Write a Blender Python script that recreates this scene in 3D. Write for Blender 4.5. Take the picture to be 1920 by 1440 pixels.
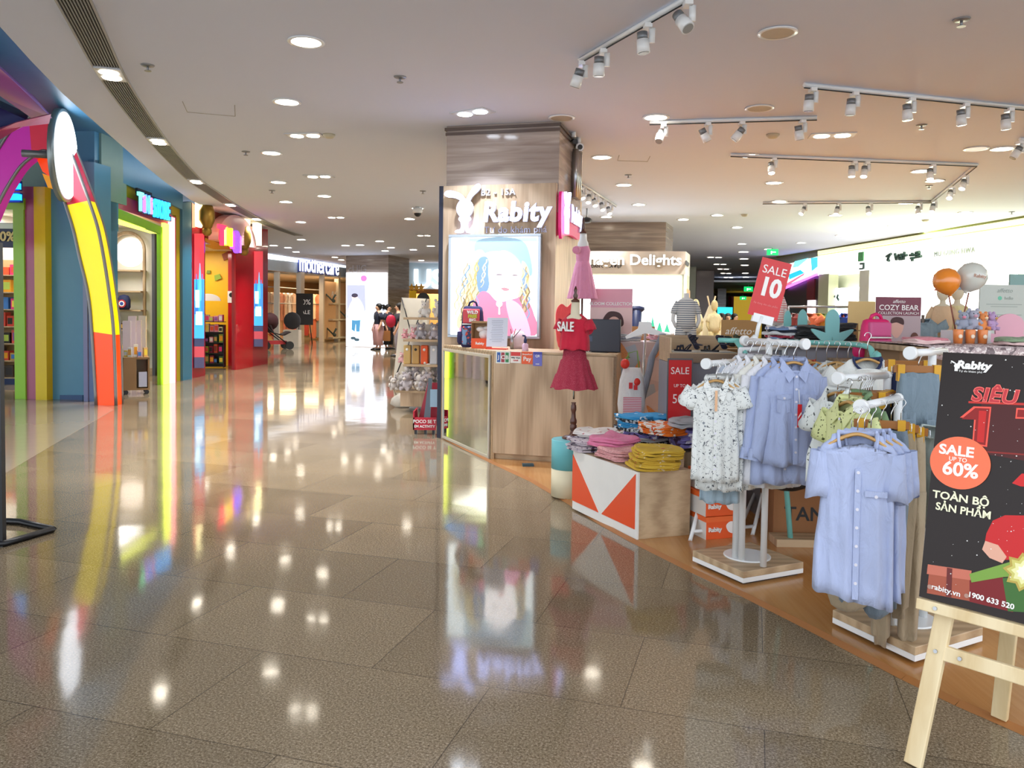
import bpy, bmesh, math, random
from math import sin, cos, pi, radians, atan, tan, sqrt
from mathutils import Vector, Matrix, noise
for o in list(bpy.data.objects): bpy.data.objects.remove(o)
S = bpy.context.scene
COL = S.collection
random.seed(7)
V = Vector
# ---------------- camera ----------------
FPX = 1500.0; CXP, CYP = 960.0, 645.0
PITCH = atan(61/1500.0); ROLL = 0.0137; CH = 1.4
fw = V((0, cos(PITCH), -sin(PITCH)))
r0 = V((1, 0, 0)); u0 = r0.cross(fw)
rt = r0*cos(ROLL) + u0*sin(ROLL); up = rt.cross(fw)
cam = bpy.data.cameras.new('camera'); co = bpy.data.objects.new('camera', cam); COL.objects.link(co)
cam.sensor_width = 36; cam.sensor_fit = 'HORIZONTAL'; cam.lens = FPX/1920*36
cam.shift_x = 0; cam.shift_y = (CYP-720)/1920
cam.clip_start = .05; cam.clip_end = 300
co.matrix_world = Matrix(((rt.x, up.x, -fw.x, 0), (rt.y, up.y, -fw.y, 0), (rt.z, up.z, -fw.z, CH), (0, 0, 0, 1)))
S.camera = co
S.view_settings.view_transform = 'Standard'; S.view_settings.look = 'None'
S.view_settings.gamma = 1; S.view_settings.use_curve_mapping = False
S.view_settings.exposure = 0.48
S.cycles.max_bounces = 6; S.cycles.diffuse_bounces = 3; S.cycles.glossy_bounces = 3; S.cycles.transmission_bounces = 4
S.cycles.transparent_max_bounces = 6; S.cycles.sample_clamp_indirect = 4; S.cycles.caustics_reflective = False; S.cycles.caustics_refractive = False
S.cycles.use_denoising = True
# ---------------- world: added soft fill, let in where the ceiling stops short behind the camera ----------------
W = bpy.data.worlds.new('world'); S.world = W; W.use_nodes = True
W.node_tree.nodes['Background'].inputs[0].default_value = (.86, .92, 1, 1)
W.node_tree.nodes['Background'].inputs[1].default_value = 1.9
HC = 3.4
def ray(px, py):
    return (fw + rt*((px-CXP)/FPX) - up*((py-CYP)/FPX)).normalized()
CAM = V((0, 0, CH))
def at(px, py, d):           # point seen at that pixel, d metres in front
    r = ray(px, py); return CAM + r*(d/r.y)
def fl(px, py, z=0.0):       # point seen at that pixel, lying at height z
    r = ray(px, py); return CAM + r*((z-CH)/r.z)
class Plane:                 # a vertical wall plane through two ground points
    def __init__(s, a, b):
        s.a = V((a[0], a[1], 0)); s.b = V((b[0], b[1], 0)); s.t = (s.b-s.a).normalized()
        s.n = V((s.t.y, -s.t.x, 0))
        if s.n.dot(CAM-s.a) < 0: s.n = -s.n
    def pt(s, px, py, off=0.0):
        r = ray(px, py); k = (s.a+s.n*off-CAM).dot(s.n)/r.dot(s.n); return CAM + r*k
# ---------------- area lights ----------------
def area(name, loc, size, power, color=(1, 1, 1), target=None, sy=None, spread=180):
    l = bpy.data.lights.new(name, 'AREA'); l.shape = 'RECTANGLE' if sy else 'SQUARE'; l.size = size
    if sy: l.size_y = sy
    l.energy = power; l.color = color; l.spread = radians(spread)
    o = bpy.data.objects.new(name, l); COL.objects.link(o); o.location = loc
    d = (V(target)-V(loc)) if target else V((0, 0, -1))
    o.rotation_euler = d.to_track_quat('-Z', 'Y').to_euler()
    return o
# ---------------- materials ----------------
def lin(h):
    if isinstance(h, str):
        h = h.lstrip('#'); c = [int(h[i:i+2], 16)/255 for i in (0, 2, 4)]
    else: c = list(h)
    return tuple((x/12.92 if x <= .04045 else ((x+.055)/1.055)**2.4) for x in c) + (1,)
MC = {}
def nd(nt, t, **k):
    n = nt.nodes.new(t)
    for a, b in k.items():
        if a.startswith('i_'): n.inputs[a[2:].replace('_', ' ')].default_value = b
        else: setattr(n, a, b)
    return n
def mat(name, col='#808080', rough=.5, metal=0, emit=None, es=0, var=.06, vs=6, bump=0, bs=60, alpha=1, trans=0, coat=0, spec=.5, sheen=0):
    if name in MC: return MC[name]
    m = bpy.data.materials.new(name); m.use_nodes = True; nt = m.node_tree; b = nt.nodes['Principled BSDF']
    c = lin(col)
    b.inputs['Base Color'].default_value = c; b.inputs['Roughness'].default_value = rough; b.inputs['Metallic'].default_value = metal
    b.inputs['Specular IOR Level'].default_value = spec
    b.inputs['Coat Weight'].default_value = coat
    if sheen: b.inputs['Sheen Weight'].default_value = sheen
    if trans: b.inputs['Transmission Weight'].default_value = trans
    if alpha < 1: b.inputs['Alpha'].default_value = alpha
    if es:
        b.inputs['Emission Color'].default_value = lin(emit or col); b.inputs['Emission Strength'].default_value = es
    if var or bump:
        tc = nd(nt, 'ShaderNodeTexCoord')
    if var:
        n = nd(nt, 'ShaderNodeTexNoise', i_Scale=vs, i_Detail=3.0); nt.links.new(tc.outputs['Object'], n.inputs['Vector'])
        r = nd(nt, 'ShaderNodeMapRange'); r.inputs[3].default_value = 1-var; r.inputs[4].default_value = 1+var
        nt.links.new(n.outputs[0], r.inputs[0])
        mx = nd(nt, 'ShaderNodeVectorMath', operation='SCALE'); mx.inputs[0].default_value = c[:3]
        nt.links.new(r.outputs[0], mx.inputs['Scale']); nt.links.new(mx.outputs[0], b.inputs['Base Color'])
    if bump:
        n = nd(nt, 'ShaderNodeTexNoise', i_Scale=bs, i_Detail=4.0); nt.links.new(tc.outputs['Object'], n.inputs['Vector'])
        bp = nd(nt, 'ShaderNodeBump', i_Strength=bump, i_Distance=.004); nt.links.new(n.outputs[0], bp.inputs['Height']); nt.links.new(bp.outputs[0], b.inputs['Normal'])
    MC[name] = m; return m
def glow(name, col, s):
    return mat(name, col, .5, es=s, var=0)
def ramp(nt, stops, interp='LINEAR'):
    r = nd(nt, 'ShaderNodeValToRGB'); cr = r.color_ramp; cr.interpolation = interp
    while len(cr.elements) < len(stops): cr.elements.new(.5)
    for e, (p, c) in zip(cr.elements, stops): e.position = p; e.color = lin(c)
    return r
def base(name, rough=.5, **k):
    m = bpy.data.materials.new(name); m.use_nodes = True; nt = m.node_tree; b = nt.nodes['Principled BSDF']
    b.inputs['Roughness'].default_value = rough; MC[name] = m
    tc = nd(nt, 'ShaderNodeTexCoord'); mp = nd(nt, 'ShaderNodeMapping'); nt.links.new(tc.outputs['Object'], mp.inputs['Vector'])
    for a, v in k.items(): mp.inputs[a.capitalize()].default_value = v
    return m, nt, b, mp
def wood(name, c1, c2, rough=.45, rot=(0, 0, 0), scale=(1, 1, 1), ws=3.0):
    # long grain along local z (rotate with rot)
    m, nt, b, mp = base(name, rough, rotation=rot, scale=scale)
    s = nd(nt, 'ShaderNodeMapping'); s.inputs['Scale'].default_value = (30, 30, 1.3); nt.links.new(mp.outputs[0], s.inputs['Vector'])
    n = nd(nt, 'ShaderNodeTexNoise', i_Scale=1.6, i_Detail=6.0, i_Distortion=.6); nt.links.new(s.outputs[0], n.inputs['Vector'])
    s2 = nd(nt, 'ShaderNodeMapping'); s2.inputs['Scale'].default_value = (1.6, 1.6, .16); nt.links.new(mp.outputs[0], s2.inputs['Vector'])
    w = nd(nt, 'ShaderNodeTexWave', wave_type='RINGS', i_Scale=ws, i_Distortion=5.0, i_Detail=3.0); nt.links.new(s2.outputs[0], w.inputs['Vector'])
    mx = nd(nt, 'ShaderNodeMath', operation='MULTIPLY_ADD'); mx.inputs[1].default_value = .45; nt.links.new(w.outputs['Fac'], mx.inputs[0])
    k = nd(nt, 'ShaderNodeMath', operation='MULTIPLY'); k.inputs[1].default_value = .6; nt.links.new(n.outputs[0], k.inputs[0]); nt.links.new(k.outputs[0], mx.inputs[2])
    r = ramp(nt, [(.25, c1), (.75, c2)]); nt.links.new(mx.outputs[0], r.inputs[0]); nt.links.new(r.outputs[0], b.inputs['Base Color'])
    return m
def marble(name, c1, c2, c3, rough=.12):
    m, nt, b, mp = base(name, rough, scale=(.5, .5, 9))
    n = nd(nt, 'ShaderNodeTexNoise', i_Scale=1.7, i_Detail=8.0, i_Distortion=.8); nt.links.new(mp.outputs[0], n.inputs['Vector'])
    r = ramp(nt, [(.3, c1), (.5, c2), (.7, c3)]); nt.links.new(n.outputs[0], r.inputs[0]); nt.links.new(r.outputs[0], b.inputs['Base Color'])
    return m
def granite():
    A = radians(-16.9)
    m, nt, b, mp = base('granite_tiles', .1, rotation=(0, 0, -A))
    ge = nd(nt, 'ShaderNodeNewGeometry'); nt.links.new(ge.outputs['Position'], mp.inputs['Vector'])
    # brick grid, origin placed on a measured joint
    br = nd(nt, 'ShaderNodeTexBrick', offset=.5, i_Scale=1.0, i_Mortar_Size=.002, i_Mortar_Smooth=0.0, i_Bias=0.0, i_Brick_Width=.975, i_Row_Height=.645)
    br.inputs['Color1'].default_value = (.2, .2, .2, 1); br.inputs['Color2'].default_value = (.8, .8, .8, 1); br.inputs['Mortar'].default_value = (0, 0, 0, 1)
    sh = nd(nt, 'ShaderNodeVectorMath', operation='SUBTRACT'); sh.inputs[1].default_value = (-1.4-.975*20, 2.14-.645*20, 0)
    nt.links.new(mp.outputs[0], sh.inputs[0]); nt.links.new(sh.outputs[0], br.inputs['Vector'])
    n1 = nd(nt, 'ShaderNodeTexNoise', i_Scale=120.0, i_Detail=5.0, i_Roughness=.9); nt.links.new(mp.outputs[0], n1.inputs['Vector'])
    n2 = nd(nt, 'ShaderNodeTexNoise', i_Scale=1.3, i_Detail=4.0); nt.links.new(mp.outputs[0], n2.inputs['Vector'])
    r = ramp(nt, [(.34, '#2e2418'), (.45, '#75654e'), (.55, '#9c8a70'), (.68, '#dccfb8')]); nt.links.new(n1.outputs[0], r.inputs[0])
    mr = nd(nt, 'ShaderNodeMapRange'); mr.inputs[3].default_value = .72; mr.inputs[4].default_value = 1.18; nt.links.new(br.outputs['Color'], mr.inputs[0])
    mr2 = nd(nt, 'ShaderNodeMapRange'); mr2.inputs[3].default_value = .75; mr2.inputs[4].default_value = 1.2; nt.links.new(n2.outputs[0], mr2.inputs[0])
    mu = nd(nt, 'ShaderNodeMath', operation='MULTIPLY'); nt.links.new(mr.outputs[0], mu.inputs[0]); nt.links.new(mr2.outputs[0], mu.inputs[1])
    inv = nd(nt, 'ShaderNodeMath', operation='MULTIPLY_ADD'); inv.inputs[1].default_value = -.5; inv.inputs[2].default_value = 1; nt.links.new(br.outputs['Fac'], inv.inputs[0])
    mu2 = nd(nt, 'ShaderNodeMath', operation='MULTIPLY'); nt.links.new(mu.outputs[0], mu2.inputs[0]); nt.links.new(inv.outputs[0], mu2.inputs[1])
    sc = nd(nt, 'ShaderNodeVectorMath', operation='SCALE'); nt.links.new(r.outputs[0], sc.inputs[0]); nt.links.new(mu2.outputs[0], sc.inputs['Scale'])
    nt.links.new(sc.outputs[0], b.inputs['Base Color'])
    rr = nd(nt, 'ShaderNodeMapRange'); rr.inputs[3].default_value = .03; rr.inputs[4].default_value = .12; nt.links.new(n2.outputs[0], rr.inputs[0]); nt.links.new(rr.outputs[0], b.inputs['Roughness'])
    b.inputs['Specular IOR Level'].default_value = .42
    nb = nd(nt, 'ShaderNodeTexNoise', i_Scale=2.5, i_Detail=2.0); nt.links.new(mp.outputs[0], nb.inputs['Vector'])
    bp = nd(nt, 'ShaderNodeBump', i_Strength=.05, i_Distance=.02); nt.links.new(nb.outputs[0], bp.inputs['Height']); nt.links.new(bp.outputs[0], b.inputs['Normal'])
    return m
def pattern(name, bg, marks, scale=60, th=.62, kind='blob', c3=None, th3=.7, rough=.85):
    # printed cloth: blobs or short pen lines on a ground colour
    m, nt, b, mp = base(name, rough)
    if kind == 'lines':
        n = nd(nt, 'ShaderNodeTexNoise', i_Scale=scale, i_Detail=1.0, i_Distortion=1.5); nt.links.new(mp.outputs[0], n.inputs['Vector'])
        a = nd(nt, 'ShaderNodeMath', operation='SUBTRACT'); a.inputs[1].default_value = .5; nt.links.new(n.outputs[0], a.inputs[0])
        a2 = nd(nt, 'ShaderNodeMath', operation='ABSOLUTE'); nt.links.new(a.outputs[0], a2.inputs[0])
        g = nd(nt, 'ShaderNodeMath', operation='LESS_THAN'); g.inputs[1].default_value = .022; nt.links.new(a2.outputs[0], g.inputs[0])
        k = nd(nt, 'ShaderNodeTexNoise', i_Scale=scale*1.7, i_Detail=0.0); nt.links.new(mp.outputs[0], k.inputs['Vector'])
        g2 = nd(nt, 'ShaderNodeMath', operation='GREATER_THAN'); g2.inputs[1].default_value = .5; nt.links.new(k.outputs[0], g2.inputs[0])
        f = nd(nt, 'ShaderNodeMath', operation='MULTIPLY'); nt.links.new(g.outputs[0], f.inputs[0]); nt.links.new(g2.outputs[0], f.inputs[1])
    elif kind == 'stripe':
        n = nd(nt, 'ShaderNodeTexWave', wave_type='BANDS', bands_direction='Z', i_Scale=scale, i_Distortion=.3); nt.links.new(mp.outputs[0], n.inputs['Vector'])
        f = nd(nt, 'ShaderNodeMath', operation='GREATER_THAN'); f.inputs[1].default_value = th; nt.links.new(n.outputs['Fac'], f.inputs[0])
    elif kind == 'dots':
        n = nd(nt, 'ShaderNodeTexVoronoi', i_Scale=scale); nt.links.new(mp.outputs[0], n.inputs['Vector'])
        f = nd(nt, 'ShaderNodeMath', operation='LESS_THAN'); f.inputs[1].default_value = th; nt.links.new(n.outputs['Distance'], f.inputs[0])
    else:
        n = nd(nt, 'ShaderNodeTexNoise', i_Scale=scale, i_Detail=2.0); nt.links.new(mp.outputs[0], n.inputs['Vector'])
        f = nd(nt, 'ShaderNodeMath', operation='GREATER_THAN'); f.inputs[1].default_value = th; nt.links.new(n.outputs[0], f.inputs[0])
    mx = nd(nt, 'ShaderNodeMix', data_type='RGBA'); mx.inputs[6].default_value = lin(bg); mx.inputs[7].default_value = lin(marks)
    nt.links.new(f.outputs[0], mx.inputs[0]); out = mx.outputs[2]
    if c3:
        n3 = nd(nt, 'ShaderNodeTexNoise', i_Scale=scale*.6, i_Detail=1.0); mp3 = nd(nt, 'ShaderNodeMapping'); mp3.inputs['Location'].default_value = (5, 3, 1)
        nt.links.new(mp.outputs[0], mp3.inputs['Vector']); nt.links.new(mp3.outputs[0], n3.inputs['Vector'])
        g3 = nd(nt, 'ShaderNodeMath', operation='GREATER_THAN'); g3.inputs[1].default_value = th3; nt.links.new(n3.outputs[0], g3.inputs[0])
        m3 = nd(nt, 'ShaderNodeMix', data_type='RGBA'); m3.inputs[7].default_value = lin(c3); nt.links.new(out, m3.inputs[6]); nt.links.new(g3.outputs[0], m3.inputs[0]); out = m3.outputs[2]
    nt.links.new(out, b.inputs['Base Color']); return m
def cloth(name, col, rough=.9, var=.05, bump=.55, bs=9, sheen=.12):
    new = name not in MC; m = mat(name, col, rough, var=var, vs=14, bump=bump, bs=bs, sheen=sheen)
    if new:      # crease-like wrinkles: stretched, distorted noise over a fine weave
        nt = m.node_tree; bp = [n for n in nt.nodes if n.type == 'BUMP'][0]; nz = bp.inputs['Height'].links[0].from_node; tc = nz.inputs['Vector'].links[0].from_node
        mp = nd(nt, 'ShaderNodeMapping'); mp.inputs['Scale'].default_value = (1.6, 1.6, .7); nt.links.new(tc.outputs['Object'], mp.inputs['Vector']); nt.links.new(mp.outputs[0], nz.inputs['Vector'])
        nz.inputs['Distortion'].default_value = 1.2; nz.inputs['Detail'].default_value = 5; bp.inputs['Distance'].default_value = .03
    return m
# ---------------- mesh builder ----------------
class MB:
    def __init__(s, M=None): s.v = []; s.f = []; s.m = []; s.M = M; s.k = 0; s.sm = []
    def add(s, vs, fs, smooth=False):
        o = len(s.v); s.v += [(s.M @ V(p)) if s.M else V(p) for p in vs]
        for f in fs: s.f.append([i+o for i in f]); s.m.append(s.k); s.sm.append(smooth)
        return s
    def box(s, a, b):
        x0, y0, z0 = a; x1, y1, z1 = b
        return s.add([(x0, y0, z0), (x1, y0, z0), (x1, y1, z0), (x0, y1, z0), (x0, y0, z1), (x1, y0, z1), (x1, y1, z1), (x0, y1, z1)],
                     [(3, 2, 1, 0), (4, 5, 6, 7), (0, 1, 5, 4), (1, 2, 6, 5), (2, 3, 7, 6), (3, 0, 4, 7)])
    def cbox(s, c, d): return s.box((c[0]-d[0]/2, c[1]-d[1]/2, c[2]-d[2]/2), (c[0]+d[0]/2, c[1]+d[1]/2, c[2]+d[2]/2))
    def prism(s, pts, z0, z1):       # polygon in xy
        n = len(pts)
        return s.add([(p[0], p[1], z0) for p in pts]+[(p[0], p[1], z1) for p in pts],
                     [tuple(range(n))[::-1], tuple(range(n, 2*n))]+[(i, (i+1) % n, n+(i+1) % n, n+i) for i in range(n)])
    def slab(s, pts, d):             # 3d polygon swept by vector d
        n = len(pts); d = V(d)
        return s.add([V(p) for p in pts]+[V(p)+d for p in pts],
                     [tuple(range(n))[::-1], tuple(range(n, 2*n))]+[(i, (i+1) % n, n+(i+1) % n, n+i) for i in range(n)])
    def flat(s, pts, z=0): return s.add([(p[0], p[1], z) for p in pts], [tuple(range(len(pts)))])
    def rings(s, R, cap=True, close=True, smooth=True):   # list of rings of equal length
        n = len(R[0]); vs = [p for r in R for p in r]; fs = []
        for j in range(len(R)-1):
            for i in range(n if close else n-1):
                a = j*n+i; b = j*n+(i+1) % n; fs.append((a, b, b+n, a+n))
        s.add(vs, fs, smooth)
        if cap:
            o = len(s.v)-len(vs)
            s.f.append([o+i for i in range(n)][::-1]); s.m.append(s.k); s.sm.append(False)
            s.f.append([o+len(vs)-n+i for i in range(n)]); s.m.append(s.k); s.sm.append(False)
        return s
    def tube(s, P, r, n=10, cap=True, flat=1.0):
        P = [V(p) for p in P]; R = r if isinstance(r, (list, tuple)) else [r]*len(P); rings = []; ref = None
        for i, p in enumerate(P):
            t = (P[min(i+1, len(P)-1)]-P[max(i-1, 0)]).normalized()
            if ref is None: ref = t.cross(V((0, 0, 1)) if abs(t.z) < .9 else V((1, 0, 0))).normalized()
            a = (ref - t*ref.dot(t)).normalized(); ref = a; b = t.cross(a)
            rings.append([p+a*R[i]*cos(2*pi*k/n)+b*R[i]*flat*sin(2*pi*k/n) for k in range(n)])
        return s.rings(rings, cap)
    def cyl(s, p0, p1, r0, r1=None, n=20): return s.tube([p0, p1], [r0, r0 if r1 is None else r1], n)
    def lathe(s, prof, c=(0, 0, 0), n=24, sx=1, sy=1, cap=True):
        return s.rings([[(c[0]+r*sx*cos(2*pi*k/n), c[1]+r*sy*sin(2*pi*k/n), c[2]+z) for k in range(n)] for r, z in prof], cap)
    def ball(s, c, r, n=14, sx=1, sy=1, sz=1):
        m = max(5, n//2)
        return s.lathe([(r*sin(pi*j/m)+1e-5, -r*sz*cos(pi*j/m)) for j in range(m+1)], c, n, sx, sy, False)
def base_of(vs):
    x = [v.x for v in vs]; y = [v.y for v in vs]; z = [v.z for v in vs]
    return V(((min(x)+max(x))/2, (min(y)+max(y))/2, min(z)))
def put(name, mb, mats, parent=None, bevel=0, sub=0, kind=None, label=None, smooth=None, wav=None):
    if not isinstance(mats, (list, tuple)): mats = [mats]
    me = bpy.data.meshes.new(name)
    o = bpy.data.objects.new(name, me)
    if parent: inv = wm(parent).inverted(); org = V((0, 0, 0)); vs = [inv @ v for v in mb.v]
    else: org = base_of(mb.v); vs = [v-org for v in mb.v]
    if parent and parent.type == 'MESH' or parent:
        bo = base_of(vs); vs = [v-bo for v in vs]; o.location = bo; o.parent = parent
    else: o.location = org
    me.from_pydata([tuple(v) for v in vs], [], mb.f)
    for p, k, sm in zip(me.polygons, mb.m, mb.sm):
        p.material_index = min(k, len(mats)-1); p.use_smooth = sm if smooth is None else smooth
    for m in mats: me.materials.append(m)
    me.validate(); bm = bmesh.new(); bm.from_mesh(me); bmesh.ops.recalc_face_normals(bm, faces=bm.faces); bm.to_mesh(me); bm.free()
    if bevel:
        b = o.modifiers.new('bevel', 'BEVEL'); b.width = bevel; b.segments = 2; b.limit_method = 'ANGLE'; b.angle_limit = radians(40)
    if sub:
        b = o.modifiers.new('sub', 'SUBSURF'); b.levels = sub; b.render_levels = sub
    if kind: o['kind'] = kind
    if label: o['label'] = label
    COL.objects.link(o); return o
def wm(o):
    m = Matrix.LocRotScale(o.location, o.rotation_euler, o.scale)
    return (wm(o.parent) @ m) if o.parent else m
def tag(o, label, cat, group=None):
    o['label'] = label; o['category'] = cat
    if group: o['group'] = group
    return o
def thing(name, label, cat, loc, rz=0, group=None):
    o = bpy.data.objects.new(name, None); o.empty_display_size = .05; COL.objects.link(o); o.location = loc; o.rotation_euler = (0, 0, rz)
    return tag(o, label, cat, group)
def struct(name, mb, m, **k): return put(name, mb, m, kind='structure', **k)
def dup(root, loc, rz=None, label=None, group=None, mats=None):
    def cp(o, par):
        c = o.copy(); COL.objects.link(c); c.parent = par
        if mats and c.type == 'MESH':
            c.data = o.data.copy()
            for i, m in enumerate(c.data.materials):
                if m.name in mats: c.data.materials[i] = mats[m.name]
        for ch in [x for x in ALLCH(o)]: cp(ch, c)
        return c
    c = cp(root, None); c.location = loc
    if rz is not None: c.rotation_euler = (0, 0, rz)
    if label: c['label'] = label
    if group: c['group'] = group
    return c
def ALLCH(o): return list(o.children)
def frame(loc, rz=0, rx=0): return Matrix.Translation(V(loc)) @ Matrix.Rotation(rz, 4, 'Z') @ Matrix.Rotation(rx, 4, 'X')
def wallM(P, t, n):         # x along t, y up, z out of the wall
    u = V(n).cross(V(t)); u = u if u.z > 0 else -u
    t = V(t); n = V(n)
    return Matrix(((t.x, u.x, n.x, P[0]), (t.y, u.y, n.y, P[1]), (t.z, u.z, n.z, P[2]), (0, 0, 0, 1)))
def text(s, size, M, mt, parent=None, name='lettering', ext=.004, bold=0, align='CENTER', sx=1, sp=1, shear=0, label=None, bev=0):
    c = bpy.data.curves.new('t', 'FONT'); c.body = s; c.size = size; c.extrude = ext; c.offset = bold; c.align_x = align; c.align_y = 'CENTER'
    c.space_character = sp; c.shear = shear; c.bevel_depth = bev; c.resolution_u = 3
    o = bpy.data.objects.new('t', c); COL.objects.link(o); dg = bpy.context.evaluated_depsgraph_get(); dg.update()
    me = o.evaluated_get(dg).to_mesh(); mb = MB(M @ Matrix.Diagonal((sx, 1, 1, 1)))
    mb.add([v.co.copy() for v in me.vertices], [tuple(p.vertices) for p in me.polygons])
    o.evaluated_get(dg).to_mesh_clear(); bpy.data.objects.remove(o); bpy.data.curves.remove(c)
    if not mb.v: return None
    return put(name, mb, mt, parent, label=label)
def glowtext(s, size, M, mt, par, depth=.02, bold=0, side='#d8d8e2', **k):
    text(s, size, M @ Matrix.Translation((0, 0, depth/2)), mat('letter_sides'+side[1:], side, .5, var=0), par, 'letter_sides', ext=depth/2, bold=bold, **k)
    text(s, size, M @ Matrix.Translation((0, 0, depth+.002)), mt, par, 'letter_faces', ext=.001, bold=bold*.8, **k)
def ell(cx, cy, rx, ry, n=24, a0=0, a1=2*pi, rot=0):
    R = []
    for i in range(n+(0 if abs(a1-a0-2*pi) < 1e-6 else 1)):
        a = a0+(a1-a0)*i/n; x = rx*cos(a); y = ry*sin(a); R.append((cx+x*cos(rot)-y*sin(rot), cy+x*sin(rot)+y*cos(rot)))
    return R
def smoothpoly(P, n=6):          # closed catmull-rom
    R = []; L = len(P)
    for i in range(L):
        a, b, c, d = (V(P[(i+k-1) % L]+(0,)) if len(P[0]) == 2 else V(P[(i+k-1) % L]) for k in range(4))
        for j in range(n):
            t = j/n; q = .5*((2*b)+(-a+c)*t+(2*a-5*b+4*c-d)*t*t+(-a+3*b-3*c+d)*t**3); R.append((q.x, q.y))
    return R
def spline(P, n=8):              # open catmull-rom in 3d
    P = [V(p) for p in P]; Q = [P[0]]+P+[P[-1]]; R = []
    for i in range(1, len(Q)-2):
        a, b, c, d = Q[i-1:i+3]
        for j in range(n):
            t = j/n; R.append(.5*((2*b)+(-a+c)*t+(2*a-5*b+4*c-d)*t*t+(-a+3*b-3*c+d)*t**3))
    return R+[P[-1]]
# ---------------- shared materials ----------------
WHITE = mat('white_paint', '#eeeeec', .45)
OFFW = mat('warm_white_panel', '#e6e2d8', .5)
CEIL = mat('ceiling_plaster', '#dbe2f4', .9, var=.015, vs=.6)
GRAN = granite()
OAK = wood('light_oak', '#a98e70', '#cdb394', .42)
OAKH = wood('light_oak_flat', '#a98d6c', '#c9ae8a', .42, rot=(0, radians(90), 0))
LAM = wood('platform_laminate', '#b67c42', '#cb965c', .2, rot=(radians(90), 0, radians(40)), ws=.6)
MARB = marble('travertine', '#8d7c74', '#a6978c', '#c2b3a8')
BLACK = mat('black_plastic', '#15161a', .4)
STEEL = mat('brushed_steel', '#a8aaac', .3, metal=1)
CHROME = mat('chrome', '#d8dadc', .12, metal=1)
WMET = mat('white_metal', '#eceeee', .3, coat=.3)
PINE = wood('pale_pine', '#d9bf8f', '#ecd9b0', .5, ws=1.5)
HWOOD = wood('hanger_wood', '#b98a4c', '#d9b070', .4, rot=(0, radians(90), 0))
RED = mat('sale_red', '#d2282c', .35, var=.02)
ORANGE = mat('orange_paint', '#ee5519', .4, var=.02)
SKIN = mat('skin', '#d9a98a', .6)
HAIR = mat('black_hair', '#18130f', .6)
LAMP = glow('lamp_glow', '#fff4e0', 14)
LAMPC = glow('cool_lamp_glow', '#e8f2ff', 14)
SIGNW = glow('white_sign_glow', '#bcc6ff', 3.0)
PRINTW = mat('white_lettering', '#f4f2ee', .5, var=0)
PRINTK = mat('black_lettering', '#1c1c1e', .5, var=0)
CREAM = mat('mannequin_cream', '#e8dcc0', .5)
MGREY = mat('mannequin_white', '#dcdad6', .5)
DWOOD = wood('turned_walnut', '#3c1d14', '#5c3222', .3)
# ---------------- floor, platform, ceiling ----------------
struct('floor', MB().prism([(-22, -4), (26, -4), (26, 80), (-22, 80)], -.05, 0), GRAN)
edge_px = [(835, 823), (925, 868), (1000, 903), (1070, 944), (1130, 983), (1190, 1016), (1300, 1071), (1400, 1118), (1500, 1168), (1560, 1199), (1700, 1272), (1800, 1320), (1920, 1372), (2060, 1440)]
ep = [fl(*p) for p in edge_px]
plat = [(p.x, p.y) for p in ep]+[(6.5, 1.9), (7.5, 3), (8, 13.5), (1.2, 13.5), (-.6, 9.4)]
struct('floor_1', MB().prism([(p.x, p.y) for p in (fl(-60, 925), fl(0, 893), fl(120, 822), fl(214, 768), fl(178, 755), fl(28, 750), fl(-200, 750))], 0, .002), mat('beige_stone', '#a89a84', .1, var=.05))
struct('trim_1', MB().prism([(p[0]-.0, p[1]) for p in plat], .001, .012), LAM)
lip = MB()
for i in range(len(ep)-1):
    a, b = ep[i], ep[i+1]; n = V((-(b-a).y, (b-a).x, 0)).normalized()
    if n.dot(-a) < 0: n = -n
    lip.add([(a.x+n.x*.03, a.y+n.y*.03, .001), (b.x+n.x*.03, b.y+n.y*.03, .001), (b.x, b.y, .016), (a.x, a.y, .016)], [(0, 1, 2, 3)])
struct('trim_2', lip, mat('platform_edge_brown', '#a9703f', .35))
cedge = [(-60, -60), (0, 50), (58, 114), (117, 175), (163, 216), (216, 262.5), (262, 303), (309, 341), (359, 376), (408, 400), (455, 421), (502, 437)]
ce = [fl(px, py, HC) for px, py in cedge]
cpoly = [(p.x, p.y) for p in ce]+[(-7.5, 21.5), (-12, 23), (-20, 24), (-20, 80), (24, 80), (24, 1.2), (ce[0].x+.3, 1.2)]
struct('ceiling', MB().prism(cpoly, HC, HC+.25), CEIL)
TEAL = mat('teal_wall_paint', '#4f8ba6', .35, var=.04)
TEALD = mat('deep_teal_paint', '#3d7896', .35, var=.04)
struct('wall_left_upper', MB().prism([(-3.3, -1), (-3.3, 5), (-5.3, 13), (-6.0, 18), (-5.8, 21), (-16, 21), (-16, -1)], 4.05, 4.15), mat('shop_soffit_blue', '#4c88ad', .4))
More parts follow.
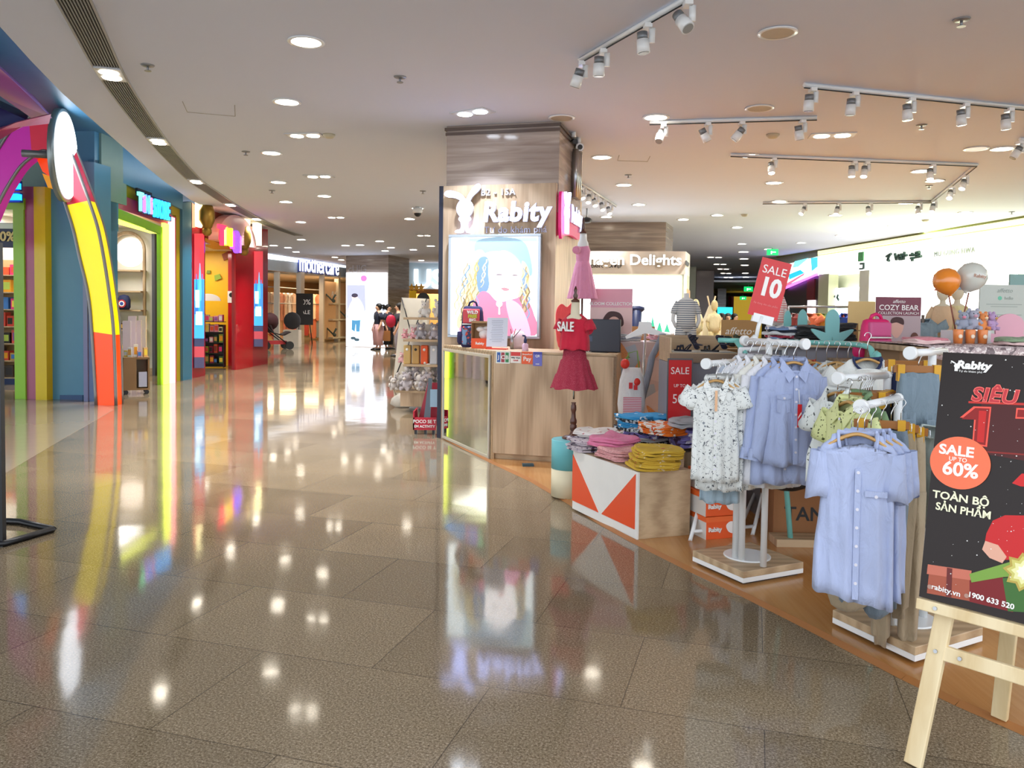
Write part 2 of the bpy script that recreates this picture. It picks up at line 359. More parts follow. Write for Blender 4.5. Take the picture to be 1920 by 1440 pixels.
# curved slot grille in the ceiling, with its lamps
gpx = [(118, -40), (139, 0), (170, 62), (207, 135), (250, 200), (297, 263), (332, 303), (367, 338), (400, 361), (432, 382), (480, 409), (520, 427), (560, 441)]
gp = spline([fl(px, py, HC) for px, py in gpx], 5)
def strip(P, w, z0, z1, mb=None, off=0.0):
    mb = mb or MB(); L = []
    for i, p in enumerate(P):
        t = (P[min(i+1, len(P)-1)]-P[max(i-1, 0)]).normalized(); n = V((t.y, -t.x, 0)); L.append((p+n*(off-w/2), p+n*(off+w/2)))
    for i in range(len(P)-1):
        a, b = L[i]; c, d = L[i+1]
        mb.add([(a.x, a.y, z0), (b.x, b.y, z0), (d.x, d.y, z0), (c.x, c.y, z0), (a.x, a.y, z1), (b.x, b.y, z1), (d.x, d.y, z1), (c.x, c.y, z1)],
               [(3, 2, 1, 0), (4, 5, 6, 7), (0, 1, 5, 4), (1, 2, 6, 5), (2, 3, 7, 6), (3, 0, 4, 7)])
    return mb
g = thing('ceiling_grille', 'long curved slotted air grille in the ceiling along the shopfronts', 'grille', (gp[0].x, gp[0].y, HC-.02))
put('backing', strip(gp, .2, HC-.006, HC-.002), mat('grille_shadow_black', '#1a1a1a', .8), g)
put('rim', strip(gp, .014, HC-.02, HC-.001, strip(gp, .014, HC-.02, HC-.001, off=-.107), off=.107), mat('grille_rim_grey', '#a7a8a8', .5), g)
sl = MB()
for k in range(9): strip(gp, .009, HC-.014, HC-.006, sl, -.084+.021*k)
put('slat', sl, mat('grille_slat_grey', '#8f9496', .5), g)
# ---------------- downlights ----------------
def downlight(px, py, r=.11, lit=True, power=16, label='', group=None, col=(1, .98, .95), kind='round', cool=False):
    p = fl(px, py, HC)
    t = thing('downlight', label, 'ceiling light', (p.x, p.y, HC-.02), 0, group)
    far = p.y > 26
    if kind == 'round':
        ring_ = put('trim_ring', MB(frame(p)).lathe([(r*1.0, -.002), (r*1.25, -.004), (r*1.25, -.012), (r*1.0, -.012)], n=12 if far else 24, cap=False), WMET, t)
        put('diffuser' if lit else 'recess', MB(frame(p)).lathe([(r, -.004), (r, -.011)], n=12 if far else 24), (LAMPC if cool else LAMP) if lit else mat('unlit_lens', '#b8b0a0', .4), ring_)
    else:
        M = frame(p, kind)
        hs_ = put('housing', MB(M).cbox((0, 0, -.006), (r*5.0, r*2.6, .012)), mat('lamp_housing', '#caccd0', .4), t)
        for s in (-1, 1): put('diffuser', MB(M).lathe([(r*.85, -.013), (r*.85, -.018)], (s*r*1.15, 0, 0), n=16), LAMPC if cool else LAMP, hs_)
    if lit and power and p.y < 40:
        l = bpy.data.lights.new('bulb', 'AREA'); l.shape = 'DISK'; l.size = r*1.8; l.energy = power*LP; l.color = col; l.spread = radians(95)
        o = bpy.data.objects.new('bulb', l); COL.objects.link(o); o.location = (p.x, p.y, HC-.03)
    return t
LP = 1.0
G1 = 'round downlights over the walkway'
for px, py, lb in [(574, 77, 'nearest and largest round lit downlight over the walkway'), (538, 190, 'second round lit downlight over the walkway, between the nearest one and the paired lamp'),
                   (509, 286, 'lit round downlight left of and just beyond the first paired ceiling lamp'), (522, 341, 'lit round downlight left of the second paired ceiling lamp'),
                   (536, 378, 'lit round downlight just beyond the one beside the second paired lamp'), (608, 367, 'lit round downlight beyond and right of the second paired lamp'),
                   (564, 416, 'lit round downlight left of the third paired lamp'), (783, 390, 'lit round downlight beside the white dome camera'), (768, 410, 'lit round downlight just beyond the dome camera')]:
    downlight(px, py, label=lb, group=G1, power=20)
for i, (px, py) in enumerate([(565, 449), (513, 460), (540, 464), (555, 472), (648, 460), (675, 459), (712, 452), (733, 464), (722, 470), (775, 468), (808, 461), (640, 487), (628, 482), (765, 500), (790, 488)]):
    downlight(px, py, .12, power=26 if i % 2 == 0 else 0, label='small far round downlight at the walkway end', group='far downlights at the end of the walkway')
for px, py, a, lb in [(886, 210, .62, 'bright cool twin lamp in a square frame above the illuminated rabbit sign'), ]:
    downlight(px, py, .085, label=lb, kind=-a, cool=True, power=25, col=(.7, .8, 1))
for px, py, lb in [(572, 253, 'nearest twin downlight over the walkway, beside a smoke detector'), (598, 330, 'second twin downlight over the walkway'), (630, 407, 'third twin downlight over the walkway, small'),
                   (795, 441, 'small twin downlight left of the black-edged wood board')]:
    downlight(px, py, .085, label=lb, kind=-.15, group='twin downlights over the walkway')
for px, py, lb, lit in [(1458, 60, 'nearest unlit round downlight above the clothes racks', 0), (1424, 202, 'unlit round downlight between the two short spotlight tracks', 0), (1053, 220, 'unlit round fitting in front of the pillar top', 0),
                        (1230, 219, 'round lit downlight at the left end of the middle spotlight track', 1), (1128, 294, 'lit round downlight just right of the pillar with the cameras', 1),
                        (1170, 346, 'lit round downlight right of the five-spot track', 1), (1198, 383, 'lit round downlight beyond the five-spot track end', 1), (1404, 291, 'lit round downlight at the left end of the long far track', 1),
                        (1451, 342, 'lit round downlight below the pear-shaped bulb on the far track', 1), (1880, 278, 'large lit round downlight near the right edge, beside the single spot', 1), (1830, 278, 'unlit beige round fitting near the right edge', 0),
                        (1727, 320, 'lit round downlight hugging the right end of the far track', 1), (1753, 338, 'lit round downlight just inside the corner of the far track', 1)]:
    downlight(px, py, lit=bool(lit), label=lb, power=16)
for i, (px, py) in enumerate([(1137, 406), (1281, 411), (1345, 403), (1382, 426), (1461, 377), (1566, 403), (1698, 380), (1810, 398), (1676, 423), (1577, 441), (1502, 455), (1391, 457), (1440, 467)]):
    downlight(px, py, .11, power=18, label='far lit round downlight before the white shop fascia', group='far downlights over the right half')
for i, y in enumerate([472, 485, 497, 512, 519.5, 527, 534, 539]):
    downlight(1394+i*1.1, y, .15, power=0, label='tiny lit downlight in the receding row over the far right corridor', group='row of downlights over the far corridor')
for i, (px, py) in enumerate([(1350, 495), (1356, 504), (1361, 512), (1366, 520), (1340, 482)]):
    downlight(px, py, .12, power=0, label='tiny twin lamp left of the downlight row over the far corridor', kind=0, group='far twin lamps over the corridor')
downlight(1560, 253, .095, label='square-framed lamp with one lit bulb beyond the middle spotlight track', kind=-.2)
for i, (px, py) in enumerate([(207, 135), (297, 262), (368, 338), (432, 382), (481, 409)]):
    p = fl(px, py, HC)
    t = thing('grille_lamp', ['nearest twin lamp set into the curved ceiling grille', 'second twin lamp in the curved ceiling grille', 'third lamp in the curved ceiling grille', 'fourth lamp in the curved ceiling grille', 'farthest lamp in the curved ceiling grille'][i], 'ceiling light', (p.x, p.y, HC-.04), 0, 'lamps in the curved grille')
    k = min(range(len(gp)), key=lambda q: (gp[q]-p).length); d = gp[min(k+1, len(gp)-1)]-gp[max(k-1, 0)]; M = frame(p, math.atan2(d.y, d.x))
    put('housing', MB(M).cbox((0, 0, -.018), (.38, .21, .02)), mat('lamp_housing', '#caccd0', .4), t)
    for s in (-1, 1): put('diffuser', MB(M).lathe([(.075, -.03), (.075, -.034)], (s*.08, 0, 0), n=16), LAMP, t)
    l = bpy.data.lights.new('bulb', 'AREA'); l.shape = 'DISK'; l.size = .15; l.energy = 20*LP; l.color = (1, .98, .95); l.spread = radians(95); o = bpy.data.objects.new('bulb', l); COL.objects.link(o); o.location = (p.x, p.y, HC-.05)
# ---------------- sprinklers, detectors ----------------
GREYM = mat('dull_grey_metal', '#8e9194', .4, metal=.6)
spr = None
for i, (px, py, lb) in enumerate([(277, 122, 'sprinkler head right of the curved grille, nearest the shopfronts'), (750, 144, 'sprinkler head left of the cool twin lamp'), (1803, 36, 'sprinkler head near the top right corner'),
        (1728, 234, 'sprinkler head under the right spotlight track'), (461, 284, 'sprinkler head left of the walkway downlights'), (510, 357, 'sprinkler head among the walkway downlights'), (1178, 328, 'sprinkler head right of the pillar'),
        (793, 358, 'sprinkler head left of the black-edged board'), (1742, 348, 'sprinkler head beside the far track corner'), (1897, 397, 'sprinkler head above the white shop fascia')]):
    p = fl(px, py, HC)
    if spr is None:
        spr = thing('sprinkler', lb, 'sprinkler', (p.x, p.y, HC), 0, 'ceiling sprinklers'); M = frame((p.x, p.y, HC))
        put('rosette', MB(M).lathe([(.055, 0), (.05, -.008), (.02, -.014)]), GREYM, spr)
        put('nozzle', MB(M).cyl((0, 0, -.01), (0, 0, -.045), .009).cyl((0, 0, -.045), (0, 0, -.05), .028), GREYM, spr)
    else: dup(spr, (p.x, p.y, HC), label=lb)
for px, py, lb in [(617, 252, 'smoke detector beside the nearest twin downlight'), (1449, 240+12, 'smoke detector beneath the right end of the middle track'), (1735, 412, 'smoke detector before the white shop fascia'), (1396, 402, 'small smoke detector in the far ceiling right of centre')]:
    p = fl(px, py, HC)
    t = thing('smoke_detector', lb, 'smoke detector', (p.x, p.y, HC-.04)); M = frame((p.x, p.y, HC))
    put('housing', MB(M).lathe([(.07, 0), (.07, -.015), (.045, -.04), (.02, -.045)]), mat('beige_plastic', '#bcb49c', .5), t)
# access hatches: fine joint lines in the ceiling
for nm, q in (('trim_3', [(342, 190), (351, 210), (441, 218), (440, 197)]), ('trim_4', [(1161, 291), (1158, 301), (1214, 303), (1219, 293)])):
    mb = MB()
    for a, b in zip(q[:-1], q[1:]): mb.cyl(fl(*a, HC-.001), fl(*b, HC-.001), .0035, n=4)
    struct(nm, mb, mat('hatch_joint', '#9a9a9a', .8))
# ================= left shopfronts =================
def vpan(pl, L, R, th, mb=None, zb=(0, 0), off=0.0):
    """upright panel on a wall plane between two base points; each = (px, y_base, y_top)"""
    mb = mb or MB(); P = []
    for (px, yb, yt), z0 in ((L, zb[0]), (R, zb[1])):
        a = pl.pt(px, yb, off); t = pl.pt(px, yt, off); P.append((V((a.x, a.y, z0)), V((a.x, a.y, t.z))))
    return mb.slab([P[0][0], P[1][0], P[1][1], P[0][1]], -pl.n*th)
def qpan(pl, pts, th, mb=None, off=0.0):
    mb = mb or MB(); return mb.slab([pl.pt(px, py, off) for px, py in pts], -pl.n*th)
GREENP = mat('lime_green_panel', '#8cc818', .3); PINKP = mat('rose_panel', '#b05a78', .3); YELP = mat('yellow_panel', '#e0c400', .3); OLIVE = mat('olive_yellow_panel', '#b4a018', .35)
NEONY = glow('yellow_neon', '#f2ff50', 2.6); NEONP = glow('pink_neon', '#ff9aa0', 2.2)
PA = Plane(fl(28, 748), fl(178, 752))
sh = thing('shop_entrance_frame', 'nested lime, rose and yellow doorway frame of the first toy shop', 'doorway frame', fl(55, 749))
g_ = vpan(PA, (28, 748, 372), (48, 748, 372), .5); qpan(PA, [(-120, 370), (45, 372), (45, 393), (-120, 392)], .5, g_, .002)
put('green_frame', g_, GREENP, sh)
g_ = vpan(PA, (48, 749, 350), (67, 749, 350), .45, off=-.03); qpan(PA, [(-120, 346), (60, 350), (60, 373), (-120, 372)], .45, g_, -.03)
put('rose_frame', g_, PINKP, sh)
g_ = vpan(PA, (67, 750, 350), (88, 750, 350), .5, off=.03); put('yellow_post', g_, YELP, sh)
struct('wall_left', vpan(PA, (88, 750, 296), (180, 752, 304), .4, off=-.1), TEAL)
kb = vpan(PA, (112, 750, 741), (155, 750, 741), .02, off=-.08); struct('baseboard_left', kb, mat('navy_kick_plate', '#1d4a78', .4))
struct('wall_left_1', MB().box((-8.6, 12.4, 3.05), (-6.35, 13.2, 4.05)), mat('grey_teal_soffit', '#7d9a8c', .5))
# blue E at the left edge
t = thing('sign_letter', 'glowing blue block letter E over the lime doorway frame', 'sign', PA.pt(20, 372, .2))
M = wallM(PA.pt(20, 352, .25), PA.t if PA.t.x > 0 else -PA.t, PA.n)
text('E', .52, M, glow('sign_blue_glow', '#20a8ff', 1.6), t, 'letter', ext=.05, bold=.02)
text('E', .56, wallM(PA.pt(20, 352, .2), PA.t if PA.t.x > 0 else -PA.t, PA.n), mat('sign_navy', '#123a9a', .4), t, 'backing', ext=.03, bold=.045)
# first toy shop interior
IW = mat('shop_interior_white', '#e8e4da', .6)
struct('wall_left_shop', MB().box((-14, 15.5, 0), (-8.2, 15.6, 3.0)), IW)
0 and struct('wall_left_shop_side', MB().box((-8.3, 12.6, 0), (-8.2, 15.5, 3.0)), mat('shop_white_side', '#dcd6c8', .6))
area('shop_light', (-9.5, 13.6, 2.95), 1.6, 60, (1, .95, .85))
rk = thing('toy_shelf', 'tall toy shelf seen left of the lime doorway frame', 'shelf', (-9.2, 14.2, 0))
put('back_panel', MB().box((-10.2, 14.4, 0), (-8.6, 14.43, 2.2)), mat('shelf_back_tan', '#c8a878', .6), rk)
for k in range(7): put('shelf_board', MB().box((-10.2, 14.0, .1+.3*k), (-8.6, 14.4, .12+.3*k)), OAK, rk)
put('plinth', MB().box((-10.2, 13.98, 0), (-8.6, 14.42, .1)), mat('navy_plinth', '#1c3466', .5), rk)
TOYC = ['#e02a7a', '#f2a81e', '#1f1f24', '#e8ecef', '#f05a2a', '#b7cf5a', '#3f7ecf', '#7a3a26', '#c9a050', '#d8463a', '#8e4fa0', '#f3d94a']
def boxes(root_n, lab, cat, spots, group, bevel=.004):
    for i, (x, y, z, w, d, h, c, rz) in enumerate(spots):
        mb = MB(frame((x, y, z), rz)).box((-w/2, -d/2, 0), (w/2, d/2, h)); mb.k = 1
        mb.box((-w*.38, -d/2-.002, h*.2), (w*.38, -d/2, h*.8))
        o = put(root_n, mb, [mat('pack_'+c, c, .4), mat('pack_'+TOYC[(i*5+3) % 12], TOYC[(i*5+3) % 12], .4)], bevel=bevel)
        tag(o, lab, cat, group)
sp = []
for k in range(7):
    x = -9.95
    while x < -8.8:
        w = random.uniform(.1, .2); sp.append((x+w/2, 14.15, .12+.3*k, w*.9, .15, random.uniform(.12, .25), random.choice(TOYC[2:4]+TOYC) if k > 3 else random.choice(['#3a2c22', '#1f1f24', '#c9a050', '#d8463a']), random.uniform(-.15, .15))); x += w+.01
boxes('toy_box', 'small packaged toy beyond the lime doorway', 'toy', sp, 'toys on the shelf behind the lime frame')
t = thing('discount_sign', 'navy hanging sign with a gold 30% beside the lime doorway frame', 'sign', at(10, 455, 12.6))
M = wallM(at(6, 440, 12.4), (1, 0, 0), (0, -1, 0))
put('board', MB(M).box((-.25, -.2, -.02), (.22, .18, 0)), mat('navy_board', '#141e46', .4), t)
text('30%', .2, wallM(at(8, 444, 12.36), (1, 0, 0), (0, -1, 0)), mat('gold_lettering', '#f4d08a', .4), t, bold=.006)
put('stripe', MB(wallM(at(6, 424, 12.36), (1, 0, 0), (0, -1, 0))).box((-.2, -.04, -.0), (.18, .04, .01)), PRINTW, t)
# ---------------- rainbow arches ----------------
PR = Plane(fl(199, 760), fl(199, 760)+V((-1, -.06, 0)))
def arch(nm, lab, outer, inner, cols, thick, off, trimw=True):
    # outer / inner: matching pixel polylines from the foot over the top; cols: [(index_to, material)]
    t = thing(nm, lab, 'arch', PR.pt(*inner[0], off))
    O = [PR.pt(px, py, off) for px, py in outer]; I = [PR.pt(px, py, off) for px, py in inner]
    O = spline(O, 5); I = spline(I, 5); d = -PR.n*thick; j = 0; 
    for hi, nmx, m in cols:
        mb = MB(); hi = min(hi*5, len(O)-1); R = [[O[i], I[i], I[i]+d, O[i]+d] for i in range(j, hi+1)]
        mb.rings(R, True, True, False); put(nmx, mb, m, t); j = hi
    tr = MB()
    for L in (O, I): tr.tube([p+PR.n*.01 for p in L], .022, 6)
    tr.tube([p+d for p in O], .018, 6)
    put('edge_trim', tr, mat('trim_grey', '#8a8784', .4, metal=.5), t); return t
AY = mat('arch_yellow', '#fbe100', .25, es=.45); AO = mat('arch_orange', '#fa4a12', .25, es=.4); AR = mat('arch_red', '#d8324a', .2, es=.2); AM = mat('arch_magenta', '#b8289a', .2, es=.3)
outer = [(218, 760), (214, 628), (205, 547), (194, 477), (183, 424), (167, 376), (153, 338), (135, 290), (112, 240), (83, 216), (54, 221), (25, 241), (0, 276), (-40, 345), (-90, 450)]
inner = [(181, 760), (173, 622), (166, 552), (150, 483), (138, 430), (124, 385), (110, 342), (101, 310), (92, 288), (80, 283), (60, 295), (40, 312), (22, 338), (0, 378), (-30, 450)]
a1 = arch('rainbow_arch', 'giant rainbow-coloured entrance arch with a round sign, orange foot and yellow leg', outer, inner,
          [(1, 'orange_band', AO), (5, 'yellow_band', AY), (10, 'red_band', AR), (14, 'magenta_band', AM)], .2, 0)
put('inner_panel', MB().slab([PR.pt(66, 292, -.15), PR.pt(96, 282, -.15), PR.pt(112, 330, -.15), PR.pt(98, 334, -.15), PR.pt(80, 322, -.15)], -PR.n*.3), AO, a1, label='orange-red inner panel')
put('inner_panel', MB().slab([PR.pt(79, 325, -.15), PR.pt(93, 331, -.15), PR.pt(100, 352, -.15), PR.pt(90, 352, -.15)], -PR.n*.2), mat('arch_gold', '#f0a010', .25, es=.3), a1, label='gold inner panel')
tag(put('arch_post', vpan(PA, (157, 752, 440), (165, 752, 440), .05, off=.05), mat('post_lilac', '#7a86b0', .4)), 'slim lilac post between the blue wall and the arch foot', 'post')
tag(put('arch_post', vpan(PA, (168, 752, 440), (177, 752, 440), .05, off=.05), mat('arch_slate_blue', '#4a6ea0', .3)), 'slim slate-blue post hard by the arch foot', 'post')
# round sign in profile
c = PR.pt(120, 292, .3)
t = thing('round_sign', 'glowing white round sign seen edge-on at the crown of the rainbow arch', 'sign', c)
dn = V((.962, .272, 0)).normalized(); q = V((0, 0, 1)).rotation_difference(dn).to_matrix().to_4x4()
M = Matrix.Translation(c) @ q
R_ = 85/1500*c.y
put('drum', MB(M).lathe([(R_, -.05), (R_, .03)], n=48), mat('sign_rim_grey', '#8e9896', .3, metal=.5), t)
put('face', MB(M).lathe([(R_*.93, .03), (R_*.93, .04)], n=48), glow('sign_face_white', '#f4f8ff', 3.2), t)
put('bracket', MB().cyl(c-dn*.1, c-dn*.5, .05), mat('trim_grey', '#8a8784', .4, metal=.5), t)
mk = MB(M)
for k, (x, y, w, h) in enumerate([(-.1, .08, .06, .02), (.02, .1, .03, .03), (-.04, -.02, .1, .02), (.08, -.06, .05, .02), (.0, -.14, .04, .02)]): mk.box((x-w/2, y-h/2, .041), (x+w/2, y+h/2, .043))
put('mark', mk, mat('sign_grey_mark', '#7a7f90', .5), t)
# dark decoration panels above the arch
mb = MB().slab([at(-60, 175, 8.6), at(52, 226, 9.4), at(20, 238, 9.0), at(-60, 262, 8.4)], (-.3, .5, .2)); tag(put('canopy_panel', mb, mat('navy_canopy', '#231c52', .35)), 'dark navy canopy panel above the magenta side of the arch', 'panel')
mb = MB().slab([at(-60, 92, 7.6), at(0, 128, 8.0), at(70, 190, 9.4), at(98, 222, 10), at(60, 222, 9.6), at(0, 180, 8.6), at(-60, 140, 8)], (-.2, .3, .12)); tag(put('canopy_panel', mb, mat('purple_canopy', '#9a4f98', .3)), 'curved purple to red canopy panel just above the navy one', 'panel')
mb = MB().slab([at(-60, 258, 7.4), at(0, 243, 7.9), at(30, 230, 8.4), at(96, 214, 9.4), at(92, 232, 9.4), at(40, 238, 8.6), at(0, 262, 7.9), at(-60, 300, 7.4)], (-.25, .4, .1)); tag(put('canopy_panel', mb, mat('crimson_canopy', '#b82a50', .3)), 'crimson curved panel behind the crown of the rainbow arch', 'panel')
# ---------------- second toy shop (teal portal) ----------------
PB = Plane(fl(180, 744), fl(358, 711))
struct('wall_left_2', vpan(PB, (180, 744, 300), (222, 736, 310), .1), TEALD)
struct('wall_left_3', vpan(PB, (343, 713, 380), (360, 711, 378), .1), TEALD)
b_ = MB()
zt = 4.05
for x0, x1, y0, y1 in ((222, 343, 339, 393),):
    A = PB.pt(x0, y0); B = PB.pt(x1, y1); b_.slab([A, B, V((B.x, B.y, zt)), V((A.x, A.y, zt))], -PB.n*.35)
struct('wall_left_4', b_, TEAL)
b_ = MB(); A = PB.pt(178, 400); B = PB.pt(222, 400); b_.slab([V((A.x, A.y, 2.6)), V((B.x, B.y, 2.6)), V((B.x, B.y, zt)), V((A.x, A.y, zt))], -PB.n*.34); struct('wall_left_5', b_, TEAL)
fr = thing('shop_entrance_frame', 'nested olive, pink and green doorway frame with neon strips of the second toy shop', 'doorway frame', fl(322, 716))
def nest(nm, m, x0, x1, yb, yl0, yl1, yr0, off=0, th=.06):
    # post x0..x1 on the right, lintel from (222,yl0..yl1) to the post
    mb = vpan(PB, (x0, yb, yr0), (x1, yb-1, yr0+3), th, off=off); 
    qpan(PB, [(222, yl0), (x1, yr0+2), (x1-3, yr0+ (yl1-yl0)*.75), (222, yl1)], th, mb, off); return put(nm, mb, m, fr)
nest('olive_frame', OLIVE, 331, 343, 713, 339, 363, 390, -.05)
nest('pink_frame', mat('pink_panel', '#c0546e', .3), 319, 331, 714, 363, 391, 406, -.02)
nest('green_frame', GREENP, 301, 310, 717, 391, 410, 426, 0)
put('yellow_neon', vpan(PB, (309, 716, 418), (318, 715, 421), .05, off=.03), NEONY, fr)
put('pink_neon', vpan(PB, (321, 715, 406), (329, 714, 409), .05, off=.03), NEONP, fr)
put('green_edge_light', qpan(PB, [(222, 410), (304, 434), (304, 438), (222, 414)], .2, None, -.02), NEONY, fr)
t = thing('shop_sign', 'multicoloured glowing block letters on the teal shopfront', 'sign', PB.pt(290, 410, .1))
tb = V((0, 1, 0)) if PB.t.y > 0 else -PB.t; tb = PB.t if PB.t.y > 0 else -PB.t
def tat(px, py, s, size, col, st, nm, off=.12, **k):
    M = wallM(PB.pt(px, py, off), tb, PB.n); text(s, size, M, mat(nm+'_b', '#1a2a6a', .4, var=0), t, 'backing', ext=.03, bold=.03, **k)
    M = wallM(PB.pt(px, py, off+.04), tb, PB.n); text(s, size, M, glow(nm, col, st), t, 'letter', ext=.02, bold=.012, **k)
tat(263.5, 380, 'T', .42, '#7affc0', 1.3, 'letter_mint', sx=.6); tat(270, 383, 'i', .4, '#d070ff', 1.3, 'letter_violet', sx=.8); tat(276, 385, 'N', .42, '#60a8ff', 1.4, 'letter_blue', sx=.5); tat(283, 387, 'i', .4, '#ff8ad0', 1.3, 'letter_pink', sx=.8)
tat(303, 395, 'STORE', .42, '#30b4ff', 1.6, 'letter_azure', sx=.46)
put('backing_board', qpan(PB, [(258, 352), (285, 362), (285, 372), (258, 362)], .04, None, .1), PRINTK, t)
# inside it
struct('wall_left_6', MB().box((-9.2, 16.4, 0), (-6.45, 16.5, 3.4)), mat('shop_interior_white', '#e8e4da', .6))
struct('wall_left_7', MB().box((-9.3, 13.3, 0), (-9.2, 16.4, 3.4)), IW)
struct('ceiling_shop', MB().box((-9.2, 13.2, 3.0), (-6.5, 16.4, 3.04)), IW)
struct('baseboard_left_1', MB().box((-9.2, 16.36, 0), (-6.5, 16.4, .14)), OAKH)
area('shop_light', (-7.9, 14.8, 2.97), 1.5, 45, (1, .97, .92))
pz = at(300, 560, 16.3)
tag(put('door_track', MB().box((pz.x-.12, 16.2, 0), (pz.x-.06, 16.38, 2.9)), mat('dark_door_profile', '#3a3a3e', .4)), 'dark upright sliding-door profile beside the green neon post', 'door frame')
sf = thing('arched_shelf', 'oak-edged shelf with a round arched top built against the white wall in the second shop', 'shelf', at(237, 690, 16.2))
cx = at(237, 500, 16.2); zt0 = cx.z+.15
pth = [(cx.x+.34, 16.25, .4)]+[(cx.x+.34*cos(a), 16.25, zt0+.34*sin(a)+.2) for a in [pi*k/12 for k in range(13)]]+[(cx.x-.34, 16.25, .4)]
put('frame', MB().tube(pth, .035, 8), OAK, sf)
for z in (.5, .9, 1.3, 1.68, 2.1): put('shelf_board', MB().box((cx.x-.33, 16.1, z), (cx.x+.33, 16.38, z+.03)), OAKH, sf)
put('niche_light', MB().flat([(0, 0)]*0) if 0 else MB(wallM((cx.x, 16.37, zt0+.1), (1, 0, 0), (0, -1, 0))).flat(ell(0, .05, .3, .3, 24), 0), glow('niche_glow', '#fff0e0', 1.3), sf)
bp = thing('backpack', 'navy school backpack with a red, white and blue round badge on the arched shelf', 'backpack', (cx.x+.02, 16.1, 1.33))
put('body', MB(frame((cx.x+.02, 16.05, 1.33))).lathe([(.1, 0), (.13, .05), (.13, .2), (.09, .28), (.02, .3)], n=16, sy=.6), mat('navy_cloth', '#1a2450', .7), bp)
put('badge', MB(wallM((cx.x+.02, 15.965, 1.45), (1, 0, 0), (0, -1, 0))).lathe([(.08, 0), (.08, .01)]), mat('badge_red', '#b01e2c', .4), bp)
put('badge_ring', MB(wallM((cx.x+.02, 15.965, 1.45), (1, 0, 0), (0, -1, 0))).lathe([(.055, .01), (.055, .014)]), PRINTW, bp)
put('badge_centre', MB(wallM((cx.x+.02, 15.965, 1.45), (1, 0, 0), (0, -1, 0))).lathe([(.035, .014), (.035, .018)]), mat('badge_blue', '#2a4aa0', .4), bp)
boxes('shop_goods', 'dark boxed goods on the lower boards of the arched shelf', 'box', [(cx.x-.2+.14*k, 16.2, .93, .12, .1, .13, c, 0) for k, c in enumerate(['#2a2430', '#4a2a30', '#1f1f24'])]+[(cx.x-.2+.14*k, 16.2, .53, .12, .1, .09, c, 0) for k, c in enumerate(['#c05a6a', '#d8b0a0', '#c8a0b0'])], 'goods on the arched shelf')
# display stand in the doorway
p = fl(255, 738); M = frame((p.x, p.y, 0), .5)
ds = thing('display_stand', 'low brown display cabinet on castors in the teal doorway', 'display cabinet', (p.x, p.y, 0))
put('cabinet', MB(M).box((-.19, -.16, .07), (.19, .16, .1)).box((-.19, -.16, .1), (-.165, .16, .58)).box((.165, -.16, .1), (.19, .16, .58)).box((-.19, -.16, .56), (.19, .16, .59)).box((-.165, -.16, .1), (-.0, -.14, .56)).box((-.165, .14, .1), (.165, .16, .56)), mat('brown_laminate', '#8a6c42', .4), ds)
for sx in (-1, 1):
    for sy in (-1, 1): put('castor', MB(M).cyl((sx*.15, sy*.12-.01, .035), (sx*.15, sy*.12+.01, .035), .034), BLACK, ds)
put('price_card', MB(M).box((.03, -.165, .12), (.15, -.16, .36)), mat('card_bluegrey', '#b8c0d8', .4), ds)
CY = ['#e8c840', '#d8e0e4', '#f4eee0', '#caa0b8', '#e0b070', '#a8b8c8']
boxes('toy_packet', 'small bright toy packet on top of the brown display cabinet', 'toy', [(p.x-.15+.075*k, p.y-.04*(k % 2), .592, .06, .05, .1+.05*((k*7) % 3), CY[k], .2*k) for k in range(5)], 'toy packets on the brown display cabinet')
for k in range(4):
    q = fl(238+k*7, 742); q = V((-6.55-.05*k, 13.6+.3*k, 0))
    tb_ = put('boxed_toy', MB(frame((q.x, q.y, .0), .3)).box((-.06, -.06, 0), (.06, .06, 1.15+.08*(k % 2))), mat('clear_pack_pinkwhite', '#d8c8d4', .2)); tag(tb_, 'tall pale packaging column of stacked toy boxes in the teal doorway', 'box', 'tall packs in the teal doorway')
# ---------------- red shop ----------------
PC = Plane(fl(361, 709), fl(502, 682))
REDG = mat('glossy_red_panel', '#c01826', .15, coat=.5); REDD = mat('glossy_dark_red_panel', '#a01a30', .15, coat=.5)
struct('wall_left_8', vpan(PC, (361, 709, 380), (385, 704, 400), .08), REDD)
struct('wall_left_9', vpan(PC, (441, 693, 420), (502, 682, 430), .08), REDD)
rp = vpan(PC, (442, 693, 472), (474, 687, 476), .03, off=.02); tag(put('door_panel', rp, REDG), 'plain glossy red panel between the sign and the second castle poster', 'panel')
b_ = MB(); A = PC.pt(385, 446); B = PC.pt(442, 468); b_.slab([A, B, V((B.x, B.y, 3.5)), V((A.x, A.y, 3.5))], -PC.n*.5); struct('wall_left_10', b_, mat('warm_red_lintel', '#b8402a', .35))
pm = glow('mural_yellow_lit', '#f6c41c', .55)
mw = MB(); A = at(372, 560, 19.3); B = at(429, 560, 19.3); struct('wall_left_11', MB().box((A.x-.6, 19.3, 0), (B.x, 19.4, 3.5)), mat('mural_yellow', '#f2bc14', .4))
struct('wall_left_12', MB().box((B.x, 19.25, 0), (B.x+.45, 19.4, 3.5)), REDG)
struct('ceiling_shop_1', MB().box((-9.5, 16.6, 2.75), (-6.5, 19.3, 2.8)), IW)
area('shop_light', (-7.6, 18.0, 2.72), 1.2, 40, (1, .93, .8))
art = thing('mural_shapes', 'tumbling block shapes painted on the yellow mural in the red shop', 'mural', at(405, 640, 19.28))
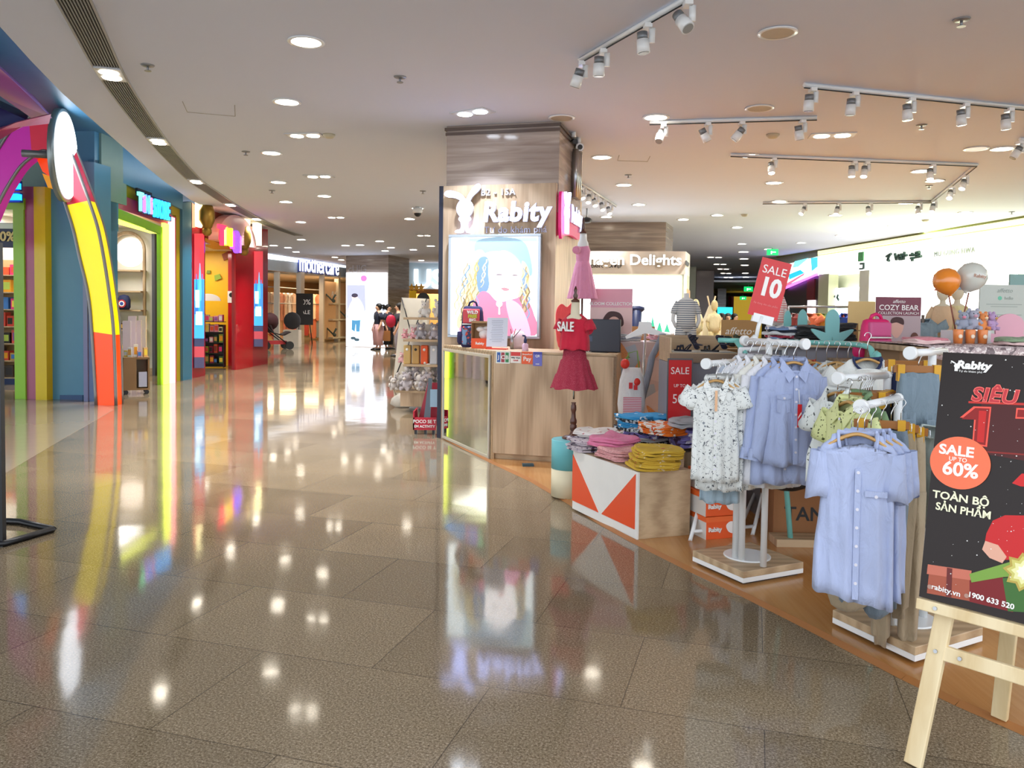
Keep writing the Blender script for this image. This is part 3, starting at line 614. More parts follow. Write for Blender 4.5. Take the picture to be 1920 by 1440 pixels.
for (px, py, w, h, c, r) in [(424, 480, .2, .16, '#a8501c', .5), (408, 520, .17, .13, '#8fa828', .3), (391, 510, .1, .08, '#7a8a20', 0), (389, 450, .14, .2, '#c02a1c', 0)]:
    P = at(px, py, 19.27); a = MB(wallM(P, (1, 0, 0), (0, -1, 0)) @ Matrix.Rotation(r, 4, 'Z')); a.prism([(-w/2, -h/2), (w/2, -h/2*.8), (w/2*.9, h/2), (-w/2*.7, h/2)], 0, .015); put('block_shape', a, mat('mural_'+c, c, .5), art)
ns = thing('notice', 'white no-entry notice on the red wall inside the red shop', 'notice', at(434, 566, 19.2))
put('sheet', MB(wallM(at(434, 556, 19.24), (1, 0, 0), (0, -1, 0))).box((-.09, -.15, 0), (.09, .13, .008)), PRINTW, ns); put('symbol', MB(wallM(at(434, 553, 19.23), (1, 0, 0), (0, -1, 0))).lathe([(.055, .01), (.055, .012)]), PRINTK, ns)
tag(put('door_track', MB().box((B.x+.44, 19.0, 0), (B.x+.52, 19.2, 3.0)), mat('dark_door_profile', '#3a3a3e', .4)), 'dark door profile on the red wall beside the notice', 'door frame')
# castle posters (plain blue night-scene light boxes)
def castle(L, R, lab):
    t = thing('poster_light_box', lab, 'poster', PC.pt(L, 600, .03))
    def q(u0, v0, u1, v1, c, es, off, nm, tri=False):
        x0 = L+(R-L)*u0; x1 = L+(R-L)*u1; yt = YT[0]; yb = YB[0]
        Y = lambda v: yt+(yb-yt)*v
        P = [(x0, Y(v1)), (x1, Y(v1)), (x1, Y(v0)), (x0, Y(v0))] if not tri else [(x0, Y(v1)), (x1, Y(v1)), ((x0+x1)/2, Y(v0))]
        put(nm, qpan(PC, P, .01, None, off), glow('poster_'+c[1:]+str(es), c, es), t)
    YT = [438 if L < 400 else 471]; YB = [690 if L < 400 else 650]
    q(0, 0, 1, .78, '#d8404e', .55, .03, 'sky'); q(.0, .34, 1, .78, '#3a9ad8', .9, .035, 'castle_base'); 
    q(.35, .22, .8, .5, '#58b4ea', .9, .04, 'tower', True); q(.02, .3, .4, .6, '#2a6ac0', .9, .042, 'tower', True); q(.65, .3, 1, .6, '#3a80d0', .9, .043, 'tower', True)
    q(.1, .42, .5, .55, '#b8f0ff', 1.6, .045, 'glow'); q(.15, .58, .8, .68, '#cfeaf8', 1.2, .047, 'fountain'); q(0, .78, 1, .84, '#3c4468', .4, .03, 'band'); q(0, .84, 1, .92, '#c04a56', .5, .03, 'band'); q(0, .92, 1, 1, '#46486a', .4, .03, 'band')
castle(365, 383, 'blue castle poster light box on the nearer red column'); castle(477, 493, 'blue castle poster light box on the farther red wall')
t = thing('shop_sign', 'arched grey sign with glowing red, yellow and violet letters over the red shop doorway', 'sign', PC.pt(428, 450, .1))
tc_ = PC.t if PC.t.y > 0 else -PC.t
M = wallM(PC.pt(430, 458, .1), tc_, PC.n)
put('board', MB(M).prism(ell(0, 0, 1.1, .62, 24, 0, pi), 0, .2), mat('sign_board_pinkgrey', '#d8a8a8', .4), t)
for px, py, s, c, z in [(416, 443, 'T', '#ff2a50', .55), (421, 443, 'i', '#ffe080', .5), (428, 446, 'N', '#ffd030', .5), (435, 451, 'i', '#ff40a0', .5), (443, 456, '8', '#7a40ff', .62), (449, 459, 'i', '#9a60ff', .5)]:
    text(s, z, wallM(PC.pt(px, py, .34), tc_, PC.n), glow('g'+c, c, 1.8), t, 'letter', ext=.03, bold=.02)
for i, (px, py) in enumerate([(388, 405), (458, 446)]):
    P = PC.pt(px, py, .25); tag(put('golden_ornament', MB().ball(P, .16, 10, sz=1.8).ball(P+V((0, 0, -.3)), .1, 8), mat('old_gold', '#9a7a30', .4, metal=.6)), ['golden ornament on the left of the arched red-shop sign', 'golden ornament on the right of the arched red-shop sign'][i], 'ornament', 'gold ornaments on the red shopfront')
for i, (px, py) in enumerate([(377, 402), (460, 427), (482, 440)]):
    P = PC.pt(px, py, .12); tag(put('wall_lantern', MB().cbox(P, (.14, .25, .5)), glow('lantern_glow', '#fff2b0', 3 if i < 2 else .8)), ['bright lantern above the nearer red column', 'bright lantern right of the arched sign on the red shop', 'dim cream lantern above the farther castle poster'][i], 'lamp', 'lanterns on the red shopfront')
# goods rack in the red doorway
p0 = fl(403, 690)
rk = thing('toy_rack', 'crowded black wire rack of small bright toys in the red shop doorway', 'rack', (p0.x, p0.y, 0))
put('frame', MB(frame(p0, .2)).box((-.3, -.16, .02), (-.28, .16, 1.6)).box((.2, -.16, .02), (.22, .16, 1.0)).box((-.3, .14, .02), (.22, .16, 1.0)), BLACK, rk)
for k in range(5): put('shelf', MB(frame(p0, .2)).box((-.3, -.16, .1+.24*k), (.22, .16, .115+.24*k)), BLACK, rk)
put('header', MB(wallM((p0.x-.12, p0.y-.1, 1.55), (1, 0, 0), (0, -1, 0))).prism(ell(0, 0, .3, .16, 24, 0, pi), 0, .03), PRINTW, rk)
sp = []
for k in range(5):
    for j in range(5): sp.append((p0.x-.25+.105*j, p0.y-.06, .118+.24*k, .09, .1, random.uniform(.1, .2), random.choice(['#8a1a40', '#1f1f24', '#8fa828', '#3a6a2a', '#d890a8', '#c84a2a', '#204a38'] if k < 3 else ['#d890a8', '#e8d8a0', '#7a4a30', '#c0b0a0']), random.uniform(-.3, .3)))
boxes('toy_packet', 'small bright toy packet on the black rack', 'toy', sp, 'toys on the black rack')
# ---------------- pale wide shop at the end ----------------
PD = Plane(fl(498, 649), fl(648, 636.5))
FASC = mat('fascia_pearl', '#b8c2c8', .3)
b_ = MB(); A = PD.pt(490, 505); B = PD.pt(650, 521.5)
b_.slab([A, B, V((B.x, B.y, HC)), V((A.x, A.y, HC))], -PD.n*.4); struct('wall_back', b_, FASC)
b_ = MB(); A = PD.pt(490, 470, .02); A2 = PD.pt(490, 484, .02); B = PD.pt(650, 490, .02); B2 = PD.pt(650, 502, .02); struct('trim_5', MB().slab([A2, B2, B, A], -PD.n*.02), glow('fascia_white_glow', '#f4f8ff', 1.3))
td = PD.t if PD.t.x > 0 else -PD.t
t = thing('shop_sign', 'long white lower-case letters with slate sides on the pearl fascia at the walkway end', 'sign', PD.pt(600, 510, .1))
text('mothercare', 1.0, wallM(PD.pt(599, 500, .06), td, PD.n), mat('letter_side_slate', '#5a6ab0', .4), t, 'letter_sides', ext=.06, bold=.02, sp=.98, sx=.86)
text('mothercare', 1.0, wallM(PD.pt(600.5, 498.5, .2), td, PD.n), glow('letter_face_white', '#f6f8ff', 1.3), t, 'letter_faces', ext=.01, bold=.008, sp=.98, sx=.86)
WARM = mat('warm_interior_wall', '#cf9f68', .6)
bx = [PD.pt(490, 640, -4), PD.pt(655, 636, -4)]
struct('wall_back_1', MB().slab([V((bx[0].x-3, bx[0].y-1.5, 0)), V((bx[1].x+1, bx[1].y+.6, 0)), V((bx[1].x+1, bx[1].y+.6, 3.0)), V((bx[0].x-3, bx[0].y-1.5, 3.0))], -PD.n*.1), WARM)
q = PD.pt(560, 560, -2); area('shop_light', (q.x, q.y, 2.75), 4, 190, (1, .74, .42))
q = PD.pt(560, 560, -.8); area('shop_light', (q.x-1, q.y-.4, 2.7), 2, 90, (1, .78, .5))
struct('ceiling_shop_2', MB().slab([V((A.x-3, A.y-1.5, 2.8)), V((B.x+1, B.y+.6, 2.8)), V((bx[1].x+1, bx[1].y+.6, 2.8)), V((bx[0].x-3, bx[0].y-1.5, 2.8))], (0, 0, .05)), OFFW)
WPOST = mat('pale_post', '#e8dcc8', .4)
for i, (px, w) in enumerate([(519, .1), (563, .32), (603, .12), (632, .22)]):
    a = PD.pt(px, 643, .02); zt = PD.pt(px, 510).z; struct('window_%d' % (i+1), MB(frame((a.x, a.y, 0), math.atan2(td.y, td.x))).box((-w/2, -.1, 0), (w/2, .1, zt)), WPOST)
gl = MB(); a = PD.pt(522, 643); b = PD.pt(560, 640)
gp_ = mat('shopfront_glass', '#ffffff', .02, trans=1, var=0, spec=.4)
for i, (x0, x1) in enumerate(((606, 630), (635, 648))):
    a = PD.pt(x0, 640); b = PD.pt(x1, 638); struct('window_%d' % (i+5), MB().slab([V((a.x, a.y, .1)), V((b.x, b.y, .1)), V((b.x, b.y, 2.6)), V((a.x, a.y, 2.6))], -PD.n*.01), mat('shelf_wall_peach', '#e0b890', .5))
# merchandise in it
def hang_small(P, w, h, c, lab, grp):
    mb = MB(wallM(P, td, PD.n)); n = 8
    mb.prism(smoothpoly([(-w*.15, 0), (w*.15, 0), (w*.5, -h*.15), (w*.42, -h*.35), (w*.34, -h*.3), (w*.36, -h), (-w*.36, -h), (-w*.34, -h*.3), (-w*.42, -h*.35), (-w*.5, -h*.15)], 3), -.06, .06)
    o = put('hanging_garment', mb, cloth('g_'+c, c)); tag(o, lab, 'clothing', grp)
for k in range(13):
    px = 503+k*7.6; 
    if 556 < px < 570: continue
    hang_small(PD.pt(px, 549+k*.3, -1.2), .7, random.uniform(.9, 1.2), random.choice(['#fff4e0', '#e8c8b0', '#ffffff', '#d88868', '#b8a090']), 'pale baby garment hanging on the upper rail of the peach-lit shop', 'garments on the upper rail of the peach-lit shop')
for k in range(14):
    px = 503+k*7.0
    if 556 < px < 570: continue
    hang_small(PD.pt(px, 590+k*.2, -1.25), .6, random.uniform(.7, 1.0), random.choice(['#e85a3a', '#f08a6a', '#f8d8b0', '#c83a30', '#9ab0c8', '#e8b080']), 'coral or sand baby garment on the lower rail of the peach-lit shop', 'garments on the lower rail of the peach-lit shop')
for k, (z, w) in enumerate([(1.9, 0), (1.25, 0)]):
    a = PD.pt(498, 600, -1.1); b = PD.pt(602, 600, -1.1)
    tag(put('clothes_rail', MB().cyl((a.x, a.y, z+.35), (b.x, b.y, z+.35), .02), STEEL), ['upper clothes rail in the peach-lit shop', 'lower clothes rail in the peach-lit shop'][k], 'rail')
a = PD.pt(571, 612, .35)
t = thing('easel_sign', 'tall black poster stand in front of the peach-lit shop', 'sign', (a.x, a.y, 0))
put('board', MB(frame((a.x, a.y, 0), .3)).box((-.33, -.02, .75), (.33, .02, 2.0)), PRINTK, t)
put('leg', MB(frame((a.x, a.y, 0), .3)).cyl((-.3, 0, 0), (-.2, 0, .8), .02), BLACK, t); put('leg', MB(frame((a.x, a.y, 0), .3)).cyl((.3, 0, 0), (.2, 0, .8), .02), BLACK, t)
text('30%', .3, wallM((a.x, a.y-.03, 1.65), (1, 0, 0), (0, -1, 0)), PRINTW, t); text('SALE', .22, wallM((a.x, a.y-.03, 1.25), (1, 0, 0), (0, -1, 0)), PRINTW, t)
# shelf unit right
a = PD.pt(604, 640, -.3); b = PD.pt(646, 637, -.3)
t = thing('wall_shelf', 'cream shelf unit with prams near the pillar end of the peach-lit shop', 'shelf', (a.x, a.y, 0))
for z in (.1, .9, 1.6): put('shelf_board', MB().slab([V((a.x, a.y, z)), V((b.x, b.y, z)), V((b.x, b.y, z+.06)), V((a.x, a.y, z+.06))], PD.n*.5), WPOST, t)
for i, (px, z) in enumerate([(618, .2), (616, 1.68), (640, 1.0)]):
    P = PD.pt(px, 600, .1); P.z = z; tag(put('baby_gear', MB().tube([P+V((-.3, 0, .02)), P+V((-.1, 0, .35)), P+V((.15, 0, .1)), P+V((.3, 0, .35))], .05, 8).ball(P+V((-.2, 0, .07)), .08).ball(P+V((.22, 0, .07)), .08), mat('slate_frame', '#4a5a58', .5)), 'dark folded pram frame on the cream shelf unit', 'pram', 'pram frames on the cream shelf unit')
text('ALO', .35, wallM(PD.pt(627, 552, .03), td, PD.n), PRINTW, None) and tag(bpy.data.objects['lettering'] if 0 else COL.objects[-1], 'white words on the peach wall near the pillar', 'lettering')
# pushchair
a = fl(517, 655)
t = thing('pushchair', 'dark red-lined pushchair parked in front of the peach-lit shop', 'pushchair', (a.x, a.y, 0)); M = frame((a.x, a.y, 0), .6)
put('seat', MB(M).rings([[(x, y*w, z) for y in (-1, 1)]+[(x+.08, w, z-.03), (x+.08, -w, z-.03)] for x, z, w in [(-.35, 1.0, .2), (-.2, .6, .22), (.15, .5, .22), (.4, .62, .2)]]), mat('dark_fabric', '#2a1c1c', .8), t)
put('hood', MB(M).ball((-.2, 0, .95), .3, 14, sy=.8), mat('dark_maroon', '#3c1418', .8), t)
put('frame', MB(M).tube([(-.6, .2, 1.05), (-.2, .22, .6), (.4, .22, .15)], .02, 8).tube([(-.6, -.2, 1.05), (-.2, -.22, .6), (.4, -.22, .15)], .02, 8).cyl((-.6, -.2, 1.05), (-.6, .2, 1.05), .025), BLACK, t)
for x, y in ((-.4, -.25), (-.4, .25), (.4, -.25), (.4, .25)): put('wheel', MB(M).cyl((x, y-.03, .14), (x, y+.03, .14), .14), BLACK, t)
put('basket', MB(M).box((-.3, -.2, .18), (.3, .2, .3)), mat('basket_red', '#b83038', .6), t)
# stacked goods on the floor in front
a = fl(548, 650); t = tag(put('bag', MB(frame((a.x, a.y, 0))).ball((0, 0, .95), .32, 14, sy=.6, sz=1.0), mat('charcoal_cloth', '#3c3a3c', .8)), 'charcoal baby seat on a pale stand outside the peach-lit shop', 'seat')
tag(put('stand', MB(frame((a.x, a.y, 0))).box((-.28, -.2, 0), (.28, .2, .62)), WPOST), 'pale box stand carrying the charcoal baby seat', 'stand')
# ---------------- far pillar with light box ----------------
c1, c2, c3 = fl(648, 649.5), fl(727, 652.5), fl(766, 648.5)
c4 = c1+(c3-c2)
struct('wall_back_2', MB().prism([(c.x, c.y) for c in (c1, c2, c3, c4)], 0, HC), MARB)
PP = Plane(c1, c2); tp = PP.t if PP.t.x > 0 else -PP.t
t = thing('light_box', 'tall white light box with a fashion figure on the far pillar', 'light box', PP.pt(688, 650, .05))
LBW = glow('light_box_white', '#eef4ff', 2.2)
put('panel', MB().slab([PP.pt(649, 649, .06), PP.pt(725, 651, .06), PP.pt(725, 511, .06), PP.pt(649, 511, .06)], -PP.n*.06), LBW, t)
def pa(nm, pts, c, es, off): put(nm, MB().slab([PP.pt(x, y, off) for x, y in pts], -PP.n*.008), glow('pp_'+c[1:], c, es*.5), t)
pa('logo', ell(682, 522, 6, 6, 12), '#ff8ad8', 1.3, .075); pa('backdrop', [(650, 534), (684, 534), (690, 560), (682, 596), (650, 596)], '#c0c6de', 1.5, .07)
pa('backdrop', [(684, 534), (722, 540), (722, 594), (686, 596)], '#e0ecff', 2.2, .072)
pa('jacket', smoothpoly([(664, 560), (674, 562), (682, 580), (680, 598), (660, 600), (652, 590), (656, 572)]), '#fffaf0', 2.6, .08); pa('head', ell(665, 559, 5, 7, 14), '#ffe0d0', 2.2, .085); pa('hair', ell(665, 554, 6, 4, 12), '#504a60', 1, .088)
pa('jeans', [(660, 598), (676, 598), (674, 622), (668, 622), (667, 606), (665, 622), (659, 618)], '#58a0d0', 1.3, .08); pa('shoe', ell(662, 634, 5, 3, 10), '#506a78', 1, .08); pa('shoe', ell(669, 637, 5, 3, 10), '#506a78', 1, .08)
text('cUlG', .4, wallM(PP.pt(653, 505, .02), tp, PP.n), mat('pillar_letters', '#b8b0b0', .3), t, align='LEFT')
# ---------------- grey-signed shop right of the pillar ----------------
P0 = at(768, 530, 34)
struct('wall_back_3', MB().box((P0.x-2, 34, 2.3), (P0.x+4, 34.3, HC)), mat('fascia_bluegrey', '#a0b4c0', .3, es=.12))
struct('wall_back_4', MB().box((P0.x-2, 36, 0), (P0.x+4, 36.2, 2.6)), WARM)
struct('trim_6', MB().box((P0.x-1, 33.9, 2.1), (P0.x+4, 34.0, 2.3)), mat('brown_trim', '#8a5a2a', .5))
area('shop_light', (P0.x+1, 35, 2.55), 2, 150, (1, .8, .45))
t = thing('shop_sign', 'rounded white letters US on the blue-grey fascia beside the black-edged board', 'sign', at(795, 535, 33.9)); text('US', 1.1, wallM(at(803, 525, 33.9), (1, 0, 0), (0, -1, 0)), glow('letters_soft_white', '#ffffff', 1.4), t, ext=.06, bold=.03)
for k in range(3):
    P = at(772+k*9, 539, 33.8); tag(put('star_ornament', MB(wallM(P, (1, 0, 0), (0, -1, 0))).prism([(r*cos(a), r*sin(a)) for r, a in [((.18, .08)[i % 2], pi/2+i*pi/5) for i in range(10)]], 0, .03), mat('star_gold', '#e8b040', .4)), 'small gold star hung under the blue-grey fascia', 'ornament', 'gold stars under the blue-grey fascia')
tag(put('price_tag', MB(wallM(at(774, 553, 33.8), (1, 0, 0), (0, -1, 0))).box((-.15, -.18, 0), (.15, .18, .03)), mat('tag_yellow', '#f8d020', .5)), 'yellow square tag in the warm shop beyond the white stand', 'tag')
P = at(794, 556, 33.5); put('stand', MB().box((P.x-.2, 33.4, 0), (P.x+.25, 33.9, P.z-.1)), WPOST) and tag(COL.objects[-1], 'pale counter under the dark dome-shaped item', 'counter'); tag(put('dome_hat', MB(wallM(P, (1, 0, 0), (0, -1, 0))).prism(ell(0, -.1, .26, .26, 20, 0, pi), 0, .1), PRINTK), 'dark dome-shaped item in the warm shop beyond the white stand', 'hat')
# hall ends
struct('wall_far', MB().box((-22, 78, 0), (26, 78.2, 4)), mat('far_wall', '#8c8478', .6))
struct('wall_left_far', MB().box((-20.2, 22, 0), (-20, 78, 4)), mat('far_wall', '#8c8478', .6))
struct('wall_right_far', MB().box((24, 26, 0), (24.2, 78, 4)), mat('far_wall', '#8c8478', .6))
# ================= pillar with the illuminated sign, counter =================
BA = radians(15); bt = V((cos(BA), -sin(BA), 0)); bs = V((sin(BA), cos(BA), 0)); bn = -bs   # along the front, along the side, front normal
B0 = fl(819, 821)
def bw(x, d=0, z=0): return B0+bt*x+bs*d+V((0, 0, z))
PF = Plane(bw(0), bw(1)); PS0 = bw(1.42)
# exact widths read off the front plane
def fx(px, py=600): return (PF.pt(px, py)-B0).dot(bt)
xb0, xb1, xc0, xc1 = fx(828, 700), fx(1041, 500), fx(834, 300), fx(1046, 300)
zb = PF.pt(930, 346).z
struct('wall_pillar', MB().prism([tuple(bw(x, d)[:2]) for x, d in ((xc0, .06), (xc1, .06), (xc1, 1.35), (xc0, 1.35))], zb-.3, HC), MARB)
tm = MB()
for z, o in ((HC-.05, .02), (HC-.1, .012)): tm.prism([tuple(bw(x, d)[:2]) for x, d in ((xc0-o, .06-o), (xc1+o, .06-o), (xc1+o, 1.37), (xc0-o, 1.37))], z, z+.03)
struct('trim_7', tm, mat('joint_brown', '#5a4a42', .4))
sb = thing('sign_board', 'tall oak-faced board with a black edge cladding the pillar', 'sign board', bw(.6, .03))
put('black_edge', MB().prism([tuple(bw(x, d)[:2]) for x, d in ((0, 0), (xb0, 0), (xb0, .5), (0, .5))], 0, zb), mat('black_edge_navy', '#141a30', .35), sb)
put('front_cladding', MB().prism([tuple(bw(x, d)[:2]) for x, d in ((xb0, .0), (xb1, .0), (xb1, .05), (xb0, .05))], 0, zb), OAK, sb)
put('side_cladding', MB().prism([tuple(bw(x, d)[:2]) for x, d in ((xb1-.05, .05), (xb1, .05), (xb1, 1.5), (xb1-.05, 1.5))], 0, zb), OAK, sb)
# rabbit sign
def fm(px, py, off=.03): P = PF.pt(px, py, off); return wallM(P, bt, bn)
t = thing('illuminated_sign', 'glowing white rabbit figure and rounded lettering above the light box', 'sign', PF.pt(930, 430, .03))
rb = MB(); e = []
k = PF.pt(900, 400).y/1500.0/cos(BA)*1.03
def rp(pts): return [((x-876)*k, -(y-400)*k) for x, y in pts]
M0 = fm(876, 400)
for pts in ([(873, 389), (869, 381), (856, 374), (842, 372), (835, 367), (839, 361), (851, 361), (866, 367), (874, 377), (877, 388)], [(875, 389), (876, 376), (884, 361), (892, 352), (899, 350), (902, 356), (896, 364), (886, 373), (879, 388)]):
    rb.prism([]) if 0 else None
    put('ear', MB(M0).prism(smoothpoly(rp(pts), 4), 0, .03), mat('letter_sidesd8d8e2', '#d8d8e2', .5, var=0), t); put('ear_face', MB(M0).prism(smoothpoly(rp(pts), 4), .031, .033), SIGNW, t)
put('head', MB(M0).prism(ell((873-876)*k, 8*k, 15.5*k, 16.5*k, 24), .001, .0305), mat('letter_sidesd8d8e2', '#d8d8e2', .5, var=0), t); put('head_face', MB(M0).prism(ell((873-876)*k, 8*k, 15.2*k, 16.2*k, 24), .0315, .034), SIGNW, t)
m_ = MB(M0).prism(smoothpoly(rp([(866, 405), (881, 405), (885, 412), (880, 416), (881, 428), (890, 430), (891, 434), (877, 434), (874, 424), (871, 434), (857, 434), (857, 430), (866, 427), (866, 416), (862, 411)]), 3), .0335, .036); put('body', m_, SIGNW, t)
glowtext('Rabity', .28, fm(968, 399), SIGNW, t, .03, bold=.013, sx=.94, shear=.1, sp=1.1)
text('Tự do khám phá', .098, fm(966, 431, .01), mat('tagline_lilac', '#cfcfec', .4, var=0), t, 'tagline', ext=.006, sp=1.05)
text('B2 - 15A', .092, fm(934, 361, .01), mat('unit_number_grey', '#d0d0de', .3), t, 'unit_number', ext=.01, bold=.002, sp=1.15)
# side sign
PSd = Plane(bw(xb1), bw(xb1, 1)); 
t = thing('illuminated_sign', 'second rabbit sign with a crimson backing on the side of the oak board', 'sign', PSd.pt(1062, 400, .05))
def sm(px, py, off=.05): return wallM(PSd.pt(px, py, off), bs, V((cos(BA), -sin(BA), 0)))
Ms = sm(1055, 405)
put('backing', MB(Ms).prism(smoothpoly([(-.13, .2), (.0, .24), (.13, .18), (.9, 0.02), (.95, -.16), (.5, -.16), (.08, -.2), (-.1, -.22)], 4), -.02, .01), mat('crimson_backing', '#b0145a', .4, es=.5), t)
ks = 1.0
put('rabbit', MB(Ms @ Matrix.Translation((.06, .02, 0))).prism([(x*1.2, y) for x, y in ell(0, 0.02, .07, .08, 16)], .02, .05).prism(smoothpoly([(-.03, .08), (-.12, .2), (-.08, .22), (0, .1)], 3), .02, .05).prism(smoothpoly([(.03, .08), (.1, .24), (.15, .23), (.05, .08)], 3), .02, .05).box((-.05, -.2, .02), (.05, -.04, .05)), SIGNW, t)
glowtext('Rabity', .26, sm(1077, 408, .05), SIGNW, t, .03, bold=.012, sx=1.0)
# cables / cameras at the column corner
t = thing('conduit', 'bundle of steel conduit pipes running down the corner of the pillar', 'pipe', bw(xc1+.04, .62, zb))
for j in range(3): put('pipe', MB().cyl(bw(xc1+.045, .75+.11*j, zb-.05), bw(xc1+.045, .75+.11*j, HC-.16), .035), STEEL, t)
for px, py, lb, off in [(1070, 258, 'white bullet camera on the ceiling at the right corner of the pillar', .9), (1061, 266, 'small dark camera tucked beside the white bullet camera', .6)]:
    P = bw(xc1+.05, off, HC-.06); t = thing('security_camera', lb, 'camera', P)
    put('mount', MB().cyl(P+V((0, 0, .06)), P, .025), WMET, t); br_ = put('barrel', MB().cyl(P+V((.0, .04, -.03)), P+V((.01, -.08, -.06)), .045 if off > .8 else .03), WMET if off > .8 else BLACK, t); put('lens', MB().cyl(P+V((.01, -.08, -.06)), P+V((.012, -.09, -.063)), .028), BLACK, br_)
P = fl(783, 388, HC); P = at(783, 396, P.y); t = thing('dome_camera', 'white dome camera hanging from the ceiling left of the black-edged board', 'camera', P)
put('stem', MB().cyl((P.x, P.y, HC), P, .04), WMET, t); put('housing', MB(frame(P)).lathe([(.09, .06), (.1, 0), (.085, -.04)]), WMET, t); put('dome', MB(frame(P)).ball((0, 0, -.04), .07), BLACK, t)
P = at(1100, 413, 15.5); t = thing('dome_camera', 'dark camera hanging on a stem beyond the five-spot track', 'camera', P); put('stem', MB().cyl((P.x, P.y, HC), P, .015), STEEL, t); put('housing', MB(frame(P)).ball((0, 0, 0), .1, sz=.6), BLACK, t)
# ---------------- portrait light box ----------------
t = thing('light_box', 'square light box with an overexposed portrait of a girl in a pink dress', 'light box', PF.pt(930, 630, .05))
q = [PF.pt(843, 632, .001), PF.pt(1014, 634, .001), PF.pt(1018, 444, .001), PF.pt(845, 441, .001)]
W_ = (q[1]-q[0]).dot(bt); H_ = q[3].z-q[0].z; Mq = wallM(q[0], bt, bn)
put('frame', MB(Mq).box((0, 0, 0), (W_, .03, .07)).box((0, H_-.03, 0), (W_, H_, .07)).box((0, .03, 0), (.03, H_-.03, .07)).box((W_-.03, .03, 0), (W_, H_-.03, .07)), mat('silver_frame', '#b4bcc4', .3, metal=.7), t, bevel=.004)
put('diffuser', MB(Mq).box((.03, .03, 0), (W_-.03, H_-.03, .05)), glow('portrait_white', '#f0fbf8', 1.5), t)
sx_ = (W_-.06)/171.; sy_ = (H_-.06)/186.
def pp(nm, pts, c, es, z):
    P = [(.03+min(max(x-845, 0), 171)*sx_, .03+min(max(630-y, 0), 186)*sy_) for x, y in pts]
    put(nm, MB(Mq).prism(P, .05, .05+z*.001), glow('portrait_'+c[1:]+str(es), c, es*(.62 if es > 2 else .45)), t)
pp('backdrop_teal', [(880, 446), (1013, 446), (1013, 515), (990, 520), (960, 480), (900, 480), (878, 500)], '#bcdde4', 1.6, 1)
pp('hat', smoothpoly([(895, 452), (940, 444), (985, 452), (1000, 480), (1004, 515), (985, 508), (965, 478), (930, 470), (905, 480), (895, 510), (893, 480)]), '#98b8cc', 1.15, 2)
pp('hair', smoothpoly([(885, 480), (905, 468), (918, 490), (917, 530), (910, 560), (890, 600), (862, 618), (858, 600), (872, 570), (876, 530)]), '#d8cca0', 1.25, 3)
pp('hair_shade', smoothpoly([(900, 486), (918, 484), (922, 520), (918, 545), (902, 548), (896, 520)]), '#7c9ab8', 1.0, 4)
pp('hair', smoothpoly([(985, 490), (998, 505), (1000, 540), (996, 570), (978, 560), (985, 530)]), '#dccfa8', 1.2, 3)
pp('dress', smoothpoly([(900, 552), (918, 548), (940, 566), (972, 560), (992, 556), (1010, 590), (1012, 629), (870, 629), (882, 590)]), '#f2809c', 1.35, 5)
pp('dress_fold', smoothpoly([(955, 565), (985, 575), (1004, 629), (975, 629)]), '#fbb0d0', 1.6, 6)
pp('face', smoothpoly([(922, 488), (945, 470), (968, 478), (984, 500), (980, 530), (966, 552), (948, 560), (930, 552), (921, 525)]), '#fffaf6', 2.6, 7)
for _k in range(46):
    _r = random.Random(_k); _L = _k % 3 < 2; _x = _r.uniform(862, 914) if _L else _r.uniform(984, 999); _y = _r.uniform(485, 560); _w = _r.uniform(.7, 1.6); _n = 9; _a = _r.uniform(0, 6)
    _c = [(_x-(_y+i*6-500)*.12*_L+3.2*sin(i*1.3+_a), min(_y+i*5.5, 618)) for i in range(_n)]
    pp('hair_strand', [(x-_w, y) for x, y in _c]+[(x+_w, y) for x, y in _c[::-1]], _r.choice(['#a89468', '#e8dcb0', '#8c7a58', '#c8c8a0', '#7c9ab8', '#d0b070']), _r.choice([.9, 1.3]), 5.2+_k*.02)
pp('eye', ell(941, 515, 7, 1.6, 12), '#9a8c90', 1, 8); pp('eye', ell(972, 516, 6, 1.5, 12), '#9a8c90', 1, 8); pp('mouth', smoothpoly([(945, 541), (953, 539), (962, 543), (953, 546)]), '#e88a90', 1.2, 8)
pp('button', ell(942, 570, 6, 6, 16), '#ffffff', 2.4, 8); pp('button_cord', [(941, 575), (943, 575), (944, 590), (941, 590)], '#ffffff', 2.4, 7.5)
# ---------------- cash counter ----------------
CZ = 1.03
C0, C1 = fl(831, 822), fl(921, 863); C2 = C1+bt*1.16; C3 = C2+bs*.62; 
C0b = bw(xb0+.02, -.005)
ct = thing('cash_counter', 'oak cash counter with a slanting mirrored end below the light box', 'counter', ((C1.x+C2.x)/2, C1.y, 0))
body = [C0, C1, C2, C3, C1+bs*.62+bt*.1, C0b]
def ring(z): return [(c.x, c.y, z) for c in (C0, C1, C2, C3)]
ins = [C0+bs*.03, C1+bs*.05+bt*.02, C2+bs*.05-bt*.03, C3, C0+bs*.04+bt*.35]
put('plinth', MB().prism([(c.x, c.y) for c in ins[:4]]+[tuple((C0b+bt*.4)[:2])], 0, .07), OAKH, ct)
def wallseg(a, b, th, z0, z1, mb=None):
    n = V((-(b-a).y, (b-a).x, 0)).normalized(); n = n if n.dot(-a) < 0 else -n
    return (mb or MB()).prism([(a.x, a.y), (b.x, b.y), (b.x+n.x*th, b.y+n.y*th), (a.x+n.x*th, a.y+n.y*th)], z0, z1)
put('front_panel', wallseg(C1+bt*.012, C2, .03, .07, CZ-.02), OAK, ct)
put('side_panel', wallseg(C2, C3, .03, .07, CZ-.02), OAK, ct)
put('angled_panel', wallseg(C0, C1, .03, 0, CZ-.02), OAKH, ct)
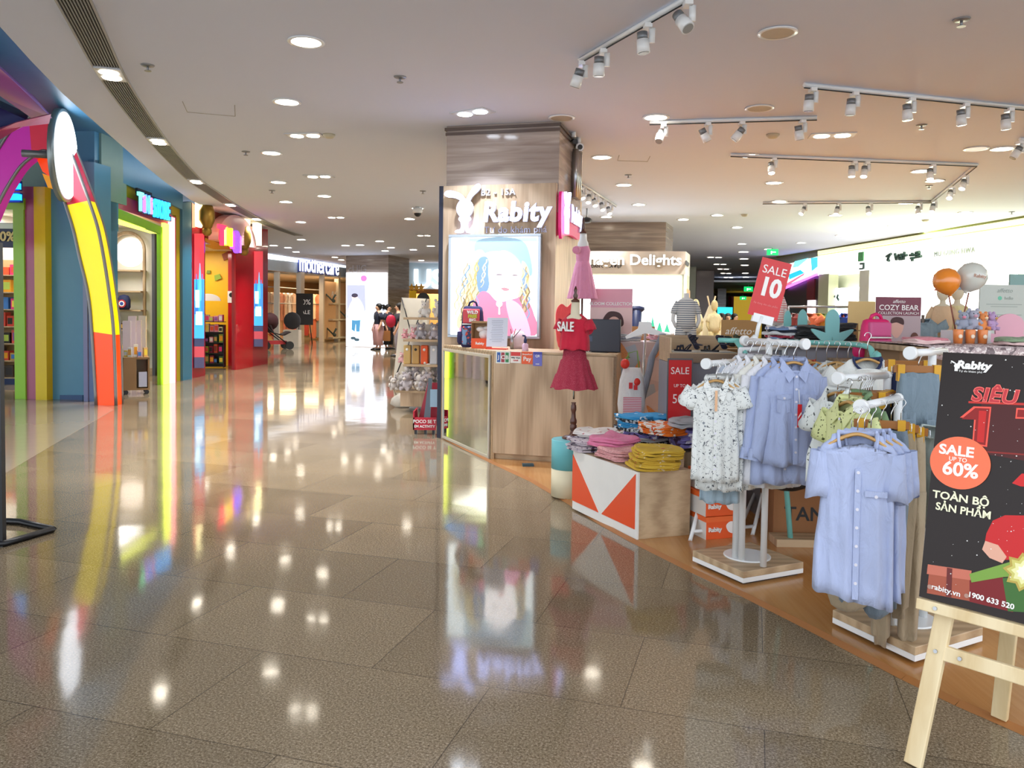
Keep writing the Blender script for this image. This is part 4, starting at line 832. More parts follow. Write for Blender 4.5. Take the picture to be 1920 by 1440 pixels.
put('worktop', MB().prism([(c.x, c.y) for c in (C0, C1, C2, C3, C1+bs*.66+bt*.25, bw(.75, -.01), C0b)], CZ-.03, CZ), OAKH, ct, bevel=.003)
PM = Plane(C0, C1); tm_ = (C1-C0).normalized(); Mm = wallM(C0+PM.n*.005+tm_*.02, tm_, PM.n); Lm = (C1-C0).length-.04
put('mirror_frame', MB(Mm).box((0, .01, 0), (Lm, .04, .02)).box((0, CZ-.07, 0), (Lm, CZ-.04, .02)).box((0, .04, 0), (.025, CZ-.07, .02)).box((Lm-.025, .04, 0), (Lm, CZ-.07, .02)), mat('pale_mirror_frame', '#c4c0b4', .35, metal=.4), ct, bevel=.004)
mirm = mat('mirror_glass', '#c8cec8', .03, metal=1, var=0)
put('mirror', MB(Mm).box((.025, .04, 0), (Lm-.025, CZ-.07, .01)), mirm, ct)
# stickers
PCf = Plane(C1, C2)
def cfm(px, py, off=.002): return wallM(PCf.pt(px, py, off), bt, bn)
kk = C1.y/1500*1.0
def sticker(px, py, w, h, cols, lab, lines):
    t = thing('payment_sticker', lab, 'sticker', PCf.pt(px, py+h/2, .002)); M = cfm(px, py)
    W2, H2 = w*kk, h*kk
    m = MB(M).box((-W2/2, -H2/2, 0), (W2/2, H2/2, .002)); put('backing', m, mat('stk_'+cols[0][1:], cols[0], .35, var=0), t)
    for j, (x0, y0, x1, y1, c) in enumerate(cols[1]): put('colour_field', MB(M).box((W2*x0-W2/2, H2*y0-H2/2, .002), (W2*x1-W2/2, H2*y1-H2/2, .003)), mat('stk_'+c[1:], c, .35, var=0), t)
    for s, z, x, y, m in lines: text(s, z, M @ Matrix.Translation((W2*x, H2*y, .003)), m, t, ext=.001, bold=z*.02)
sticker(943, 670, 27, 23, ('#e8ece4', [(.08, .1, .32, .9, '#2a5aa8'), (.38, .1, .62, .9, '#a02838'), (.68, .1, .92, .9, '#2a8048')]), 'card sticker with blue, red and green bars at the left of the counter edge', [('J', .05, -.3, 0, PRINTW), ('C', .05, 0, 0, PRINTW), ('B', .05, .3, 0, PRINTW)])
sticker(967, 670, 20, 21, ('#f0ece4', [(.03, .62, .97, .97, '#d8342c')]), 'white card sticker with a red top band on the counter edge', [('99% VISA', .022, 0, -.05, PRINTK), ('GIAM', .02, 0, -.28, RED)])
sticker(988.5, 671, 21, 23, ('#ea5a20', []), 'orange sticker with the word Pay on the counter edge', [('ShopeeFood', .018, 0, .28, PRINTW), ('Pay', .055, 0, -.1, PRINTW)])
sticker(1008, 673, 17, 26, ('#6a6cc8', [(.03, .82, .97, .97, '#3a3ca0')]), 'violet-blue sticker at the right of the row on the counter edge', [('QR', .03, 0, .2, PRINTW), ('scan', .02, 0, -.35, PRINTW)])
# things on the counter
def cp(px, d, z=CZ): P = at(px, 640, d); return V((P.x, P.y, z))
def backpack(P, rz, h, w, body, panel, lab, straps=True, deco=None, d=.5):
    t = thing('backpack', lab, 'backpack', P, 0); M = frame(P, rz)
    prof = lambda x, y, z, W, D: [(x+W*cs, y+D*sn, z) for cs, sn in [(math.copysign(abs(cos(a))**.5, cos(a)), math.copysign(abs(sin(a))**.5, sin(a))) for a in [2*pi*i/24 for i in range(24)]]]
    R = [prof(0, 0, z*h, w/2*a, w/2*d*b) for z, a, b in [(0, .85, .8), (.03, .95, .95), (.15, 1, 1), (.5, .96, .9), (.85, .88, .75), (.96, .8, .62), (1, .6, .4)]]
    put('body', MB(M).rings(R), body, t)
    put('front_flap', MB(M).box((-w*.36, -w*d/2-.012, h*.58), (w*.36, -w*d/2+.05, h*.93)), panel, t, bevel=.012)
    put('front_pocket', MB(M).box((-w*.37, -w*d/2-.03, h*.06), (w*.37, -w*d/2+.04, h*.52)), panel if not deco else deco, t, bevel=.02)
    put('handle', MB(M).tube([(-w*.2, 0, h*.97), (-w*.14, 0, h*1.08), (0, 0, h*1.12), (w*.14, 0, h*1.08), (w*.2, 0, h*.97)], .011, 8), body, t)
    for s in (-1, 1): put('side_pocket', MB(M).lathe([(.03, 0), (.045, .03), (.045, h*.3), (.04, h*.32)], (s*w*.5, 0, h*.06), 12), body, t)
    put('piping', MB(M).tube([(-w*.36, -w*d/2-.014, h*.56), (w*.36, -w*d/2-.014, h*.56)], .006, 6), PRINTW, t)
    return t, M
sp_ = pattern('backpack_print', '#22305e', '#c84a3a', 26, .55, c3='#7aa0c8', th3=.58, rough=.5)
t, M = backpack(cp(886, 8.15), BA*-1, .42, .24, mat('backpack_navy', '#201a4a', .7), mat('backpack_coral', '#d8505a', .6), 'navy and coral kids backpack standing on the counter by the light box', deco=sp_)
text('WILD', .045, M @ wallM((0.02, -.075, .355), (1, 0, 0), (0, -1, 0)), PRINTW, t, bold=.002); text('FREE', .045, M @ wallM((0.02, -.075, .315), (1, 0, 0), (0, -1, 0)), mat('lime_text', '#c8d840', .5), t, bold=.002); text('BIG', .045, M @ wallM((0.02, -.075, .275), (1, 0, 0), (0, -1, 0)), PRINTW, t, bold=.002)
P = cp(903, 7.95); t = thing('gift_box', 'open-front orange and kraft box with white tissue beside the backpack', 'box', P); M = frame(P, -BA)
put('tray', MB(M).box((-.09, -.06, 0), (.09, .06, .1)), ORANGE, t, bevel=.002); put('back', MB(M).box((-.09, .04, .1), (.09, .06, .27)).box((-.09, -.06, .25), (.09, .06, .27)).box((-.09, -.06, .1), (-.085, .06, .25)), mat('kraft_inside', '#a8845a', .6), t)
put('tissue', MB(M).ball((.02, 0, .14), .05, 10).ball((-.01, -.01, .19), .045, 10, sz=.6).ball((.05, 0, .2), .04, 10, sz=.5), mat('tissue_white', '#ece8e6', .8), t); text('Rabity', .035, M @ wallM((0, -.061, .05), (1, 0, 0), (0, -1, 0)), PRINTW, t, bold=.001)
P = cp(931, 7.75); t = thing('menu_stand', 'white printed notice in an acrylic stand with a red foot on the counter', 'notice', P); M = frame(P, -BA) @ Matrix.Rotation(radians(-6), 4, 'X')
put('sheet', MB(M).box((-.105, 0, .025), (.105, .004, .31)), mat('paper_bluewhite', '#dfe3f2', .4), t); put('foot', MB(frame(P, -BA)).box((-.105, -.02, 0), (.105, .05, .012)), mat('foot_red', '#e0402c', .4), t)
mb = MB(M @ wallM((0, -.001, 0), (1, 0, 0), (0, -1, 0)))
for j in range(13): w = .075*random.uniform(.6, 1); mb.box((-w, .28-.017*j, .0), (w, .2825-.017*j, .001))
put('printed_lines', mb, mat('ink_grey', '#7c84a0', .6), t)
P = cp(960, 7.85); t = thing('pen_holder', 'grey tube of pens beside the printed notice', 'pen holder', P); put('tube', MB(frame(P)).lathe([(.018, 0), (.018, .15)]), STEEL, t)
for j in range(3): put('pen', MB(frame(P)).cyl((.003*j, 0, .1), (.05*(j-.3), .01*j, .2), .004, n=6), [BLACK, RED, PRINTK][j], t)
P = cp(972, 7.95); tag(put('tissue_bag', MB(frame(P)).lathe([(.06, 0), (.085, .04), (.08, .12), (.05, .17), (.02, .18)], n=16, sy=.6), mat('pale_pink_plastic', '#e8ccd0', .3)), 'pale pink plastic bag lying behind the pens on the counter', 'bag')
P = cp(985, 7.55); t = thing('pump_bottle', 'small hand-gel bottle with a navy pump on the counter edge', 'bottle', P); put('bottle', MB(frame(P)).lathe([(.028, 0), (.03, .01), (.028, .06), (.012, .075)]), mat('gel_pink', '#e0b8d0', .2), t); put('pump', MB(frame(P)).lathe([(.014, .075), (.016, .1), (.01, .12), (.009, .14)]).cyl((0, 0, .14), (-.03, 0, .145), .008), mat('navy_pump', '#1c2a5c', .4), t)
P = fl(990, 874, .012); tag(put('door_wedge', MB(frame((P.x, P.y, .012), .1)).box((-.05, -.02, 0), (.05, .03, .022)), mat('teal_grey_rubber', '#3a5560', .6)), 'small blue-grey box on the platform at the foot of the counter', 'box')
# monitor seen from behind
P = C2-bt*.17+bs*.25; P.z = CZ; t = thing('monitor', 'black computer monitor seen from behind on the right end of the counter', 'monitor', P); M = frame(P, -BA)
put('housing', MB(M).box((-.24, -.015, .005), (.17, .025, .31)), mat('monitor_navy_black', '#1c2030', .35), t, bevel=.006); put('stand', MB(M).box((-.1, .0, 0), (.06, .12, .012)), BLACK, t); put('rating_label', MB(M).box((-.19, -.017, .1), (-.09, -.015, .15)), mat('label_bluegrey', '#3c4a66', .4), t); put('cable', MB(M).tube([(-.13, -.03, .06), (-.14, -.035, .03), (-.12, -.03, .005)], .004, 6), PRINTW, t)
P = C2-bt*.12+bs*.45; P.z = CZ; t = thing('picture_sign', 'pink card sign with a baby photo behind the monitor', 'sign', P); M = frame(P, -BA)
put('board', MB(M).box((-.2, 0, 0), (.2, .012, .6)), mat('dusty_pink', '#e0a0b0', .5), t); Mx = M @ wallM((0, -.001, 0), (1, 0, 0), (0, -1, 0))
put('photo', MB(Mx).box((-.2, .02, 0), (.2, .42, .001)), mat('photo_pink', '#e8c4c0', .5), t); put('hair', MB(Mx).prism(smoothpoly([(-.08, .3), (-.02, .38), (.08, .37), (.12, .3), (.1, .24), (-.06, .24)]), .001, .003), mat('photo_brown', '#4a2c2c', .6), t); put('face', MB(Mx).prism(ell(.03, .27, .06, .065, 18), .003, .005), mat('photo_skin', '#e0b0a0', .6), t)
text('BLOOM COLLECTION', .042, Mx @ Matrix.Translation((0, .455, .001)), PRINTW, t, bold=.0005)
struct('wall_pillar_1', MB().prism([tuple(bw(x, d)[:2]) for x, d in ((xb0+.06, .06), (xb1-.06, .06), (xb1-.06, 1.3), (xb0+.06, 1.3))], 0, zb-.3), MARB)
# ================= spotlight tracks =================
def track(pts, lab, heads, hl, grp, lit=False, w=.035):
    P = [fl(px, py, HC) for px, py in pts]
    t = thing('light_track', lab, 'light track', (P[0].x, P[0].y, HC-.03))
    mb = MB()
    for a, b in zip(P[:-1], P[1:]): mb.tube([a-V((0, 0, .018)), b-V((0, 0, .018))], w*.7, 4)
    put('rail', mb, WMET, t)
    sl = MB()
    for a, b in zip(P[:-1], P[1:]): sl.tube([a-V((0, 0, .043)), b-V((0, 0, .043))], .006, 4)
    put('slot', sl, BLACK, t)
    for i, (px, py, ax, ay) in enumerate(heads):
        # nearest point on the rail under the head's pixel column
        best = None
        for a, b in zip(P[:-1], P[1:]):
            for k in range(60):
                q = a.lerp(b, k/59); d = q-CAM; sx_ = CXP+FPX*d.dot(rt)/d.dot(fw); sy_ = CYP-FPX*d.dot(up)/d.dot(fw)
                e = abs(sx_-px)+abs(sy_-(py-18))*.3
                if best is None or e < best[0]: best = (e, q)
        q = best[1]-V((0, 0, .045)); d = V((ax, ay, -1)).normalized()
        h = thing('spotlight', hl[i] if isinstance(hl, list) else hl, 'spotlight', q, 0, grp)
        put('adapter', MB().cbox(q+V((0, 0, -.012)), (.05, .09, .03)), WMET, h)
        c = q+V((.03, 0, -.12)); put('yoke', MB().tube([q+V((.03, 0, -.02)), c], .012, 6, flat=2), WMET, h)
        e = c-V((.06, 0, 0)); s0 = e-d*.07; s1 = e+d*.07
        put('heat_sink', MB().tube([s0-d*.0, s0+d*.05], [.036, .036], 16), mat('sink_grey', '#7c8084', .4, metal=.5), h)
        br_ = put('barrel', MB().tube([s0+d*.05, s1], [.042, .044], 16), WMET, h)
        put('lens', MB().tube([s1, s1+d*.004], [.036, .036], 16), glow('spot_glow', '#fff6e2', 16) if lit else mat('spot_lens_off', '#9a9a96', .2), br_)
    return t
track([(1290, -10), (1088, 108)], 'long spotlight track running to the top edge above the pillar', [(1090, 128, -.3, .3), (1130, 104, 0, .1), (1216, 50, .1, 0), (1303, 18, .5, -.6)],
      ['spotlight at the lower end of the track nearest the pillar', 'second spotlight up the track nearest the pillar, pointing down', 'third spotlight up the track nearest the pillar', 'spotlight at the top edge of the picture, lens towards the viewer'], 'spotlights on the near left track')
track([(1218, 226), (1532, 217)], 'middle spotlight track over the display, starting at a lit downlight', [(1242, 243, -.3, -.5), (1325, 240, .6, .2), (1390, 236, -.7, .2), (1507, 235, .2, .1)],
      ['leftmost spotlight of the middle track', 'second spotlight from the left on the middle track, tilted right', 'third spotlight on the middle track, tilted left', 'rightmost spotlight of the middle track'], 'spotlights on the middle track')
track([(1508, 155), (1940, 200)], 'right spotlight track running out of the right edge', [(1522, 180, 0, .1), (1600, 187, 0, .1), (1707, 192, .1, 0), (1807, 205, .1, 0), (1890, 212, .1, 0)],
      ['leftmost spotlight of the right track', 'second spotlight of the right track', 'middle spotlight of the right track', 'fourth spotlight of the right track', 'rightmost spotlight of the right track'], 'spotlights on the right track')
track([(1370, 287), (1832, 306), (1747, 376), (1430, 378)], 'far U-shaped spotlight track with lit heads', [(1450, 305, 0, -.3), (1602, 318, 0, -.1), (1623, 310, -.2, -.3), (1748, 315, -.1, -.3), (1811, 335, -.4, -.3), (1785, 358, -.4, -.5), (1752, 380, -.3, -.3), (1727, 390, 0, -.3), (1634, 393, -.1, -.6), (1571, 387, -.3, -.3), (1507, 388, -.6, -.3)],
      ['lit bulb-like spotlight at the left of the far U-shaped track', 'lit long spotlight, left one of the close pair on the far track', 'lit spotlight, right one of the close pair on the far track', 'lit spotlight near the right corner of the far track', 'first lit spotlight on the slanting right arm of the far track', 'second lit spotlight on the slanting right arm of the far track', 'lit spotlight at the lower corner of the far track', 'lit spotlight left of the lower corner of the far track', 'bright round spotlight in the middle of the rear arm of the far track', 'lit spotlight second from the left on the rear arm of the far track', 'leftmost lit spotlight on the rear arm of the far track'], 'lit spotlights on the far track', True)
track([(1086, 340), (1155, 384)], 'short five-spot track right of the pillar', [(1094, 359, .3, -.4), (1108, 371, -.1, -.4), (1119, 377, .2, -.5), (1132, 381, .2, -.5), (1145, 390, .2, -.5)],
      ['nearest of the five lit spotlights right of the pillar', 'second of the five lit spotlights right of the pillar', 'middle one of the five lit spotlights right of the pillar', 'fourth of the five lit spotlights right of the pillar', 'farthest of the five lit spotlights right of the pillar'], 'five lit spotlights right of the pillar', True)
track([(1912, 258), (1960, 262)], 'end of a further track at the right edge', [(1907, 278, -.6, .1)], ['single grey spotlight at the right edge under its own track'], 'single spot')
# ================= kiosk with marble pillar =================
KA = radians(8); kt = V((cos(KA), -sin(KA), 0)); kn = V((-sin(KA), -cos(KA), 0)); ks_ = -kn
kc = at(1247, 500, 17.6); kc.z = 0
struct('wall_pillar_2', MB().prism([tuple(p[:2]) for p in (kc-kt*3.2, kc, kc+V((.33, .94, 0))*1.1, kc-kt*3.2+V((.33, .94, 0))*1.1)], 0, HC), marble('travertine_warm', '#75655a', '#8c7c6e', '#a39484'))
k0 = at(1283, 600, 16.6); k0.z = 0; KW = 3.2
KP = Plane(k0-kt*KW, k0); zt_, zf_, zl_ = KP.pt(1200, 471).z, KP.pt(1200, 514).z, .3
kd = V((.3, .954, 0))
kk_ = thing('kiosk', 'cream kiosk with a rounded-letter sign band and a huge white light box', 'kiosk', k0-kt*1.6)
put('fascia', MB().prism([tuple(p[:2]) for p in (k0-kt*KW, k0, k0+kd*1.0, k0-kt*KW+kd*1.0)], zf_, zt_), mat('kiosk_fascia_cream', '#f0e4d4', .5), kk_)
put('body', MB().prism([tuple(p[:2]) for p in (k0-kt*KW+kd*.03, k0+kd*.03, k0+kd*1.0, k0-kt*KW+kd*1.0)], 0, zf_), mat('kiosk_side_sage', '#c8ccb0', .5), kk_)
put('light_box', MB().slab([V((p.x, p.y, z)) for p, z in ((k0-kt*KW, .3), (k0-kt*.07, .3), (k0-kt*.07, zf_-.03), (k0-kt*KW, zf_-.03))], kd*.02), glow('kiosk_light_white', '#fbfdff', 2.4), kk_)
put('blue_corner', MB(wallM(k0-kt*.55+kn*.005+V((0, 0, zf_-.5)), kt, kn)).prism([(0, .45), (.45, .45), (.45, 0), (.2, .2)], 0, .004), glow('kiosk_light_blue', '#c8f0fa', 2.0), kk_)
put('fern_print', MB(wallM(k0-kt*.9+kn*.005+V((0, 0, .9)), kt, kn)).prism([(x*.05+.0, y) for x, y in [(0, 0), (1, .3), (2, .05), (3, .38), (4, .1), (5, .45), (6.5, .1), (8, .34), (9.5, .06), (11, .3), (13, 0)]], 0, .004), glow('fern_green', '#3ab08a', .8), kk_)
put('post', MB().cyl(k0+kd*.02, k0+kd*.02+V((0, 0, zf_)), .03, n=8), OFFW, kk_)
glowtext('Copenhagen Delights', .3, wallM(KP.pt(1150, 488, .005), kt, kn), glow('soft_letter_glow', '#fffdf4', 1.5), kk_, .03, bold=.008, side='#b8a890', sx=1.08)
text('DAN CỨ LÀ ĐẸP', .085, wallM(KP.pt(1137, 499.5, .01), kt, kn), PRINTK, kk_, 'small_lettering', ext=.005, bold=.001)
KS = Plane(k0, k0+kd)
put('side_picture', MB().slab([KS.pt(x, y, .01) for x, y in ((1286, 568), (1293, 566), (1293, 545), (1286, 540))], KS.n*.01), mat('poster_tan', '#d0a068', .5), kk_)
put('side_emblem', MB().slab([KS.pt(x, y, .01) for x, y in ((1286, 488), (1292, 494), (1290, 500), (1285, 496))], KS.n*.01), PRINTK, kk_)
# baby-carrier figure in front of the kiosk
P = at(1192, 640, 13); P.z = 0; t = thing('display_stand', 'navy folding seat on a stand in front of the white kiosk light box', 'seat', P)
put('seat', MB(frame(P)).lathe([(.1, 1.42), (.14, 1.46), (.13, 1.5), (.05, 1.52)], sy=.6), mat('navy_seat', '#1c2c5a', .5), t); put('column', MB(frame(P)).tube([(0, 0, 0), (0, 0, .9), (0, 0, 1.45)], [.06, .08, .09], 10), mat('navy_seat', '#1c2c5a', .5), t)
tag(put('box', MB(frame(at(1169, 640, 13.5))).box((-.1, -.1, -at(1169, 640, 13.5).z), (.1, .1, .42)), mat('crimson_box', '#d0182c', .5)), 'crimson upright box before the kiosk light box', 'box')
# ================= right-hand shops =================
R0 = V((9.2, 25.6, 0)); R1 = V((10.0, 15.6, 0)); rdir = (R1-R0).normalized(); RP = Plane(R0, R1)
Ra = R0-rdir*1.2; Rb = R1+rdir*11; rt_ = rdir if rdir.x > 0 else -rdir
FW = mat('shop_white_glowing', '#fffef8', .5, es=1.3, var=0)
a, b = RP.pt(1534, 500), RP.pt(2400, 400)
def rwall(p0, p1, z0, z1, th, m, nm, off=0, st=True, par=None):
    n = RP.n; P = [V((p0.x, p0.y, z0)), V((p1.x, p1.y, z0)), V((p1.x, p1.y, z1)), V((p0.x, p0.y, z1))]
    mb = MB().slab([q+n*off for q in P], -n*th)
    return struct(nm, mb, m) if st else put(nm, mb, m, par)
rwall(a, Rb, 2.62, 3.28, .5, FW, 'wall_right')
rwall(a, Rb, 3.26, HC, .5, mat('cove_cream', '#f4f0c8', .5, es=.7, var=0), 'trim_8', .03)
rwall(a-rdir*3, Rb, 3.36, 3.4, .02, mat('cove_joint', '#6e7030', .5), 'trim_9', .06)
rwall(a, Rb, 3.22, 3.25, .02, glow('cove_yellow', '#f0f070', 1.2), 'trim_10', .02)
area('cove_light', RP.pt(1720, 430, .35).lerp(RP.pt(1720, 430, .35), 0)+V((0, 0, 0)), .3, 230, (.9, 1, .5), target=RP.pt(1720, 430, 1.2)+V((0, 0, 1.5)), sy=12)
bpy.data.objects['cove_light'].location.z = 3.0
# interior wall: pillars and lit panels
def rpan(x0, x1, yt, yb, m, nm, off=0, th=.05, es=None):
    P = [RP.pt(x0, yt+(0), off)]; A = RP.pt(x0, yt, off); B = RP.pt(x1, yt, off); A2 = RP.pt(x0, yb, off); 
    return struct(nm, MB().slab([V((A.x, A.y, A2.z)), V((B.x, B.y, A2.z)), V((B.x, B.y, A.z)), V((A.x, A.y, A.z))], -RP.n*th), m)
rwall(a, Rb, 0, 2.66, .05, mat('shop_wall_sage', '#b8bca4', .5, es=.06), 'wall_right_1', -.5)
rpan(1535, 1554, 515, 700, mat('post_sage', '#bcc0a0', .4), 'window_10', .02, .3)
rpan(1612, 1630, 508, 700, mat('post_white', '#dcdcd0', .4), 'window_11', .02, .3)
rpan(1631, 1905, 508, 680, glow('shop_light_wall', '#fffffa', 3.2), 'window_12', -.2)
rpan(1560, 1611, 541, 574, glow('shop_light_wall', '#fffffa', 1.6), 'window_13', -.2)
rpan(1560, 1611, 578, 605, glow('shop_light_blue', '#c8e8f8', 1.4), 'window_14', -.2)
t = thing('shop_sign', 'dark green Korean-style lettering on the long white fascia', 'sign', RP.pt(1690, 480, .02))
SG = mat('letter_deep_green', '#2c4a44', .4)
for sx0, strokes in ((1662, [((0, 6), (10, 0)), ((8, 0), (3, 12)), ((2, 14), (6, 16))]), (1678, [((0, 0), (3, 15)), ((3, 15), (8, 2)), ((9, 4), (18, 2)), ((9, 9), (17, 8)), ((9, 14), (19, 12)), ((13, 0), (13, 14)), ((20, -4), (18, 14)), ((19, 5), (25, 4))]),
                     (1706, [((0, 6), (10, 5)), ((5, 0), (5, 6)), ((2, 13), (9, 12)), ((5, 12), (5, 20)), ((12, 0), (20, -2)), ((12, 6), (20, 4)), ((12, 11), (24, 8)), ((20, -2), (19, 5))])):
    for (x0, y0), (x1, y1) in strokes:
        put('brush_stroke', MB().cyl(RP.pt(sx0+x0*.9, 476+y0*.8-(sx0-1662)*.05, .03), RP.pt(sx0+x1*.9, 476+y1*.8-(sx0-1662)*.05, .03), .035, n=6), SG, t)
text('MU GUNG HWA', .17, wallM(RP.pt(1788, 473, .02), rt_, RP.n), mat('letter_grey', '#8c9490', .4), t, ext=.01, sp=1.2)
t = thing('shop_emblem', 'green square emblem above a small hooked mark on the white fascia', 'sign', RP.pt(1615, 490, .02))
put('square', MB(wallM(RP.pt(1615, 481, .01), rt_, RP.n)).box((-.12, -.13, 0), (.14, .12, .03)), mat('emblem_green', '#56a468', .4), t); put('hook', MB(wallM(RP.pt(1617, 499, .01), rt_, RP.n)).box((-.1, .04, 0), (.12, .09, .03)).box((.06, -.08, 0), (.12, .04, .03)).box((-.12, -.09, 0), (.06, -.05, .03)), SG, t)
for i, (px, py) in enumerate([(1563, 552), (1570, 558)]): tag(put('ribbon_mark', MB().tube([RP.pt(px+2, py-6, -.19), RP.pt(px, py, -.19), RP.pt(px+3, py+5, -.19)], .04, 6), SG), ['upper dark curl on the small lit panel', 'lower dark curl on the small lit panel'][i], 'mark')
# billboard, neon and dark shop beyond
def gslab(x0, y0, x1, y1, x2, y2, x3, y3, c, es, nm, par, off, m=None):
    put(nm, MB().slab([RP.pt(x, y, off) for x, y in ((x0, y0), (x1, y1), (x2, y2), (x3, y3))], -RP.n*.02), m or glow('bb_'+c[1:]+str(es), c, es), par)
t = thing('digital_billboard', 'bright teal and white digital billboard over the dark shop behind the red 10 sign', 'screen', RP.pt(1505, 520, .05))
gslab(1470, 497, 1533, 481, 1533, 512, 1470, 536, '#f0fbff', 1.8, 'screen', t, .02)
gslab(1478, 515, 1500, 506, 1507, 512, 1480, 524, '#28b4d0', 1.0, 'shape_cyan', t, .05); gslab(1520, 484, 1532, 482, 1532, 500, 1522, 508, '#48b8c8', 1.0, 'shape_teal', t, .05); gslab(1490, 490, 1515, 484, 1496, 500, 1486, 502, '#7ad0e0', 1.2, 'shape_sky', t, .05); gslab(1470, 534, 1508, 512, 1506, 516, 1472, 538, '#e06a80', 1, 'shape_pink', t, .06)
rwall(RP.pt(1430, 500), RP.pt(1534, 500), 2.6, HC, .3, mat('grey_olive_fascia', '#8c8c78', .5), 'wall_right_2')
rwall(RP.pt(1430, 500), RP.pt(1534, 500), 0, 2.62, .1, mat('dark_shop_front', '#3a322c', .4), 'wall_right_3', -.02)
nt_ = tag(put('neon_line', MB().cyl(RP.pt(1470, 541, .08), RP.pt(1532, 514, .08), .04, n=8), glow('purple_neon', '#d060ff', 2.5)), 'purple neon line under the digital billboard', 'neon light')
rpan(1513, 1527, 524, 562, mat('maroon_panel', '#6a2828', .4), 'wall_right_4', .02); rpan(1514, 1527, 563, 620, glow('white_poster_lit', '#f4ecf8', 1), 'window_15', .03)
# corridor behind
def post_box(px0, px1, ytop, D, m, nm, z1=None):
    A = at(px0, ytop, D); B = at(px1, ytop, D); return struct(nm, MB().box((A.x, D, 0), (B.x, D+.8, z1 or A.z)), m)
post_box(1306, 1339, 509, 37, mat('brown_stone', '#7a6256', .2), 'wall_pillar_3', HC); post_box(1346, 1362, 532, 50, MARB, 'wall_pillar_4', HC)
post_box(1372, 1376, 556, 55, mat('corridor_red', '#a02018', .5), 'wall_far_1'); post_box(1377, 1440, 556, 56, mat('corridor_yellow', '#e8c040', .5, es=.35), 'wall_far_2')
post_box(1284, 1306, 478, 34, mat('sage_marble', '#a8a890', .2), 'wall_pillar_5', HC)
struct('ceiling_far', MB().prism([(10, 40), (24, 36), (24, 60), (10, 60)], 3.0, 3.1), CEIL)
P = at(1359, 585, 30); t = thing('television', 'turquoise lit screen at the far end of the corridor', 'screen', P); put('screen', MB(wallM(P, (1, 0, 0), (0, -1, 0))).box((-.28, -.25, 0), (.28, .18, .03)), glow('screen_turquoise', '#30c8e0', 1.3), t); put('stand', MB().cyl((P.x, P.y, 0), (P.x, P.y, P.z-.25), .03), BLACK, t)
for px, py, D, s, lb in [(1448, 473, 24, .3, 'green exit sign hanging above the red 10 sign'), (1403, 542, 42, .42, 'green exit sign deep in the corridor, upper one'), (1393, 559, 50, .36, 'green exit sign deep in the corridor, lower one over the yellow wall')]:
    P = at(px, py, D); t = thing('exit_sign', lb, 'exit sign', P); M = wallM(P, (1, 0, 0), (0, -1, 0))
    put('panel', MB(M).box((-s*.55, -s*.3, 0), (s*.55, s*.3, .05)), glow('exit_green', '#12b860', 1.2), t); put('running_figure', MB(M).box((-s*.2, -s*.18, .05), (-s*.08, s*.1, .055)).box((-s*.05, -s*.05, .05), (s*.3, s*.05, .055)), glow('exit_white', '#e8fff0', 1.5), t)
    put('hanger_rod', MB().cyl(P+V((0, 0, s*.3)), V((P.x, P.y, HC if D < 40 or D > 60 else 3.0)), .012, n=6), STEEL, t)
# ================= people =================
def figure(P, rz, h, lab, spec):
    """skin-grown body in local units of body height; clothes and hair as children"""
    t = thing('person', lab, 'person', P, rz); M = frame(P, rz) @ Matrix.Diagonal((h*1.22, h*1.2, h, 1))
    J = spec['J']; E = spec['E']; me = bpy.data.meshes.new('b'); me.from_pydata(J and [j[:3] for j in J], E, []); o = bpy.data.objects.new('b', me); COL.objects.link(o)
    md = o.modifiers.new('s', 'SKIN'); md.use_smooth_shade = True; sub = o.modifiers.new('d', 'SUBSURF'); sub.levels = 1; sub.render_levels = 1
    for i, j in enumerate(J): me.skin_vertices[0].data[i].radius = (j[3], j[3]*(j[4] if len(j) > 4 else 1)); me.skin_vertices[0].data[i].use_root = i == 0
    dg = bpy.context.evaluated_depsgraph_get(); dg.update(); ev = o.evaluated_get(dg); m2 = ev.to_mesh()
    mb = MB(M); mb.add([v.co.copy() for v in m2.vertices], [tuple(p.vertices) for p in m2.polygons], True); ev.to_mesh_clear(); bpy.data.objects.remove(o)
    put('body', mb, SKIN, t); return t, M
def stand_J(ax=.1, bend=0, fore=0):
    J = [(0, 0, .53, .075, .8), (0, 0, .62, .066, .75), (0, 0, .74, .078, .7), (0, .005, .81, .06, .7), (0, 0, .855, .03), (0, -.008, .9, .045, 1.1), (0, -.005, .945, .048, 1.15), (0, 0, .985, .026),
         (.1, 0, .8, .034), (.125, .01, .64, .026), (.115+ax*.3, -.04-fore, .51, .02), (.11+ax*.3, -.06-fore, .45, .018),
         (-.1, 0, .8, .034), (-.125, .01, .64, .026), (-.115, -.04-fore, .51, .02), (-.11, -.06-fore, .45, .018),
         (.055, 0, .48, .06), (.06, -.01, .28, .036), (.062, .01, .06, .022), (.064, -.07, .015, .018), (-.055, 0, .48, .06), (-.06, -.01, .28, .036), (-.062, .01, .06, .022), (-.064, -.07, .015, .018)]
    for s, o in ((1, 11), (-1, 15)):
        x, y, z = J[o][:3]
        for k, (dx, dy, dz) in enumerate([(-.008, -.012, -.045), (-.003, -.014, -.055), (.003, -.01, -.052), (.008, -.004, -.042), (.012*s, -.025, -.02)]): J.append((x+dx, y+dy, z+dz, .0055))
    E = [(0, 1), (1, 2), (2, 3), (3, 4), (4, 5), (5, 6), (6, 7), (3, 8), (8, 9), (9, 10), (10, 11), (3, 12), (12, 13), (13, 14), (14, 15), (0, 16), (16, 17), (17, 18), (18, 19), (0, 20), (20, 21), (21, 22), (22, 23)]
    E += [(11, 24+k) for k in range(5)]+[(15, 29+k) for k in range(5)]
    return dict(J=J, E=E)
